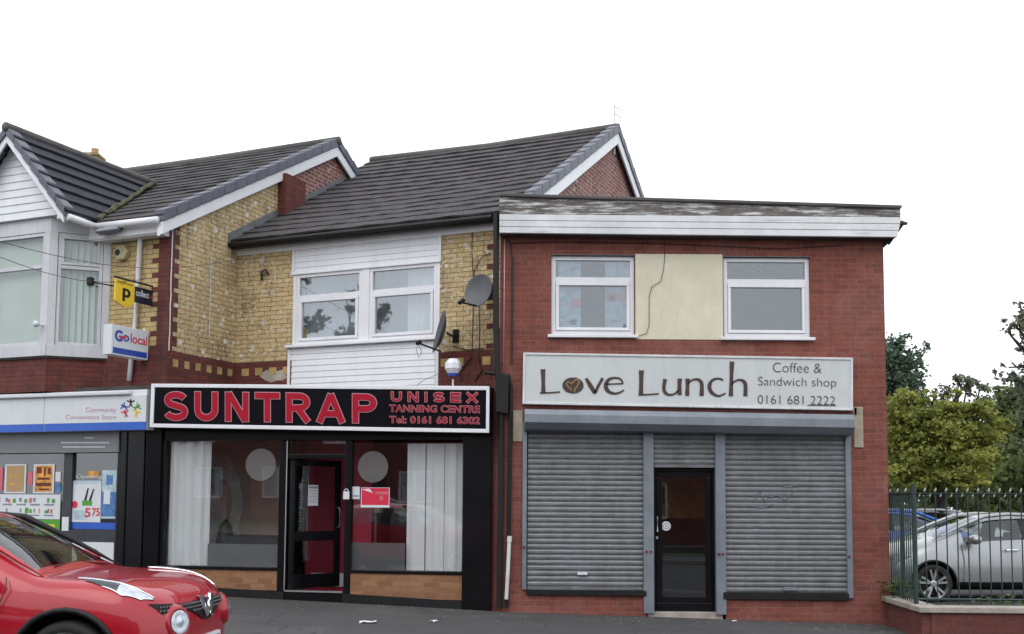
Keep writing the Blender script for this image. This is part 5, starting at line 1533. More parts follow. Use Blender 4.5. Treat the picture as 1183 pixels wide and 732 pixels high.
# shutters
def shutter(x0, x1, ztop, zbot, d, label, pitch=.071, handle=None, dz=0):
    mb = MB(); z = zbot; n = int((ztop-zbot)/pitch); pitch = (ztop-zbot)/n
    for k in range(n):
        za = zbot+k*pitch
        prof = [(0, 0.0), (.12, .005), (.35, .012), (.65, .012), (.88, .004), (1.0, -.006)]
        A = []; jz = random.uniform(-.002, .002)
        for t, dd in prof: A.append((za+t*pitch, d+dd+jz))
        for (a, b) in zip(A[:-1], A[1:]):
            mb.poly([RP.p(x0, a[0], a[1]), RP.p(x1, a[0], a[1]), RP.p(x1, b[0], b[1]), RP.p(x0, b[0], b[1])])
    mb.fbox(RP, x0, x1, zbot-.04, zbot, d-.02, d+.02)
    return part(mb, 'roller_shutter', M['galv'], H4, label=label, recalc=False)
g = .055
s1o = shutter(sh1[0]+g, R(743, 600)[0], zs_t+.02, sh1[2]+.05, -.02, 'left shutter')
s3o = shutter(R(838, 600)[0], sh3[1]-g, zs_t+.02, sh3[2]+.05, -.02, 'right shutter with faint blue scribble')
so = shutter(R(756, 600)[0], R(827, 600)[0], zs_t+.02, R(790, 539)[1]+.03, -.02, 'raised shutter over the door')
mb = MB(); r = RP.rect(667, 661.5, 678.5, 664, .0); mb.fbox(RP, r[0], r[1], r[2], r[3]+.01, .0, .02); part(mb, 'handle', M['paper'], s1o, bevel=.004)
mb = MB(); r = RP.rect(905, 678, 921, 682, .0); mb.fbox(RP, r[0], r[1], r[2], r[3], .0, .02); part(mb, 'handle', M['galv_rail'], s3o, bevel=.004)
mb = MB()    # faint graffiti strokes
m_ = simple('faded_blue_spray', (.17, .185, .235, 1), .6, var=.5, scale=12)
for st in ([(872, 576), (878, 568), (884, 579), (890, 570)], [(888, 574), (899, 572), (908, 577), (918, 566)], [(905, 562), (918, 561), (930, 559)], [(869, 584), (880, 586), (893, 583)]):
    ribbon(mb, RP, st, 1.1, .001, px2m=.012)
part(mb, 'spray_mark', m_, s3o, recalc=False)
# guide rails
mb = MB()
for (x0, x1, yb) in ((603.5, 608.5, 681), (743.5, 755.5, 708.5), (827, 838.5, 710), (978, 984.5, 691)):
    r = RP.rect(x0, 500, x1, yb, .03); mb.fbox(RP, r[0], r[1], r[2], zs_t+.1, -.06, .035)
parts(mb, 'guide_rail', M['galv_rail'], H4, bevel=.005)
mb = MB()
for x_, y_ in ((605.5, 632), (747, 637), (752, 637), (830.5, 640), (835, 640), (981, 643)):
    c = R(x_, y_, .04); disc(mb, RP, c, .018, .03, .052, 0, 10)
parts(mb, 'lock_pin', M['rust'], H4)
mb = MB()
for (x0, y0, x1, y1) in ((608, 681, 747, 687), (836, 684, 981, 692)):
    qd = [R(x0, y1, .05), R(x1, y1+1.5, .05), R(x1, y0+1.5, .05), R(x0, y0, .05)]; mb.prism(RP, qd, -.05, .05)
parts(mb, 'window_sill', M['black_matt'], H4, bevel=.004)
# door
zd0 = R(790, 707)[1]; zd1 = R(790, 541)[1]; x0, x1 = R(756, 620)[0], R(827, 620)[0]
mb = MB(); frame_ring(mb, RP, x0, x1, zd0, zd1, .035, -.17, -.09)
df = part(mb, 'door_frame', M['black'], H4)
mb = MB(); frame_ring(mb, RP, x0+.04, x1-.04, zd0+.03, zd1-.04, .085, -.15, -.10)
zmid = R(790, 635)[1]
mb.fbox(RP, x0+.125, x1-.125, zmid-.05, zmid+.05, -.15, -.10); zl = R(790, 690)[1]; mb.fbox(RP, x0+.125, x1-.125, zd0+.1, zl, -.15, -.102)
dd = part(mb, 'door', M['black'], H4, bevel=.005, label='black framed glazed door between the shutters')
mb = MB(); mb.fbox(RP, x0+.12, x1-.12, zmid+.05, zd1-.12, -.13, -.122); mb.fbox(RP, x0+.12, x1-.12, zl, zmid-.05, -.13, -.122); part(mb, 'pane', M['glass_shop'], dd)
mb = MB(); hx_ = R(760, 600)[0]; za, zb = R(760, 597)[1], R(760, 614)[1]
mb.tube([RP.p(hx_, za, -.1), RP.p(hx_, za, -.04), RP.p(hx_, zb, -.04), RP.p(hx_, zb, -.1)], .011, 8); c = R(759, 621, -.1); disc(mb, RP, c, .02, -.1, -.09, 0, 12)
part(mb, 'handle', M['aluminium'], dd, smooth=False)
mb = MB(); c = R(769.5, 607.5, -.12); disc(mb, RP, c, .065, -.121, -.117, 0, 20)
for a in range(8):
    ca = (c[0]+.04*cos(a*pi/4), c[1]+.04*sin(a*pi/4)); disc(mb, RP, ca, .011, -.117, -.1145, 1, 8)
disc(mb, RP, c, .012, -.117, -.114, 2, 8)
solo(mb, 'door_sticker', [M['paper'], M['paper_grey'], M['logored']], 'round white sticker on the glass of the sandwich shop door', 'sticker')
mb = MB(); mb.fbox(RP, x0-.09, x1+.09, zd0-.3, zd0, -.2, -.01); part(mb, 'doorstep', M['concrete'], H4, bevel=.008)
mb = MB()     # interior of ground floor
zb_ = .0
mb.poly([(0.3, 17.6, zb_-.2), (5, 17.6, zb_-.2), (5, 17.6, 3), (.3, 17.6, 3)])
mb.poly([(0.3, 15.2, zb_-.15), (5, 15.2, zb_-.15), (5, 17.6, zb_-.15), (.3, 17.6, zb_-.15)])
mb.poly([(0.3, 15.2, 3), (5, 15.2, 3), (5, 17.6, 3), (.3, 17.6, 3)])
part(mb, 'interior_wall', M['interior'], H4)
mb = MB(); r = RP.rect(762, 550, 815, 598, -1.5); mb.fbox(RP, r[0], r[1], r[2], r[3], -1.53, -1.5)
solo(mb, 'menu_board', simple('amber_board', (.55, .30, .04, 1), .6, var=.4, scale=3), 'amber board seen through the sandwich shop door glass', 'board')

# drain pipes at the joint
mb = MB()
def ptube(pix, d, r, pl=RP, n=10): mb.tube([pl.p(*pl.sz(x, y, d), d) for x, y in pix], r, n)
ptube([(573.5, 246), (573, 300), (573, 380), (574, 424)], .08, .042)
ptube([(574, 424), (575, 436), (580, 442)], .08, .045)
a, b = R(573, 434, .1), R(588, 478, .1)
mb.prism(RP, [(a[0]+.01, b[1]+.03), (b[0]-.02, b[1]), (b[0], a[1]), (a[0], a[1])], .0, .17)
ptube([(579, 476), (579, 560), (577.5, 640), (577, 703)], .07, .042)
part(mb, 'downpipe', M['plastic'], H4, label='black downpipe with hopper at the joint', smooth=False)
mb = MB()
ptube([(560, 430), (575, 432), (588, 434), (590, 445), (590, 480), (588.5, 560), (587.5, 640), (585.5, 702)], .06, .028)
part(mb, 'downpipe', M['plastic'], H4, label='thin black pipe beside the main downpipe')
mb = MB(); ptube([(588.5, 621), (587, 655), (585, 692)], .10, .026); ptube([(588.7, 619), (588.5, 626)], .10, .033)
part(mb, 'downpipe', M['white_paint'], H4, label='short white pipe near the ground')
mb = MB(); 
mb.tube([RP.p(*R(x, y, .02), .02) for x, y in ((768, 273), (768, 296), (766.5, 312), (763, 325), (753, 331), (750, 342), (750, 375), (747, 385), (736, 388))], .0045, 6)
mb.tube([RP.p(*R(x, y, .02), .02) for x, y in ((586, 276), (590, 282), (592, 300), (591, 420))], .012, 6)
mb.tube([RP.p(*R(x, y, .02), .02) for x, y in ((590, 281), (640, 279), (760, 281), (900, 287), (975, 283))], .005, 5)
mb.tube([RP.p(*R(x, y, .02), .02) for x, y in ((784+20, 281), (804, 292))], .006, 5)
part(mb, 'cable', M['cable'], H4)
mb = MB(); mb.tube([RP.p(*R(x, y, .015), .015) for x, y in ((583, 276), (582.5, 340), (581.5, 430))], .010, 5)
part(mb, 'pipe', M['pinkline'], H4, label='thin pale pipe near the joint', smooth=True)
# pier strip between tanning shop pilaster and this building (red brick)
mb = MB(); s_a = SP.sz(568, 600)[0]
xa = SP.p(s_a, 0, -.02); mb.hexa([xa+V((0, 0, -.2)), V((sL, 15.004, -.2)), V((sL, 15.004, 4.0)), xa+V((0, 0, 4.0))], [xa+V((.0, .4, -.2)), V((sL, 15.4, -.2)), V((sL, 15.4, 4.0)), xa+V((0, .4, 4.0))])
part(mb, 'brick_pier', M['brick_quoin'], H4, label='narrow red brick pier behind the pipes')

# ---- LOVE LUNCH sign
ld = .09
q = [R(603.5, 466.5, ld), R(985.5, 474, ld), R(985.5, 413, ld), R(604.5, 407, ld)]
LS = thing('shop_sign', 'pale grey sign board with dark brown lettering above the grey shutters', 'sign', RP.p((q[0][0]+q[1][0])/2, q[0][1], 0))
mb = MB(); mb.prism(RP, q, .0, ld-.012); part(mb, 'board', M['lovesign'], LS)
mb = MB(); wd = .035; qi = inset(q, wd, wd, wd*.9, wd*.9)
for i in range(4):
    j = (i+1) % 4; mb.prism(RP, [q[i], q[j], qi[j], qi[i]], ld-.03, ld+.004)
part(mb, 'frame', M['white_paint'], LS, bevel=.005)
mb = MB(); lz = ld-.004
def LR(p, w): ribbon(mb, RP, p, w, lz, px2m=.012)
LR([(627.3, 426.3), (627.6, 440), (627.8, 453.2)], [5.8, 4.2, 5]); LR([(624, 453.6), (634, 453.5), (647, 452.4)], [2.2, 1.6, 1.6])
c = R(662, 445, lz); disc(mb, RP, c, .147, lz-.003, lz, 0, 26, .112)
LR([(677, 436.8), (682, 445), (687.5, 454)], [3, 5, 4]); LR([(687.3, 454), (691, 446), (696.3, 436.5)], [3.6, 3.2, 3.4])
LR([(700, 443.6), (710, 443.2), (719.8, 442.8)], [1.8, 1.5, 1.8])
LR([(719.8, 442.8), (717, 437.8), (710, 436.2), (703, 438.5), (699.8, 445.5), (703, 452), (710, 454.3), (716, 453.2), (721, 450.3)], [1.6, 2.2, 2.2, 3.6, 5, 4.2, 2.6, 2.2, 1.6])
LR([(741, 427.6), (740.8, 441), (740.5, 455.2)], [5.8, 4.4, 5]); LR([(737.5, 455.8), (748, 455.6), (761, 454.6)], [2.2, 1.7, 1.7])
LR([(768.5, 437.6), (767, 446), (768, 452.5), (773, 455.8), (779.5, 454.6), (783.5, 450.5)], [4.6, 4, 4, 2.8, 2.2, 2]); LR([(785.4, 437), (785, 446), (785.2, 456)], [5, 4.6, 5])
LR([(794.4, 437), (794.2, 447), (794, 457)], [5, 4.3, 5]); LR([(794.5, 443), (800, 438.6), (806.5, 438.2), (810.4, 442), (810.8, 449), (810.6, 457)], [1.8, 2, 3, 4.4, 4.4, 5])
LR([(835.5, 438.6), (829, 437), (822.5, 439.5), (819.5, 446), (822, 453), (828.5, 456.9), (833, 456.5), (838.3, 454)], [2.6, 2.2, 3.2, 4.6, 4.2, 2.6, 2.2, 1.6])
LR([(845.6, 417.4), (845, 437), (844.4, 457.4)], [5.4, 4, 5]); LR([(845, 444), (850, 439.6), (856.5, 438.8), (860.8, 442.5), (861.3, 449), (861.2, 457.4)], [1.8, 2, 3, 4.4, 4.4, 5])
part(mb, 'lettering', M['brown'], LS, recalc=False)
mb = MB()
ribbon(mb, RP, [(661, 450.5), (656, 446), (654.5, 442.5), (657, 441), (660.5, 443), (663, 440), (667, 438.2), (669, 441), (667, 445.5), (664, 450), (663.5, 453)], .9, lz+.004, px2m=.012)
part(mb, 'heart_mark', M['tan'], LS, recalc=False)
mb = MB(); s_l = .017
letters(mb, 'Coffee &', pq(RP, 893, 418.5, 949, 429.5, lz, s_l), lz, RP, -.018)
letters(mb, 'Sandwich shop', pq(RP, 876, 435, 966, 448, lz, s_l), lz, RP, -.018)
letters(mb, '0161 681 2222', pq(RP, 875.5, 456, 965, 466, lz, s_l), lz, RP, -.016)
ribbon(mb, RP, [(933, 467.9), (950, 468.1), (966, 468.3)], .9, lz, px2m=.012)
part(mb, 'lettering', M['darktext'], LS, recalc=False)
for x_, y_ in ((629, 407.5),): pass

# TV aerial on the roof
ab = G2.p(HD2, zR2+.05, .05)
TA = thing('tv_aerial', 'thin television aerial on a mast at the peak of the tanning shop roof', 'aerial', ab)
top = at(706, 120, ab.y)
mb = MB(); mb.tube([ab-V((0, 0, .5)), V((ab.x, ab.y, top.z))], .012, 6); part(mb, 'mast', M['aluminium'], TA)
mb = MB()
for dz, n_ in ((-.02, 5), (-.17, 4)):
    p0 = V((ab.x-.02, ab.y, top.z+dz)); p1 = p0+V((.17, .1, -.07)); mb.tube([p0, p1], .008, 5)
    for i in range(n_):
        c = p0.lerp(p1, i/(n_-1)); mb.tube([c+V((-.02, .03, .035)), c-V((-.02, .03, .035))], .006, 4)
part(mb, 'element', M['aluminium'], TA)

# overhead cables crossing at upper left
for i, (pa, pb, lab) in enumerate((((-30, 273), (335, 322), 'upper of the two thin overhead cables crossing the white bay'), ((-30, 288), (520, 438), 'lower of the two thin overhead cables crossing the white bay'))):
    if i: A, B = at(-60, 262, 10), at(272, 300, 17.0)
    else: A, B = at(-60, 272, 10), at(190, 318, 16.2)
    mb = MB(); pts = [A.lerp(B, t/12)-V((0, 0, .25*sin(pi*t/12))) for t in range(13)]
    mb.tube(pts, .004, 5); solo(mb, 'overhead_cable', M['cable'], lab, 'cable', smooth=True)

# ================================================================ low brick wall, railings, plants (right)
cz0, cz1 = at(1027, 688, 15.0), at(1072, 701, 13.55)
WA, WB = V((sRr+.02, 15.0, 0)), V((at(1072, 700, 13.55).x, 13.55, 0)); WC = V((12.5, 13.4, 0))
def wallpart(A, B, z0, z1, th, ext0=0, ext1=0):
    u = (B-A).normalized(); n = V((u.y, -u.x, 0))
    a, b = A-u*ext0, B+u*ext1
    return [a+n*th/2, b+n*th/2, b-n*th/2, a-n*th/2]
zc = .245
LW = thing('low_brick_wall', 'low red brick wall with pale coping turning towards the street beside the shop', 'wall', (WB.x, WB.y, gz(WB.x)-.05))
mb = MB()
for A, B in ((WA, WB), (WB, WC)):
    p = wallpart(A, B, 0, 0, .22, 0, .09 if B is WB else 0)
    mb.hexa([V((q.x, q.y, zc)) for q in p], [V((q.x, q.y, gz(q.x)-.2)) for q in p])
part(mb, 'wall', M['brick_wallred'], LW)
mb = MB()
n1 = (WB-WA).normalized(); n2 = (WC-WB).normalized()
def off(A, u, d): return A+V((u.y, -u.x, 0))*d
def miter(d): 
    m = (V((n1.y, -n1.x, 0))+V((n2.y, -n2.x, 0))).normalized(); return WB+m*d/max(.3, m.dot(V((n1.y, -n1.x, 0))))
o = .15
A1, B1, C1_ = off(WA, n1, o), miter(o), off(WC, n2, o); A2, B2, C2 = off(WA, n1, -o), miter(-o), off(WC, n2, -o)
for (p0, p1, p2, p3) in ((A1, B1, B2, A2), (B1, C1_, C2, B2)):
    mb.hexa([V((q.x, q.y, zc+.07)) for q in (p0, p1, p2, p3)], [V((q.x, q.y, zc+.002)) for q in (p0, p1, p2, p3)])
part(mb, 'coping', M['concrete'], LW, bevel=.008)

RG = thing('railings', 'dark green metal railings with pale pointed tips on the low brick wall', 'railings', (WB.x+.1, WB.y+.15, zc+.07))
ztip = at(1110, 561, 13.6).z; zrail = ztip-.10
zbr = zc+.13
barm = None
def bar_at(P, tall=True):
    global barm
    if barm is None:
        mb = MB(); h = zrail-(zc+.07)+.06
        mb.tube([V((0, 0, 0)), V((0, 0, h))], .009, 6); barm = mb.mesh('bar', [M['green_metal']]); 
    o = bpy.data.objects.new('bar', barm); COL.objects.link(o); o.parent = RG
    o.location = V((P.x, P.y, zc+.07))-WL[RG.name]
tipm = None
def tip_at(P, dz, r=.0125):
    global tipm
    if tipm is None:
        q_ = MB(); q_.lathe(V((0, 0, 0)), (.3, -.12, 1), [(.005, -.02), (r, .0), (r*.9, .018), (.002, .042)], 6); tipm = q_.mesh('finial', [M['tipmetal']])
    o = bpy.data.objects.new('finial', tipm); COL.objects.link(o); o.parent = RG
    o.location = V((P.x, P.y, ztip-.06+dz))-WL[RG.name]
FA = V((sRr+.08, 15.25, 0)); FB = V((at(1058.5, 690, 13.85).x, 13.85, 0)); FC = V((12.4, 13.62, 0))
mb = MB()
for A, B in ((FA, FB), (FB, FC)):
    for z in (zrail, zbr): mb.tube([V((A.x, A.y, z)), V((B.x, B.y, z))], .014, 6)
    mb.tube([V((A.x, A.y, zrail-.0+.0)), V((B.x, B.y, zrail))], .014, 6)
part(mb, 'rail', M['green_metal'], RG)
mb = MB()
for P in (FA.lerp(FB, .55), ): mb.box(P.x-.014, P.x+.014, P.y-.02, P.y+.02, zc+.07, zrail+.02)
mb2_ = MB(); P = FB; mb2_.tube([V((P.x, P.y, zc+.0)), V((P.x, P.y, ztip+.02))], .029, 12)
part(mb2_, 'post', M['green_metal'], RG, smooth=False, label='round corner post')
part(mb, 'post', M['green_metal'], RG)
n = 13
for i in range(1, n):
    P = FA.lerp(FB, i/n); bar_at(P)
    if i % 4 == 1: tip_at(P, 0)
n = int((FC-FB).length/.133)
for i in range(1, n):
    P = FB.lerp(FC, i/n); bar_at(P); tip_at(P, 0)
    tip_at(FB.lerp(FC, (i-.5)/n), -.062)
mb = MB(); mb.tube([V((12.4, 13.62, zc)), V((12.4, 13.62, ztip))], .04, 8); part(mb, 'post', M['green_metal'], RG)

# ---------------------------------------------------------------- foliage
def leaves(mb, blobs, count, size, seed=1, shell=.65, flat=.0):
    rnd = random.Random(seed)
    tot = sum(b[3]*b[4]*b[5] for b in blobs)
    for (x, y, z, rx, ry, rz) in blobs:
        n = int(count*(rx*ry*rz)/tot)+4
        sub = [(rnd.gauss(0, .52), rnd.gauss(0, .52), rnd.gauss(0, .50)) for _ in range(max(4, n//45))]
        for i in range(n):
            c = rnd.choice(sub); k = min(.2, .14*sqrt(max(.3, .8/rx)))*rnd.choice((.6, 1, 1.5))
            v = V((c[0]+rnd.gauss(0, k), c[1]+rnd.gauss(0, k), c[2]+rnd.gauss(0, k)))
            L = v.length
            if L > 1.5: v *= 1.5/L
            p = V((x+v.x*rx, y+v.y*ry, z+v.z*rz))
            s = size*rnd.uniform(.55, 1.3)
            a = V((rnd.gauss(0, 1), rnd.gauss(0, 1), rnd.gauss(0, .7))).normalized(); b = a.cross(V((rnd.gauss(0, 1), rnd.gauss(0, 1), rnd.gauss(0, 1)))).normalized()
            mb.add([p-a*s*.5, p+b*s*.28, p+a*s*.5, p-b*s*.28], [[0, 1, 2, 3]])
    return mb

def tree(x, y, h, blobs, count, size, mat, label, name='tree', cat='tree', trunk_r=.16, seed=1, group=None, zb=None, limbs=True):
    zb = zb if zb is not None else -.06
    o = thing(name, label, cat, (x, y, zb), group=group)
    rnd = random.Random(seed)
    mb = MB(); pts = [V((x, y, zb-.1))]
    hz = min(b[2] for b in blobs)
    for t in (.3, .6, 1): pts.append(V((x+rnd.uniform(-.15, .15)*t, y+rnd.uniform(-.1, .1), zb+(h*.72-zb)*t)))
    mb.tube(pts, [trunk_r*1.2, trunk_r, trunk_r*.75, trunk_r*.3], 8)
    if limbs:
        for b in blobs:
            st = V((x, y, max(zb+.6, min(b[2]-b[5]*.6, h*.6)))); en = V(b[:3])
            mid = st.lerp(en, .5)+V((rnd.uniform(-.2, .2), rnd.uniform(-.2, .2), rnd.uniform(0, .3)))
            mb.tube([st, mid, en], [trunk_r*.45, trunk_r*.28, trunk_r*.1], 6)
            for _ in range(3):
                e2 = en+V((rnd.uniform(-1, 1)*b[3]*.8, rnd.uniform(-1, 1)*b[4]*.8, rnd.uniform(-.3, 1)*b[5]*.8))
                mb.tube([mid.lerp(en, .6), e2], [trunk_r*.14, .01], 5)
    part(mb, 'trunk', M['bark'], o, smooth=True)
    mb = leaves(MB(), blobs, count, size, seed)
    part(mb, 'crown', M[mat], o, recalc=False)
    return o

def pxb(px_, py_, Y, rxp, rzp, ry=None):
    p = at(px_, py_, Y); k = Y/F
    return (p.x, Y, p.z, rxp*k, (ry if ry else rxp*k), rzp*k)
# trees beyond the car park
tree(at(1030, 577, 40).x, 40, 8, [pxb(1035, 420, 40, 30, 26), pxb(1048, 452, 40, 24, 28), pxb(1018, 440, 40, 32, 44), pxb(1040, 500, 40, 36, 46), pxb(1058, 430, 40, 11, 14), pxb(1038, 402, 40, 14, 12), pxb(1010, 480, 41, 40, 56)],
     24000, .17, 'leaf_dark', 'dark green tree rising just past the sandwich shop corner', seed=3, name='tree')
tree(at(1085, 577, 27).x, 27, 4.5, [pxb(1045, 462, 27, 18, 10), pxb(1060, 478, 27, 24, 9), pxb(1092, 470, 27, 26, 8), pxb(1122, 476, 27, 26, 9), pxb(1146, 490, 27, 16, 8), pxb(1048, 498, 27, 26, 12), pxb(1085, 496, 27, 34, 12), pxb(1126, 504, 27, 30, 11), pxb(1060, 522, 27, 34, 13), pxb(1105, 526, 27, 36, 14), pxb(1140, 520, 27, 18, 10), pxb(1050, 546, 27, 34, 15), pxb(1095, 550, 27, 40, 15), pxb(1034, 480, 27, 14, 20), pxb(1105, 456, 27, 9, 5), pxb(1072, 458, 27, 10, 5)],
     30000, .12, 'leaf_mid', 'yellow green spreading tree behind the parked cars', seed=5)
tree(at(1165, 577, 33).x, 33, 5, [pxb(1150, 474, 33, 22, 18), pxb(1175, 466, 33, 26, 20), pxb(1200, 470, 33, 36, 36), pxb(1165, 510, 33, 36, 32), pxb(1190, 540, 33, 44, 34), pxb(1146, 545, 33, 26, 22), pxb(1138, 500, 33, 14, 16)],
     24000, .17, 'leaf_olive', 'dark olive bushy tree at the right edge behind the silver car', seed=8)
tree(at(1118, 577, 38).x, 38, 6, [pxb(1118, 440, 38, 16, 10), pxb(1132, 450, 38, 15, 8), pxb(1104, 452, 38, 15, 8), pxb(1125, 472, 38, 24, 16), pxb(1095, 466, 38, 16, 12), pxb(1086, 452, 38, 6, 5)],
     2600, .15, 'leaf_grey', 'thin leaved grey green tree top showing between the denser trees', seed=11)
tree(at(1215, 577, 28).x, 28, 8.2, [pxb(1172, 374, 28, 11, 9), pxb(1163, 382, 28, 6, 5), pxb(1165, 424, 28, 12, 10), pxb(1180, 402, 28, 6, 12), pxb(1200, 370, 28, 22, 28), pxb(1190, 438, 28, 22, 14), pxb(1225, 420, 28, 35, 50), pxb(1178, 350, 28, 7, 6), pxb(1157, 438, 28, 8, 6), pxb(1230, 480, 28, 40, 50)],
     9000, .14, 'leaf_grey', 'tall leafy tree reaching in at the right edge of the view', seed=13)
# hedge masses low behind the cars
def hedge(x0, x1, y, z1, mat, label, seed, cnt=5000, sz=.16):
    o = thing('hedge', label, 'hedge', ((x0+x1)/2, y, -.06))
    rnd = random.Random(seed); bl = []
    n = int((x1-x0)/1.1)
    for i in range(n+1): bl += [(x0+(x1-x0)*i/n, y+rnd.uniform(-.3, .3), z1*.32, .9, .6, z1*.32), (x0+(x1-x0)*(i+.5)/n, y+rnd.uniform(-.3, .3), z1*.72, .9, .6, z1*.3*rnd.uniform(.8, 1.15))]
    mb = leaves(MB(), bl, cnt, sz, seed); part(mb, 'foliage', M[mat], o, recalc=False)
    mb = MB()
    for b in bl: mb.tube([V((b[0], b[1], -.1)), V((b[0]+.1, b[1], z1*.7))], .05, 6)
    part(mb, 'stem', M['bark'], o)
hedge(8.5, 26, 29.6, 3.2, 'leaf_olive', 'dark hedge running low behind the parked cars', 21, 26000, .24)
hedge(8, 44, 50, 4.0, 'leaf_dark', 'distant dark hedge closing the view behind the car park', 22, 24000, .36)
def plant(P, h, mat, label, n=60, seed=1, r=.2, size=.09):
    mb = MB(); rnd = random.Random(seed)
    for i in range(n):
        a = rnd.uniform(0, 2*pi); rr = r*sqrt(rnd.random()); z = rnd.uniform(.02, h)
        p = V((P.x+rr*cos(a), P.y+rr*sin(a), P.z+z)); t = V((cos(a), sin(a), rnd.uniform(-.2, .6))).normalized()*size; s_ = t.cross(V((0, 0, 1))).normalized()*size*.35
        mb.add([p, p+t*.5+s_, p+t, p+t*.5-s_], [[0, 1, 2, 3]])
    for i in range(6):
        a = rnd.uniform(0, 2*pi); mb.tube([P, P+V((r*.5*cos(a), r*.5*sin(a), h*.9))], .004, 4)
    return solo(mb, 'weed_plant', M[mat], label, 'plant', recalc=False)
plant(V((at(1043, 684, 14.9).x-.05, 14.9, zc-.05)), .34, 'leaf_bright', 'bright green weed growing behind the railings next to the shop wall', 150, 3, .24, .1)
plant(V((at(1143, 695, 14.2).x, 14.2, .0)), .38, 'leaf_bright', 'low yellow green weed left of the two below the silver car', 50, 4, .3, .08)
plant(V((at(1168, 695, 14.2).x, 14.2, .0)), .38, 'leaf_bright', 'low yellow green weed right of the two below the silver car', 50, 5, .3, .08)

# litter on the pavement
def litter(px_, py_, w, l, rot, lab, mat='paper'):
    p = at(px_, py_, 14); d = ray(px_, py_)
    # hit the ground
    t = 10.0
    for _ in range(20):
        P = EYE+d*t; t += (gz(P.x)+.004-P.z)/d.z
    P = EYE+d*t
    mb = MB(); u = V((cos(rot), sin(rot), 0)); v = V((-sin(rot), cos(rot), 0))
    mb.grid(lambda a, b: V((P.x, P.y, gz(P.x)+.004))+u*(a-.5)*w+v*(b-.5)*l+V((0, 0, abs(sin(a*5+b*3))*.02)), 4, 3)
    return solo(mb, 'paper_litter', M[mat], lab, 'litter', recalc=False)
litter(425, 719, .20, .14, .1, 'flat white scrap of paper on the pavement before the tanning window')
litter(502, 718, .085, .10, .7, 'small crumpled white paper on the pavement before the black pilaster')
litter(848, 718, .05, .06, .4, 'tiny white scrap on the pavement beside the shop door')
mb = MB(); rnd = random.Random(4)
for i in range(150):
    x = rnd.uniform(-5, 5.2); y = 15-abs(rnd.gauss(0, .6))-.06 - (max(0, -x)*-.17); y = min(y, 15.9)
    if x < -.2: y = SP.p(0, 0).y + (x-SP.o.x)*(SP.u.y/SP.u.x) - abs(rnd.gauss(0, .6))-.06
    s = rnd.uniform(.006, .018); z = gz(x)+.003
    mb.add([V((x-s, y, z)), V((x, y-s, z)), V((x+s, y+s*.3, z+.006)), V((x, y+s, z+.004))], [[0, 1, 2, 3]])
solo(mb, 'litter', M['paper_grey2'] if 'paper_grey2' in M else M['paper'], 'tiny pale bits of grit and litter along the foot of the shops', 'litter', kind='stuff', recalc=False)
bpy.data.objects['litter'].data.materials[0] = simple('grit', (.3, .28, .25, 1), .8, var=.5, scale=3)

# ================================================================ CARS
def eval_mesh(ob):
    dg = bpy.context.evaluated_depsgraph_get(); dg.update()
    return bpy.data.meshes.new_from_object(ob.evaluated_get(dg))

def car_shell(stations, glassmap, name):
    """stations: list of (x, [(y,z)*7]) nose first; closed, mirrored cage. returns evaluated mesh pieces"""
    bm = bmesh.new(); rings = []
    for x, pr in stations:
        ring = [bm.verts.new((x, -y, z)) for y, z in pr]                    # right side j0..j6
        ring += [bm.verts.new((x, y, z)) for y, z in reversed(pr[:-1])]       # left side j5..j0
        rings.append(ring)
    n = len(rings[0])
    for i in range(len(rings)-1):
        for j in range(n):
            k = (j+1) % n
            f = bm.faces.new((rings[i][j], rings[i][k], rings[i+1][k], rings[i+1][j]))
            jj = j if j < 6 else (11-j)
            if j == n-1: jj = -1
            f.material_index = glassmap(i, jj)
            f.smooth = True
    f1 = bm.faces.new(rings[0]); f2 = bm.faces.new(list(reversed(rings[-1]))); 
    bmesh.ops.recalc_face_normals(bm, faces=bm.faces)
    me = bpy.data.meshes.new(name); bm.to_mesh(me); bm.free()
    return me

def wheel(parent, x, y, r, side, spokes=5, double=True, w=.21):
    ax = V((0, side, 0))
    mb = MB(); mb.lathe((x, y, r), ax, [(r*.62, -w*.5), (r*.9, -w*.5), (r*.985, -w*.38), (r, -w*.1), (r, w*.1), (r*.985, w*.36), (r*.92, w*.48), (r*.76, w*.5), (r*.73, w*.42)], 32)
    t = part(mb, 'wheel', M['rubber'], parent, smooth=True)
    mb = MB(); mb.lathe((x, y, r), ax, [(r*.76, w*.49), (r*.73, w*.44), (r*.70, w*.36), (r*.68, w*.1)], 32)
    for s in range(spokes):
        for o_ in ((-.16, .16) if double else (0,)):
            a = 2*pi*s/spokes+pi/2+o_*1.3; a2 = 2*pi*s/spokes+pi/2+o_*.5
            d0 = V((cos(a2), 0, sin(a2)))*r*.12; d1 = V((cos(a), 0, sin(a)))*r*.73
            t0 = V((-sin(a), 0, cos(a)))*r*.038
            c = V((x, y, r)); f = ax*(w*.36); g_ = ax*(w*.26); f2 = ax*(w*.42)
            mb.hexa([c+d0-t0*1.2+f, c+d1-t0*1.6+f2, c+d1+t0*1.6+f2, c+d0+t0*1.2+f], [c+d0-t0*1.2+g_, c+d1-t0*1.6+g_, c+d1+t0*1.6+g_, c+d0+t0*1.2+g_])
    mb.lathe((x, y, r), ax, [(r*.17, w*.2), (r*.17, w*.38), (r*.12, w*.42), (.001, w*.42)], 20)
    part(mb, 'rim', M['alloy'], t, smooth=False)
    mb = MB(); mb.lathe((x, y, r), ax, [(.001, w*.12), (r*.45, w*.12), (r*.62, w*.10)], 24); part(mb, 'brake_disc', M['black_matt'], t)

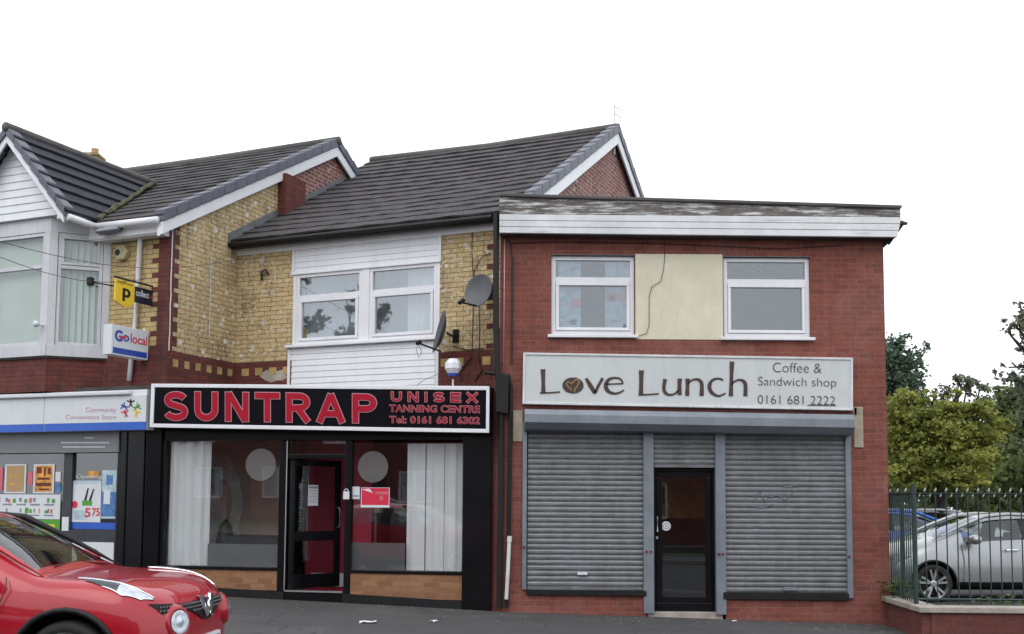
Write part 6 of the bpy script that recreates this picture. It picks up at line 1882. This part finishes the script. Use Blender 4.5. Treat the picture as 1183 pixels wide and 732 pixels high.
def build_car(name, label, cat, stations, cabin, wheels, rw, paintm, loc, heading, sub=2, arch=.06, plastic_low=True, group=None):
    """cabin: dict with station indices: cowl, roofF, roofR, tail, pillars set"""
    root = thing(name, label, cat, (0, 0, 0), group=group)
    def gm(i, j):
        if j == -1: return 2
        if j == 0 and plastic_low: return 2
        if j in (4, 5):
            if i == cabin['cowl']-1 and cabin.get('black_cowl'): return 2
            if cabin['cowl'] <= i < cabin['roofF'] or cabin['roofR'] <= i < cabin['tail']: return 1
        if j == 3:
            if cabin['side0'] <= i < cabin['side1']: return 2 if i in cabin['pillars'] else 1
        return 0
    me = car_shell(stations, gm, name)
    ob = bpy.data.objects.new('tmp', me); COL.objects.link(ob)
    for m_ in (paintm, M['glass_car'], M['plastic']): me.materials.append(m_)
    s = ob.modifiers.new('s', 'SUBSURF'); s.levels = sub; s.render_levels = sub
    cutters = []
    for wx in wheels:
        for sg in (1, -1):
            cb = MB(); cb.lathe((wx, sg*.95, rw), (0, 1, 0), [(.001, -.33), (rw+arch, -.33), (rw+arch, .33), (.001, .33)], 36)
            cm = cb.mesh('cut', [paintm, M['glass_car'], M['plastic']]) ; 
            for p in cm.polygons: p.material_index = 2
            co = bpy.data.objects.new('cut', cm); COL.objects.link(co); cutters.append(co)
            bo = ob.modifiers.new('b', 'BOOLEAN'); bo.operation = 'DIFFERENCE'; bo.object = co; bo.solver = 'EXACT'
    m2 = eval_mesh(ob)
    if len(m2.polygons) < 100:
        for md in list(ob.modifiers):
            if md.type == 'BOOLEAN': ob.modifiers.remove(md)
        m2 = eval_mesh(ob); print('boolean failed', name)
    bpy.data.objects.remove(ob)
    for c in cutters: bpy.data.objects.remove(c)
    outs = {}
    for idx, nm, mt in ((0, 'body', paintm), (1, 'window', M['glass_car']), (2, 'lower_trim', M['plastic'])):
        bm = bmesh.new(); bm.from_mesh(m2)
        bmesh.ops.delete(bm, geom=[f for f in bm.faces if f.material_index != idx], context='FACES')
        me3 = bpy.data.meshes.new(nm); bm.to_mesh(me3); bm.free()
        me3.materials.clear(); me3.materials.append(mt)
        for p in me3.polygons: p.material_index = 0
        o = bpy.data.objects.new(nm, me3); COL.objects.link(o); o.parent = root; WL[o.name] = V((0, 0, 0))
        outs[nm] = o
    for wx in wheels:
        for sg in (1, -1): wheel(root, wx, sg*.775, rw, sg)
    # arch lips
    for wx in wheels:
        for sg in (1, -1):
            pts = []
            yy = cabin.get('halfw', .87)
            for k in range(17):
                a = radians(-12)+radians(204)*k/16
                pts.append(V((wx+(rw+arch+.005)*cos(a), sg*(yy-.012), rw+(rw+arch+.005)*sin(a))))
            mb = MB(); mb.tube(pts, .022, 6); part(mb, 'wheel_arch', cabin.get('lip', M['plastic']), root, smooth=True)
    root.location = loc; root.rotation_euler = (0, 0, heading)
    return root

# --- red small SUV, nose pointing right
J = [
 (.86, [(.30, .34), (.42, .36), (.46, .50), (.42, .64), (.30, .715), (.15, .745), (0, .755)]),
 (.79, [(.56, .26), (.66, .32), (.68, .52), (.62, .72), (.42, .80), (.2, .835), (0, .845)]),
 (.62, [(.74, .24), (.81, .32), (.84, .58), (.77, .85), (.56, .895), (.28, .91), (0, .915)]),
 (.38, [(.78, .22), (.87, .34), (.895, .66), (.825, .935), (.61, .935), (.32, .945), (0, .95)]),
 (.10, [(.78, .22), (.885, .36), (.905, .72), (.83, .965), (.63, .95), (.34, .965), (0, .97)]),
 (-.20, [(.78, .22), (.88, .36), (.895, .72), (.81, .965), (.66, .962), (.36, .977), (0, .983)]),
 (-.28, [(.78, .22), (.875, .36), (.89, .72), (.805, .968), (.67, .975), (.365, .99), (0, .997)]),
 (-.33, [(.78, .22), (.87, .36), (.885, .72), (.80, .97), (.675, .985), (.37, 1.0), (0, 1.01)]),
 (-.70, [(.78, .22), (.845, .36), (.865, .72), (.80, .985), (.625, 1.205), (.34, 1.235), (0, 1.25)]),
 (-1.10, [(.78, .22), (.84, .36), (.86, .72), (.80, 1.0), (.565, 1.395), (.31, 1.43), (0, 1.44)]),
 (-1.20, [(.78, .22), (.84, .36), (.86, .72), (.80, 1.005), (.56, 1.415), (.31, 1.45), (0, 1.46)]),
 (-1.60, [(.78, .22), (.84, .36), (.86, .72), (.805, 1.02), (.565, 1.45), (.32, 1.485), (0, 1.495)]),
 (-1.70, [(.78, .22), (.84, .36), (.86, .72), (.805, 1.025), (.565, 1.452), (.32, 1.487), (0, 1.497)]),
 (-2.3, [(.78, .24), (.86, .38), (.885, .74), (.82, 1.09), (.58, 1.43), (.32, 1.48), (0, 1.49)]),
 (-2.7, [(.78, .26), (.875, .40), (.89, .76), (.82, 1.13), (.60, 1.39), (.33, 1.46), (0, 1.47)]),
 (-3.05, [(.74, .28), (.83, .42), (.86, .76), (.78, 1.06), (.60, 1.18), (.34, 1.22), (0, 1.23)]),
 (-3.25, [(.64, .32), (.74, .44), (.76, .72), (.70, .98), (.55, 1.04), (.3, 1.06), (0, 1.07)]),
]
hJ = radians(-3.8)
locJ = V((-3.205, 8.90, gz(-3.3)-.13))
J = [((x*.87 if x > 0 else x), p) for x, p in J]
CJ = build_car('parked_car', 'bright red small SUV with round headlamps cut off by the left edge of the view', 'car', J,
               dict(cowl=7, roofF=9, roofR=14, tail=15, side0=8, side1=14, pillars={11}, halfw=.90), (0, -2.53), .335, M['car_red'], locJ, hJ, arch=.075)
# work in local coordinates for its parts
def cpart(mb, nm, mat, par=CJ, **k): 
    return part(mb, nm, mat, par, **k)
WL[CJ.name] = V((0, 0, 0))
def mir(pts, sg): return [V((x, sg*y, z)) for x, y, z in pts]
from mathutils.bvhtree import BVHTree
_b = []
for ch_ in CJ.children:
    if ch_.name.split('.')[0] in ('body', 'lower_trim'): _b.append(ch_.data)
_vs = []; _fs = []
for me_ in _b:
    o_ = len(_vs); _vs += [v.co.copy() for v in me_.vertices]; _fs += [[i+o_ for i in p.vertices] for p in me_.polygons]
BVH = BVHTree.FromPolygons(_vs, _fs)
def nosex(y, z):
    h = BVH.ray_cast(V((2, y, z)), V((-1, 0, 0)))
    return h[0].x if h[0] is not None else .5
for sg in (-1, 1):
    # round lamp in a red bezel
    ax = V((.90, sg*.40, .12)).normalized(); c = V((nosex(sg*.565, .64)+.078, sg*.565, .64))
    mb = MB(); mb.lathe(c-ax*.06, ax, [(.175, -.16), (.148, -.05), (.122, .0), (.104, .012), (.092, .006), (.090, -.01)], 28); hb = cpart(mb, 'headlight', M['car_red'], smooth=True)
    mb = MB(); mb.lathe(c-ax*.06, ax, [(.001, .022), (.03, .018), (.045, .010), (.06, .016), (.090, .012)], 24)
    part(mb, 'reflector', M['reflector'], hb, smooth=True)
    mb = MB(); mb.lathe(c-ax*.06, ax, [(.091, .012), (.080, .028), (.05, .042), (.001, .048)], 24); part(mb, 'lens', M['glass_lamp'], hb, smooth=True)
    # indicator pod on top of the wing: flame shaped
    top = [(-.02, .66, 1.005), (.10, .675, 1.005), (.25, .69, .985), (.42, .70, .945), (.56, .69, .89), (.64, .66, .845)]
    outr = [(-.02, .67, 1.00), (.10, .745, .99), (.25, .79, .965), (.42, .80, .92), (.56, .75, .87), (.64, .67, .84)]
    def topz(p, up):
        h = BVH.ray_cast(V((p.x, p.y, 2)), V((0, 0, -1))); return V((p.x, p.y, h[0].z+up))
    sq = lambda L: [(x*.9, y, z) for x, y, z in L]
    def dense(L):
        o_ = []
        for a, b in zip(L[:-1], L[1:]): o_ += [V(a).lerp(V(b), t_/4) for t_ in range(4)]
        return o_+[V(L[-1])]
    A0, B0 = dense(mir(sq(top), sg)), dense(mir(sq(outr), sg)); N = len(A0)
    def pod_sheet(k0, k1, up, arch):
        q_ = MB(); rows = []
        for r_ in range(5):
            t_ = r_/4; rows.append([topz(a.lerp(b, t_), up+arch*sin(pi*t_)*min(1, k/3, (N-1-k)/3)) for k, (a, b) in list(enumerate(zip(A0, B0)))[k0:k1]])
        n_ = len(rows[0]); q_.add([p for R_ in rows for p in R_], [[r_*n_+i_, r_*n_+i_+1, (r_+1)*n_+i_+1, (r_+1)*n_+i_] for r_ in range(4) for i_ in range(n_-1)]); return q_
    pod = cpart(pod_sheet(0, N, .010, .016), 'indicator_pod', M['glass_lamp'], smooth=True)
    part(pod_sheet(3, 12, .006, .008), 'lamp_housing', M['grey_frame'], pod, smooth=True)
    part(pod_sheet(11, N, .006, .010), 'reflector', M['reflector'], pod, smooth=True)
    mb = MB(); mb.tube([topz(p, .008) for p in A0], .009, 6); mb.tube([topz(p, .008) for p in B0[8:]], .006, 6); part(mb, 'rim', M['chrome'], pod, smooth=True)
    # door mirror
    mb = MB(); c = V((-.70, sg*.95, 1.02)); mb.lathe(c, (1, 0, .1), [(.001, -.07), (.08, -.06), (.10, 0), (.085, .06), (.03, .10), (.001, .105)], 16, sq=1.25)
    mm = cpart(mb, 'wing_mirror', M['car_red'], smooth=True)
    mb = MB(); mb.tube([V((-.68, sg*.80, .98)), c], [.03, .02], 8); part(mb, 'bracket', M['plastic'], mm)
    # pillars
    mb = MB(); mb.tube([V((-.26, sg*.69, .965)), V((-.48, sg*.662, 1.085)), V((-.72, sg*.622, 1.215)), V((-1.10, sg*.565, 1.40)), V((-1.38, sg*.56, 1.43))], [.004, .016, .024, .028, .02], 8)
    cpart(mb, 'pillar', M['plastic'] if sg > 0 else M['car_red'], smooth=True)
# V grille
def nosex_old(y, z):
    # approx. body surface just ahead
    return .90 - .38*abs(y)**1.9*1.05 - max(0, z-.6)*.28
def strip(pts2, off=.0):
    return [V((nosex(y, z)+off, y, z)) for y, z in pts2]
mb = MB()
for sg in (-1, 1):
    up = [(0, .775), (.15, .77), (.30, .765), (.45, .765), (.60, .775), (.73, .785)]
    lo = [(0, .60), (.10, .615), (.24, .67), (.40, .715), (.56, .735), (.66, .70)]
    A = strip([(sg*y, z) for y, z in up], .012); B = strip([(sg*y, z) for y, z in lo], .012)
    N = len(A); mb.add(A+B, [[i, i+1, N+i+1, N+i] for i in range(N-1)])
gr = cpart(mb, 'grille', M['black_matt'])
mb = MB()
for sg in (-1, 1):
    for i in range(22):
        for k in range(3):
            y = .12+i*.026+(k % 2)*.013; z = .755-k*.028
            lim = .62+min(1, max(0, y-.1)/.3)*.09
            if z < lim+.012: continue
            p = V((nosex(y, z)+.018, sg*y, z)); mb.box(p.x-.004, p.x+.004, p.y-.006, p.y+.006, p.z-.005, p.z+.005)
part(mb, 'grille_mesh', M['alloy'], gr)
mb = MB()
for sg in (-1, 1):
    q = [(sg*.165, .80), (sg*.095, .80), (sg*.008, .645), (sg*.065, .625)]
    A = strip(q, .035); B = strip(q, .01); mb.hexa(A, B)
cpart(mb, 'badge_trim', M['chrome'], bevel=.004)
mb = MB(); mb.lathe(V((nosex(0, .72)+.045, 0, .715)), (1, 0, .2), [(.001, 0), (.03, 0), (.042, -.004), (.045, -.012)], 24); cpart(mb, 'emblem', M['chrome'], smooth=True)
mb = MB(); A = [V((nosex(.26, .5)+.03, -.22, .37)), V((nosex(.26, .5)+.03, .30, .37)), V((nosex(.26, .5)+.02, .30, .48)), V((nosex(.26, .5)+.02, -.22, .48))]
mb.hexa(A, [p-V((.03, 0, 0)) for p in A]); pn = cpart(mb, 'number_plate', M['paper'])
NP = Plane((nosex(.26, .5)+.033, 0), (0, 1)); 
mb = MB(); letters(mb, 'ND61 ZHK', [(-.18, .39), (.26, .39), (.26, .46), (-.18, .46)], .0, NP, .01)
part(mb, 'lettering', M['black_matt'], pn, recalc=False)
# door shut lines, handle, wipers, dashboard and seats
mb = MB()
for sg in (-1, 1):
    mb.tube([V((-.52, sg*.875, .40)), V((-.53, sg*.888, .72)), V((-.47, sg*.86, .90)), V((-.50, sg*.81, .975))], .004, 4)
    mb.tube([V((-1.6, sg*.845, .40)), V((-1.62, sg*.868, .72)), V((-1.6, sg*.82, 1.03))], .004, 4)
cpart(mb, 'door_seam', M['black_matt'])
mb = MB(); mb.tube([V((-.30, .5, 1.00)), V((-.40, .1, 1.045)), V((-.36, -.35, 1.03))], .007, 5); cpart(mb, 'wiper', M['plastic'])
mb = MB(); mb.box(-.95, -.48, -.62, .62, .75, .96); cpart(mb, 'dashboard', M['seat'], bevel=.06)
for sg in (-1, 1):
    mb = MB(); mb.box(-1.75, -1.25, sg*.36-.24, sg*.36+.24, .45, .65); mb.hexa([V((-1.70, sg*.36-.24, .6)), V((-1.70, sg*.36+.24, .6)), V((-1.92, sg*.36+.2, 1.12)), V((-1.92, sg*.36-.2, 1.12))], [V((-1.85, sg*.36-.24, .6)), V((-1.85, sg*.36+.24, .6)), V((-2.02, sg*.36+.2, 1.12)), V((-2.02, sg*.36-.2, 1.12))])
    mb.box(-2.0, -1.9, sg*.36-.13, sg*.36+.13, 1.12, 1.28); cpart(mb, 'seat', M['seat'], bevel=.05)
mb = MB(); mb.lathe(V((-1.05, -.36, .93)), (.9, 0, -.45), [(.165, 0), (.18, .012), (.195, 0), (.18, -.012), (.165, 0)], 24); mb.tube([V((-1.05, -.52, .93)), V((-1.05, -.2, .93))], .015, 6); cpart(mb, 'steering_wheel', M['seat'], smooth=True)

# --- silver hatchback behind the railings, nose pointing left
Sv = [
 (.92, [(.38, .30), (.50, .34), (.54, .48), (.48, .62), (.34, .68), (.18, .70), (0, .70)]),
 (.80, [(.60, .22), (.70, .30), (.73, .50), (.66, .70), (.46, .77), (.24, .80), (0, .81)]),
 (.50, [(.74, .20), (.82, .30), (.85, .58), (.76, .84), (.56, .90), (.3, .94), (0, .95)]),
 (.10, [(.78, .18), (.86, .32), (.88, .66), (.80, .95), (.62, 1.00), (.34, 1.03), (0, 1.04)]),
 (-.12, [(.78, .18), (.86, .32), (.88, .68), (.80, .99), (.66, 1.05), (.36, 1.08), (0, 1.09)]),
 (-.55, [(.78, .18), (.85, .32), (.87, .68), (.80, 1.01), (.62, 1.25), (.34, 1.28), (0, 1.29)]),
 (-1.0, [(.78, .18), (.85, .32), (.87, .68), (.80, 1.025), (.57, 1.42), (.32, 1.455), (0, 1.46)]),
 (-1.15, [(.78, .18), (.85, .32), (.87, .68), (.80, 1.03), (.565, 1.445), (.32, 1.48), (0, 1.485)]),
 (-1.62, [(.78, .18), (.85, .32), (.87, .68), (.80, 1.045), (.565, 1.475), (.32, 1.51), (0, 1.515)]),
 (-1.72, [(.78, .18), (.85, .32), (.87, .68), (.80, 1.045), (.565, 1.475), (.32, 1.51), (0, 1.515)]),
 (-2.5, [(.78, .18), (.86, .34), (.88, .70), (.80, 1.06), (.57, 1.43), (.32, 1.47), (0, 1.48)]),
 (-3.0, [(.78, .20), (.86, .36), (.88, .72), (.80, 1.07), (.58, 1.34), (.33, 1.39), (0, 1.40)]),
 (-3.4, [(.72, .24), (.82, .38), (.84, .72), (.76, 1.02), (.6, 1.10), (.34, 1.12), (0, 1.13)]),
 (-3.55, [(.62, .30), (.72, .42), (.74, .70), (.66, .92), (.5, .98), (.3, 1.0), (0, 1.0)]),
]
def generic(name, label, paintm, loc, heading, lip, st=Sv):
    c = build_car(name, label, 'car', st, dict(cowl=4, roofF=6, roofR=11, tail=12, side0=5, side1=11, pillars={8}, halfw=.885, lip=lip), (0, -2.65), .325, paintm, loc, heading, arch=.05, plastic_low=True, group='cars parked behind the railings' if loc[1] > 10 else None)
    WL[c.name] = V((0, 0, 0))
    for sg in (-1, 1):
        pts = [(.86, .42, .66), (.74, .62, .70), (.52, .76, .78), (.34, .80, .86)]; lo = [(.88, .44, .60), (.78, .64, .62), (.56, .80, .70), (.34, .835, .80)]
        A = mir(pts, sg); B = mir(lo, sg); mb = MB(); N = 4
        mb.add(A+B, [[i, i+1, N+i+1, N+i] for i in range(N-1)])
        h = part(mb, 'headlight', M['reflector'], c, smooth=True)
        mb = MB(); mb.add([p+V((.02, sg*.015, .01)) for p in A+B], [[i, i+1, N+i+1, N+i] for i in range(N-1)]); part(mb, 'lens', M['glass_lamp'], h, smooth=True)
        mb = MB(); p_ = V((-.66, sg*.97, 1.06)); mb.lathe(p_, (1, 0, .05), [(.001, -.08), (.07, -.07), (.085, 0), (.075, .06), (.02, .11), (.001, .11)], 14, sq=1.5)
        mm = part(mb, 'wing_mirror', paintm, c, smooth=True)
        mb = MB(); mb.tube([V((-.62, sg*.80, 1.0)), p_-V((0, 0, .03))], [.03, .02], 8); part(mb, 'bracket', M['plastic'], mm)
        mb = MB(); mb.tube([V((-.05, sg*.69, 1.03)), V((-.30, sg*.665, 1.14)), V((-.57, sg*.625, 1.265)), V((-1.0, sg*.575, 1.435)), V((-1.4, sg*.575, 1.475)), V((-2.5, sg*.58, 1.45)), V((-3.0, sg*.60, 1.35))], [.004, .018, .03, .034, .03, .03, .03], 8)
        part(mb, 'pillar', paintm, c, smooth=True)
        mb = MB(); mb.tube([V((-1.46, sg*.868, .885)), V((-1.42, sg*.895, .89)), V((-1.25, sg*.895, .885)), V((-1.2, sg*.868, .88))], .014, 6); part(mb, 'door_handle', M['chrome'], c, smooth=True)
        mb = MB()
        mb.tube([V((-.50, sg*.853, .33)), V((-.52, sg*.877, .68)), V((-.5, sg*.815, .99))], .005, 4)
        mb.tube([V((-1.66, sg*.853, .33)), V((-1.68, sg*.876, .68)), V((-1.66, sg*.81, 1.02))], .005, 4)
        mb.tube([V((-2.7, sg*.86, .62)), V((-2.55, sg*.882, .76)), V((-2.5, sg*.81, 1.03))], .005, 4)
        part(mb, 'door_seam', M['black_matt'], c)
    mb = MB(); 
    for sg in (-1, 1): mb.box(-2.0, -1.88, sg*.36-.22, sg*.36+.22, .6, 1.15); mb.box(-1.98, -1.9, sg*.36-.12, sg*.36+.12, 1.17, 1.32)
    part(mb, 'seat', M['seat'], c, bevel=.04)
    return c
generic('parked_car', 'silver hatchback parked side on close behind the green railings', M['car_silver'], (6.98, 18.95, -.075), pi+radians(2), M['black_matt'])
p_ = at(1072, 588, 23.5)
generic('parked_car', 'bright blue car mostly hidden behind the silver hatchback', M['car_blue'], (p_.x+.55, 23.5, -.055), 0, M['plastic'])
p_ = at(1108, 586, 27.5)
generic('parked_car', 'white car furthest back behind the blue and silver cars', M['car_white'], (p_.x+.7, 27.5, -.055), 0, M['plastic'])

generic('parked_car', 'silver car across the street from the shops, seen only as a faint window reflection', M['car_silver'], (-8.5, 1.4, gz(-8.5)-.13), 0, M['black_matt'])
# ================================================================ across the street (seen in reflections)
def far_house(x, y):
    o = thing('brick_house', 'brick house in the terrace across the street, seen only as a dim reflection', 'house', (x, y, gz(x)-.05), group='houses across the street'); z0 = gz(x)-.1
    mb = MB(); W, D, Hh = 7.0, 6.0, 5.2
    pl = Plane((x+W/2, y), (-1, 0))            # faces +Y
    hs = [(.8, 2.4, z0+1.0, z0+2.4), (4.6, 6.2, z0+1.0, z0+2.4), (.8, 2.2, z0+3.6, z0+4.8), (4.8, 6.2, z0+3.6, z0+4.8), (3.0, 3.95, z0+.1, z0+2.2)]
    wall(mb, pl, 0, W, z0, z0+Hh, hs, .12)
    for a, b in (((x+W/2, y), (x+W/2, y-D)), ((x+W/2, y-D), (x-W/2, y-D)), ((x-W/2, y-D), (x-W/2, y))):
        mb.poly([V((*a, z0)), V((*b, z0)), V((*b, z0+Hh)), V((*a, z0+Hh))])
    for xx in (x+W/2, x-W/2): mb.poly([V((xx, y, z0+Hh)), V((xx, y-D, z0+Hh)), V((xx, y-D/2, z0+Hh+1.7))])
    part(mb, 'wall', M['brick_wallred'], o)
    mb = MB(); roof_slope(mb, (x-W/2-.1, y+.3, z0+Hh-.1), (x+W/2+.1, y+.3, z0+Hh-.1), (x-W/2-.1, y-D/2, z0+Hh+1.75), (x+W/2+.1, y-D/2, z0+Hh+1.75), 9)
    mb.poly([V((x-W/2-.1, y-D/2, z0+Hh+1.75)), V((x+W/2+.1, y-D/2, z0+Hh+1.75)), V((x+W/2+.1, y-D-.3, z0+Hh-.1)), V((x-W/2-.1, y-D-.3, z0+Hh-.1))])
    part(mb, 'roof', M['tile_slate'], o, recalc=False)
    for h in hs[:4]:
        mb = MB(); frame_ring(mb, pl, *h, .06, -.1, -.04); mb.fbox(pl, (h[0]+h[1])/2-.03, (h[0]+h[1])/2+.03, h[2]+.06, h[3]-.06, -.1, -.04); w_ = part(mb, 'window', M['white'], o)
        mb = MB(); mb.fbox(pl, h[0]+.05, h[1]-.05, h[2]+.05, h[3]-.05, -.08, -.07); part(mb, 'pane', M['glass_up'], w_)
    mb = MB(); h = hs[4]; mb.fbox(pl, h[0], h[1], h[2], h[3], -.1, -.05); part(mb, 'door', M['black'], o, bevel=.01)
for hx_ in (-45.5, -38.5, -31.5, -24.5, -17.5, -10.5, -3.5, 3.5, 10.5):
    far_house(hx_, -13)
tree(-33, -4, 12, [(-33, -4, 9, 2.2, 2.2, 2.0), (-31.5, -3, 7.5, 2, 2, 1.6), (-34.5, -5, 7.2, 2, 2, 1.8), (-32, -4, 11, 1.2, 1.2, 1.1), (-30.5, -4.4, 10, 1, 1, .9)], 2600, .4, 'leaf_grey', 'tree across the street, reflected in the upper window of the tanning shop', seed=31)
tree(3.5, -24, 11, [(3, -24, 8, 2.5, 2, 2.2), (5, -24, 7, 2.5, 2, 2.2), (1.5, -24, 6.5, 2.2, 2, 2), (6.2, -24, 9.3, 1.8, 1.5, 1.5)], 4500, .4, 'leaf_dark', 'tree behind the far houses, reflected in the sandwich shop upper window', seed=32)

# ================================================================ world, sun, camera
w = bpy.data.worlds.new('World'); sc.world = w; w.use_nodes = True
nt = w.node_tree; nt.nodes.clear()
SUN_EL, SUN_AZ = radians(52), radians(200)       # azimuth of the sun measured from +Y clockwise
sky = nt.nodes.new('ShaderNodeTexSky'); sky.sky_type = 'NISHITA'; sky.sun_disc = False
sky.sun_elevation = SUN_EL; sky.sun_rotation = SUN_AZ; sky.air_density = 1; sky.dust_density = 4; sky.ozone_density = 1
hs = nt.nodes.new('ShaderNodeHueSaturation'); hs.inputs['Saturation'].default_value = .35
nt.links.new(sky.outputs[0], hs.inputs['Color'])
tc = nt.nodes.new('ShaderNodeTexCoord')
nz = nt.nodes.new('ShaderNodeTexNoise'); nz.inputs['Scale'].default_value = 2.2; nz.inputs['Detail'].default_value = 5; nt.links.new(tc.outputs['Generated'], nz.inputs['Vector'])
cr = nt.nodes.new('ShaderNodeValToRGB'); cr.color_ramp.elements[0].position = .3; cr.color_ramp.elements[1].position = .75
cr.color_ramp.elements[0].color = (11.2, 11.8, 12.8, 1); cr.color_ramp.elements[1].color = (16.5, 16.8, 17.2, 1)
nt.links.new(nz.outputs['Fac'], cr.inputs['Fac'])
mx = nt.nodes.new('ShaderNodeMix'); mx.data_type = 'RGBA'; mx.inputs[0].default_value = .82
nt.links.new(hs.outputs[0], mx.inputs[6]); nt.links.new(cr.outputs[0], mx.inputs[7])
bg = nt.nodes.new('ShaderNodeBackground'); bg.inputs['Strength'].default_value = .095
nt.links.new(mx.outputs[2], bg.inputs['Color'])
wo = nt.nodes.new('ShaderNodeOutputWorld'); nt.links.new(bg.outputs[0], wo.inputs['Surface'])

sl_ = bpy.data.lights.new('sun', 'SUN'); sl_.energy = .6; sl_.angle = radians(45); sl_.color = (1, .97, .93)
so_ = bpy.data.objects.new('sun', sl_); COL.objects.link(so_)
dirv = V((sin(SUN_AZ)*cos(SUN_EL), cos(SUN_AZ)*cos(SUN_EL), sin(SUN_EL)))
so_.rotation_euler = dirv.to_track_quat('Z', 'Y').to_euler(); so_.location = dirv*30

cd = bpy.data.cameras.new('camera'); cam = bpy.data.objects.new('camera', cd); COL.objects.link(cam)
cd.sensor_fit = 'HORIZONTAL'; cd.sensor_width = 36; cd.lens = 36*F/1183.0
cd.shift_y = (CY-366)/1183.0; cd.shift_x = 0
cd.clip_start = .1; cd.clip_end = 1000
m = Matrix((( RC.x, UC.x, -FL.x, EYE.x), (RC.y, UC.y, -FL.y, EYE.y), (RC.z, UC.z, -FL.z, EYE.z), (0, 0, 0, 1)))
cam.matrix_world = m
sc.camera = cam
sc.view_settings.view_transform = 'Standard'; sc.view_settings.look = 'None'
sc.view_settings.exposure = .42; sc.view_settings.gamma = 1
sc.cycles.max_bounces = 8; sc.cycles.transparent_max_bounces = 12
sc.cycles.use_denoising = True
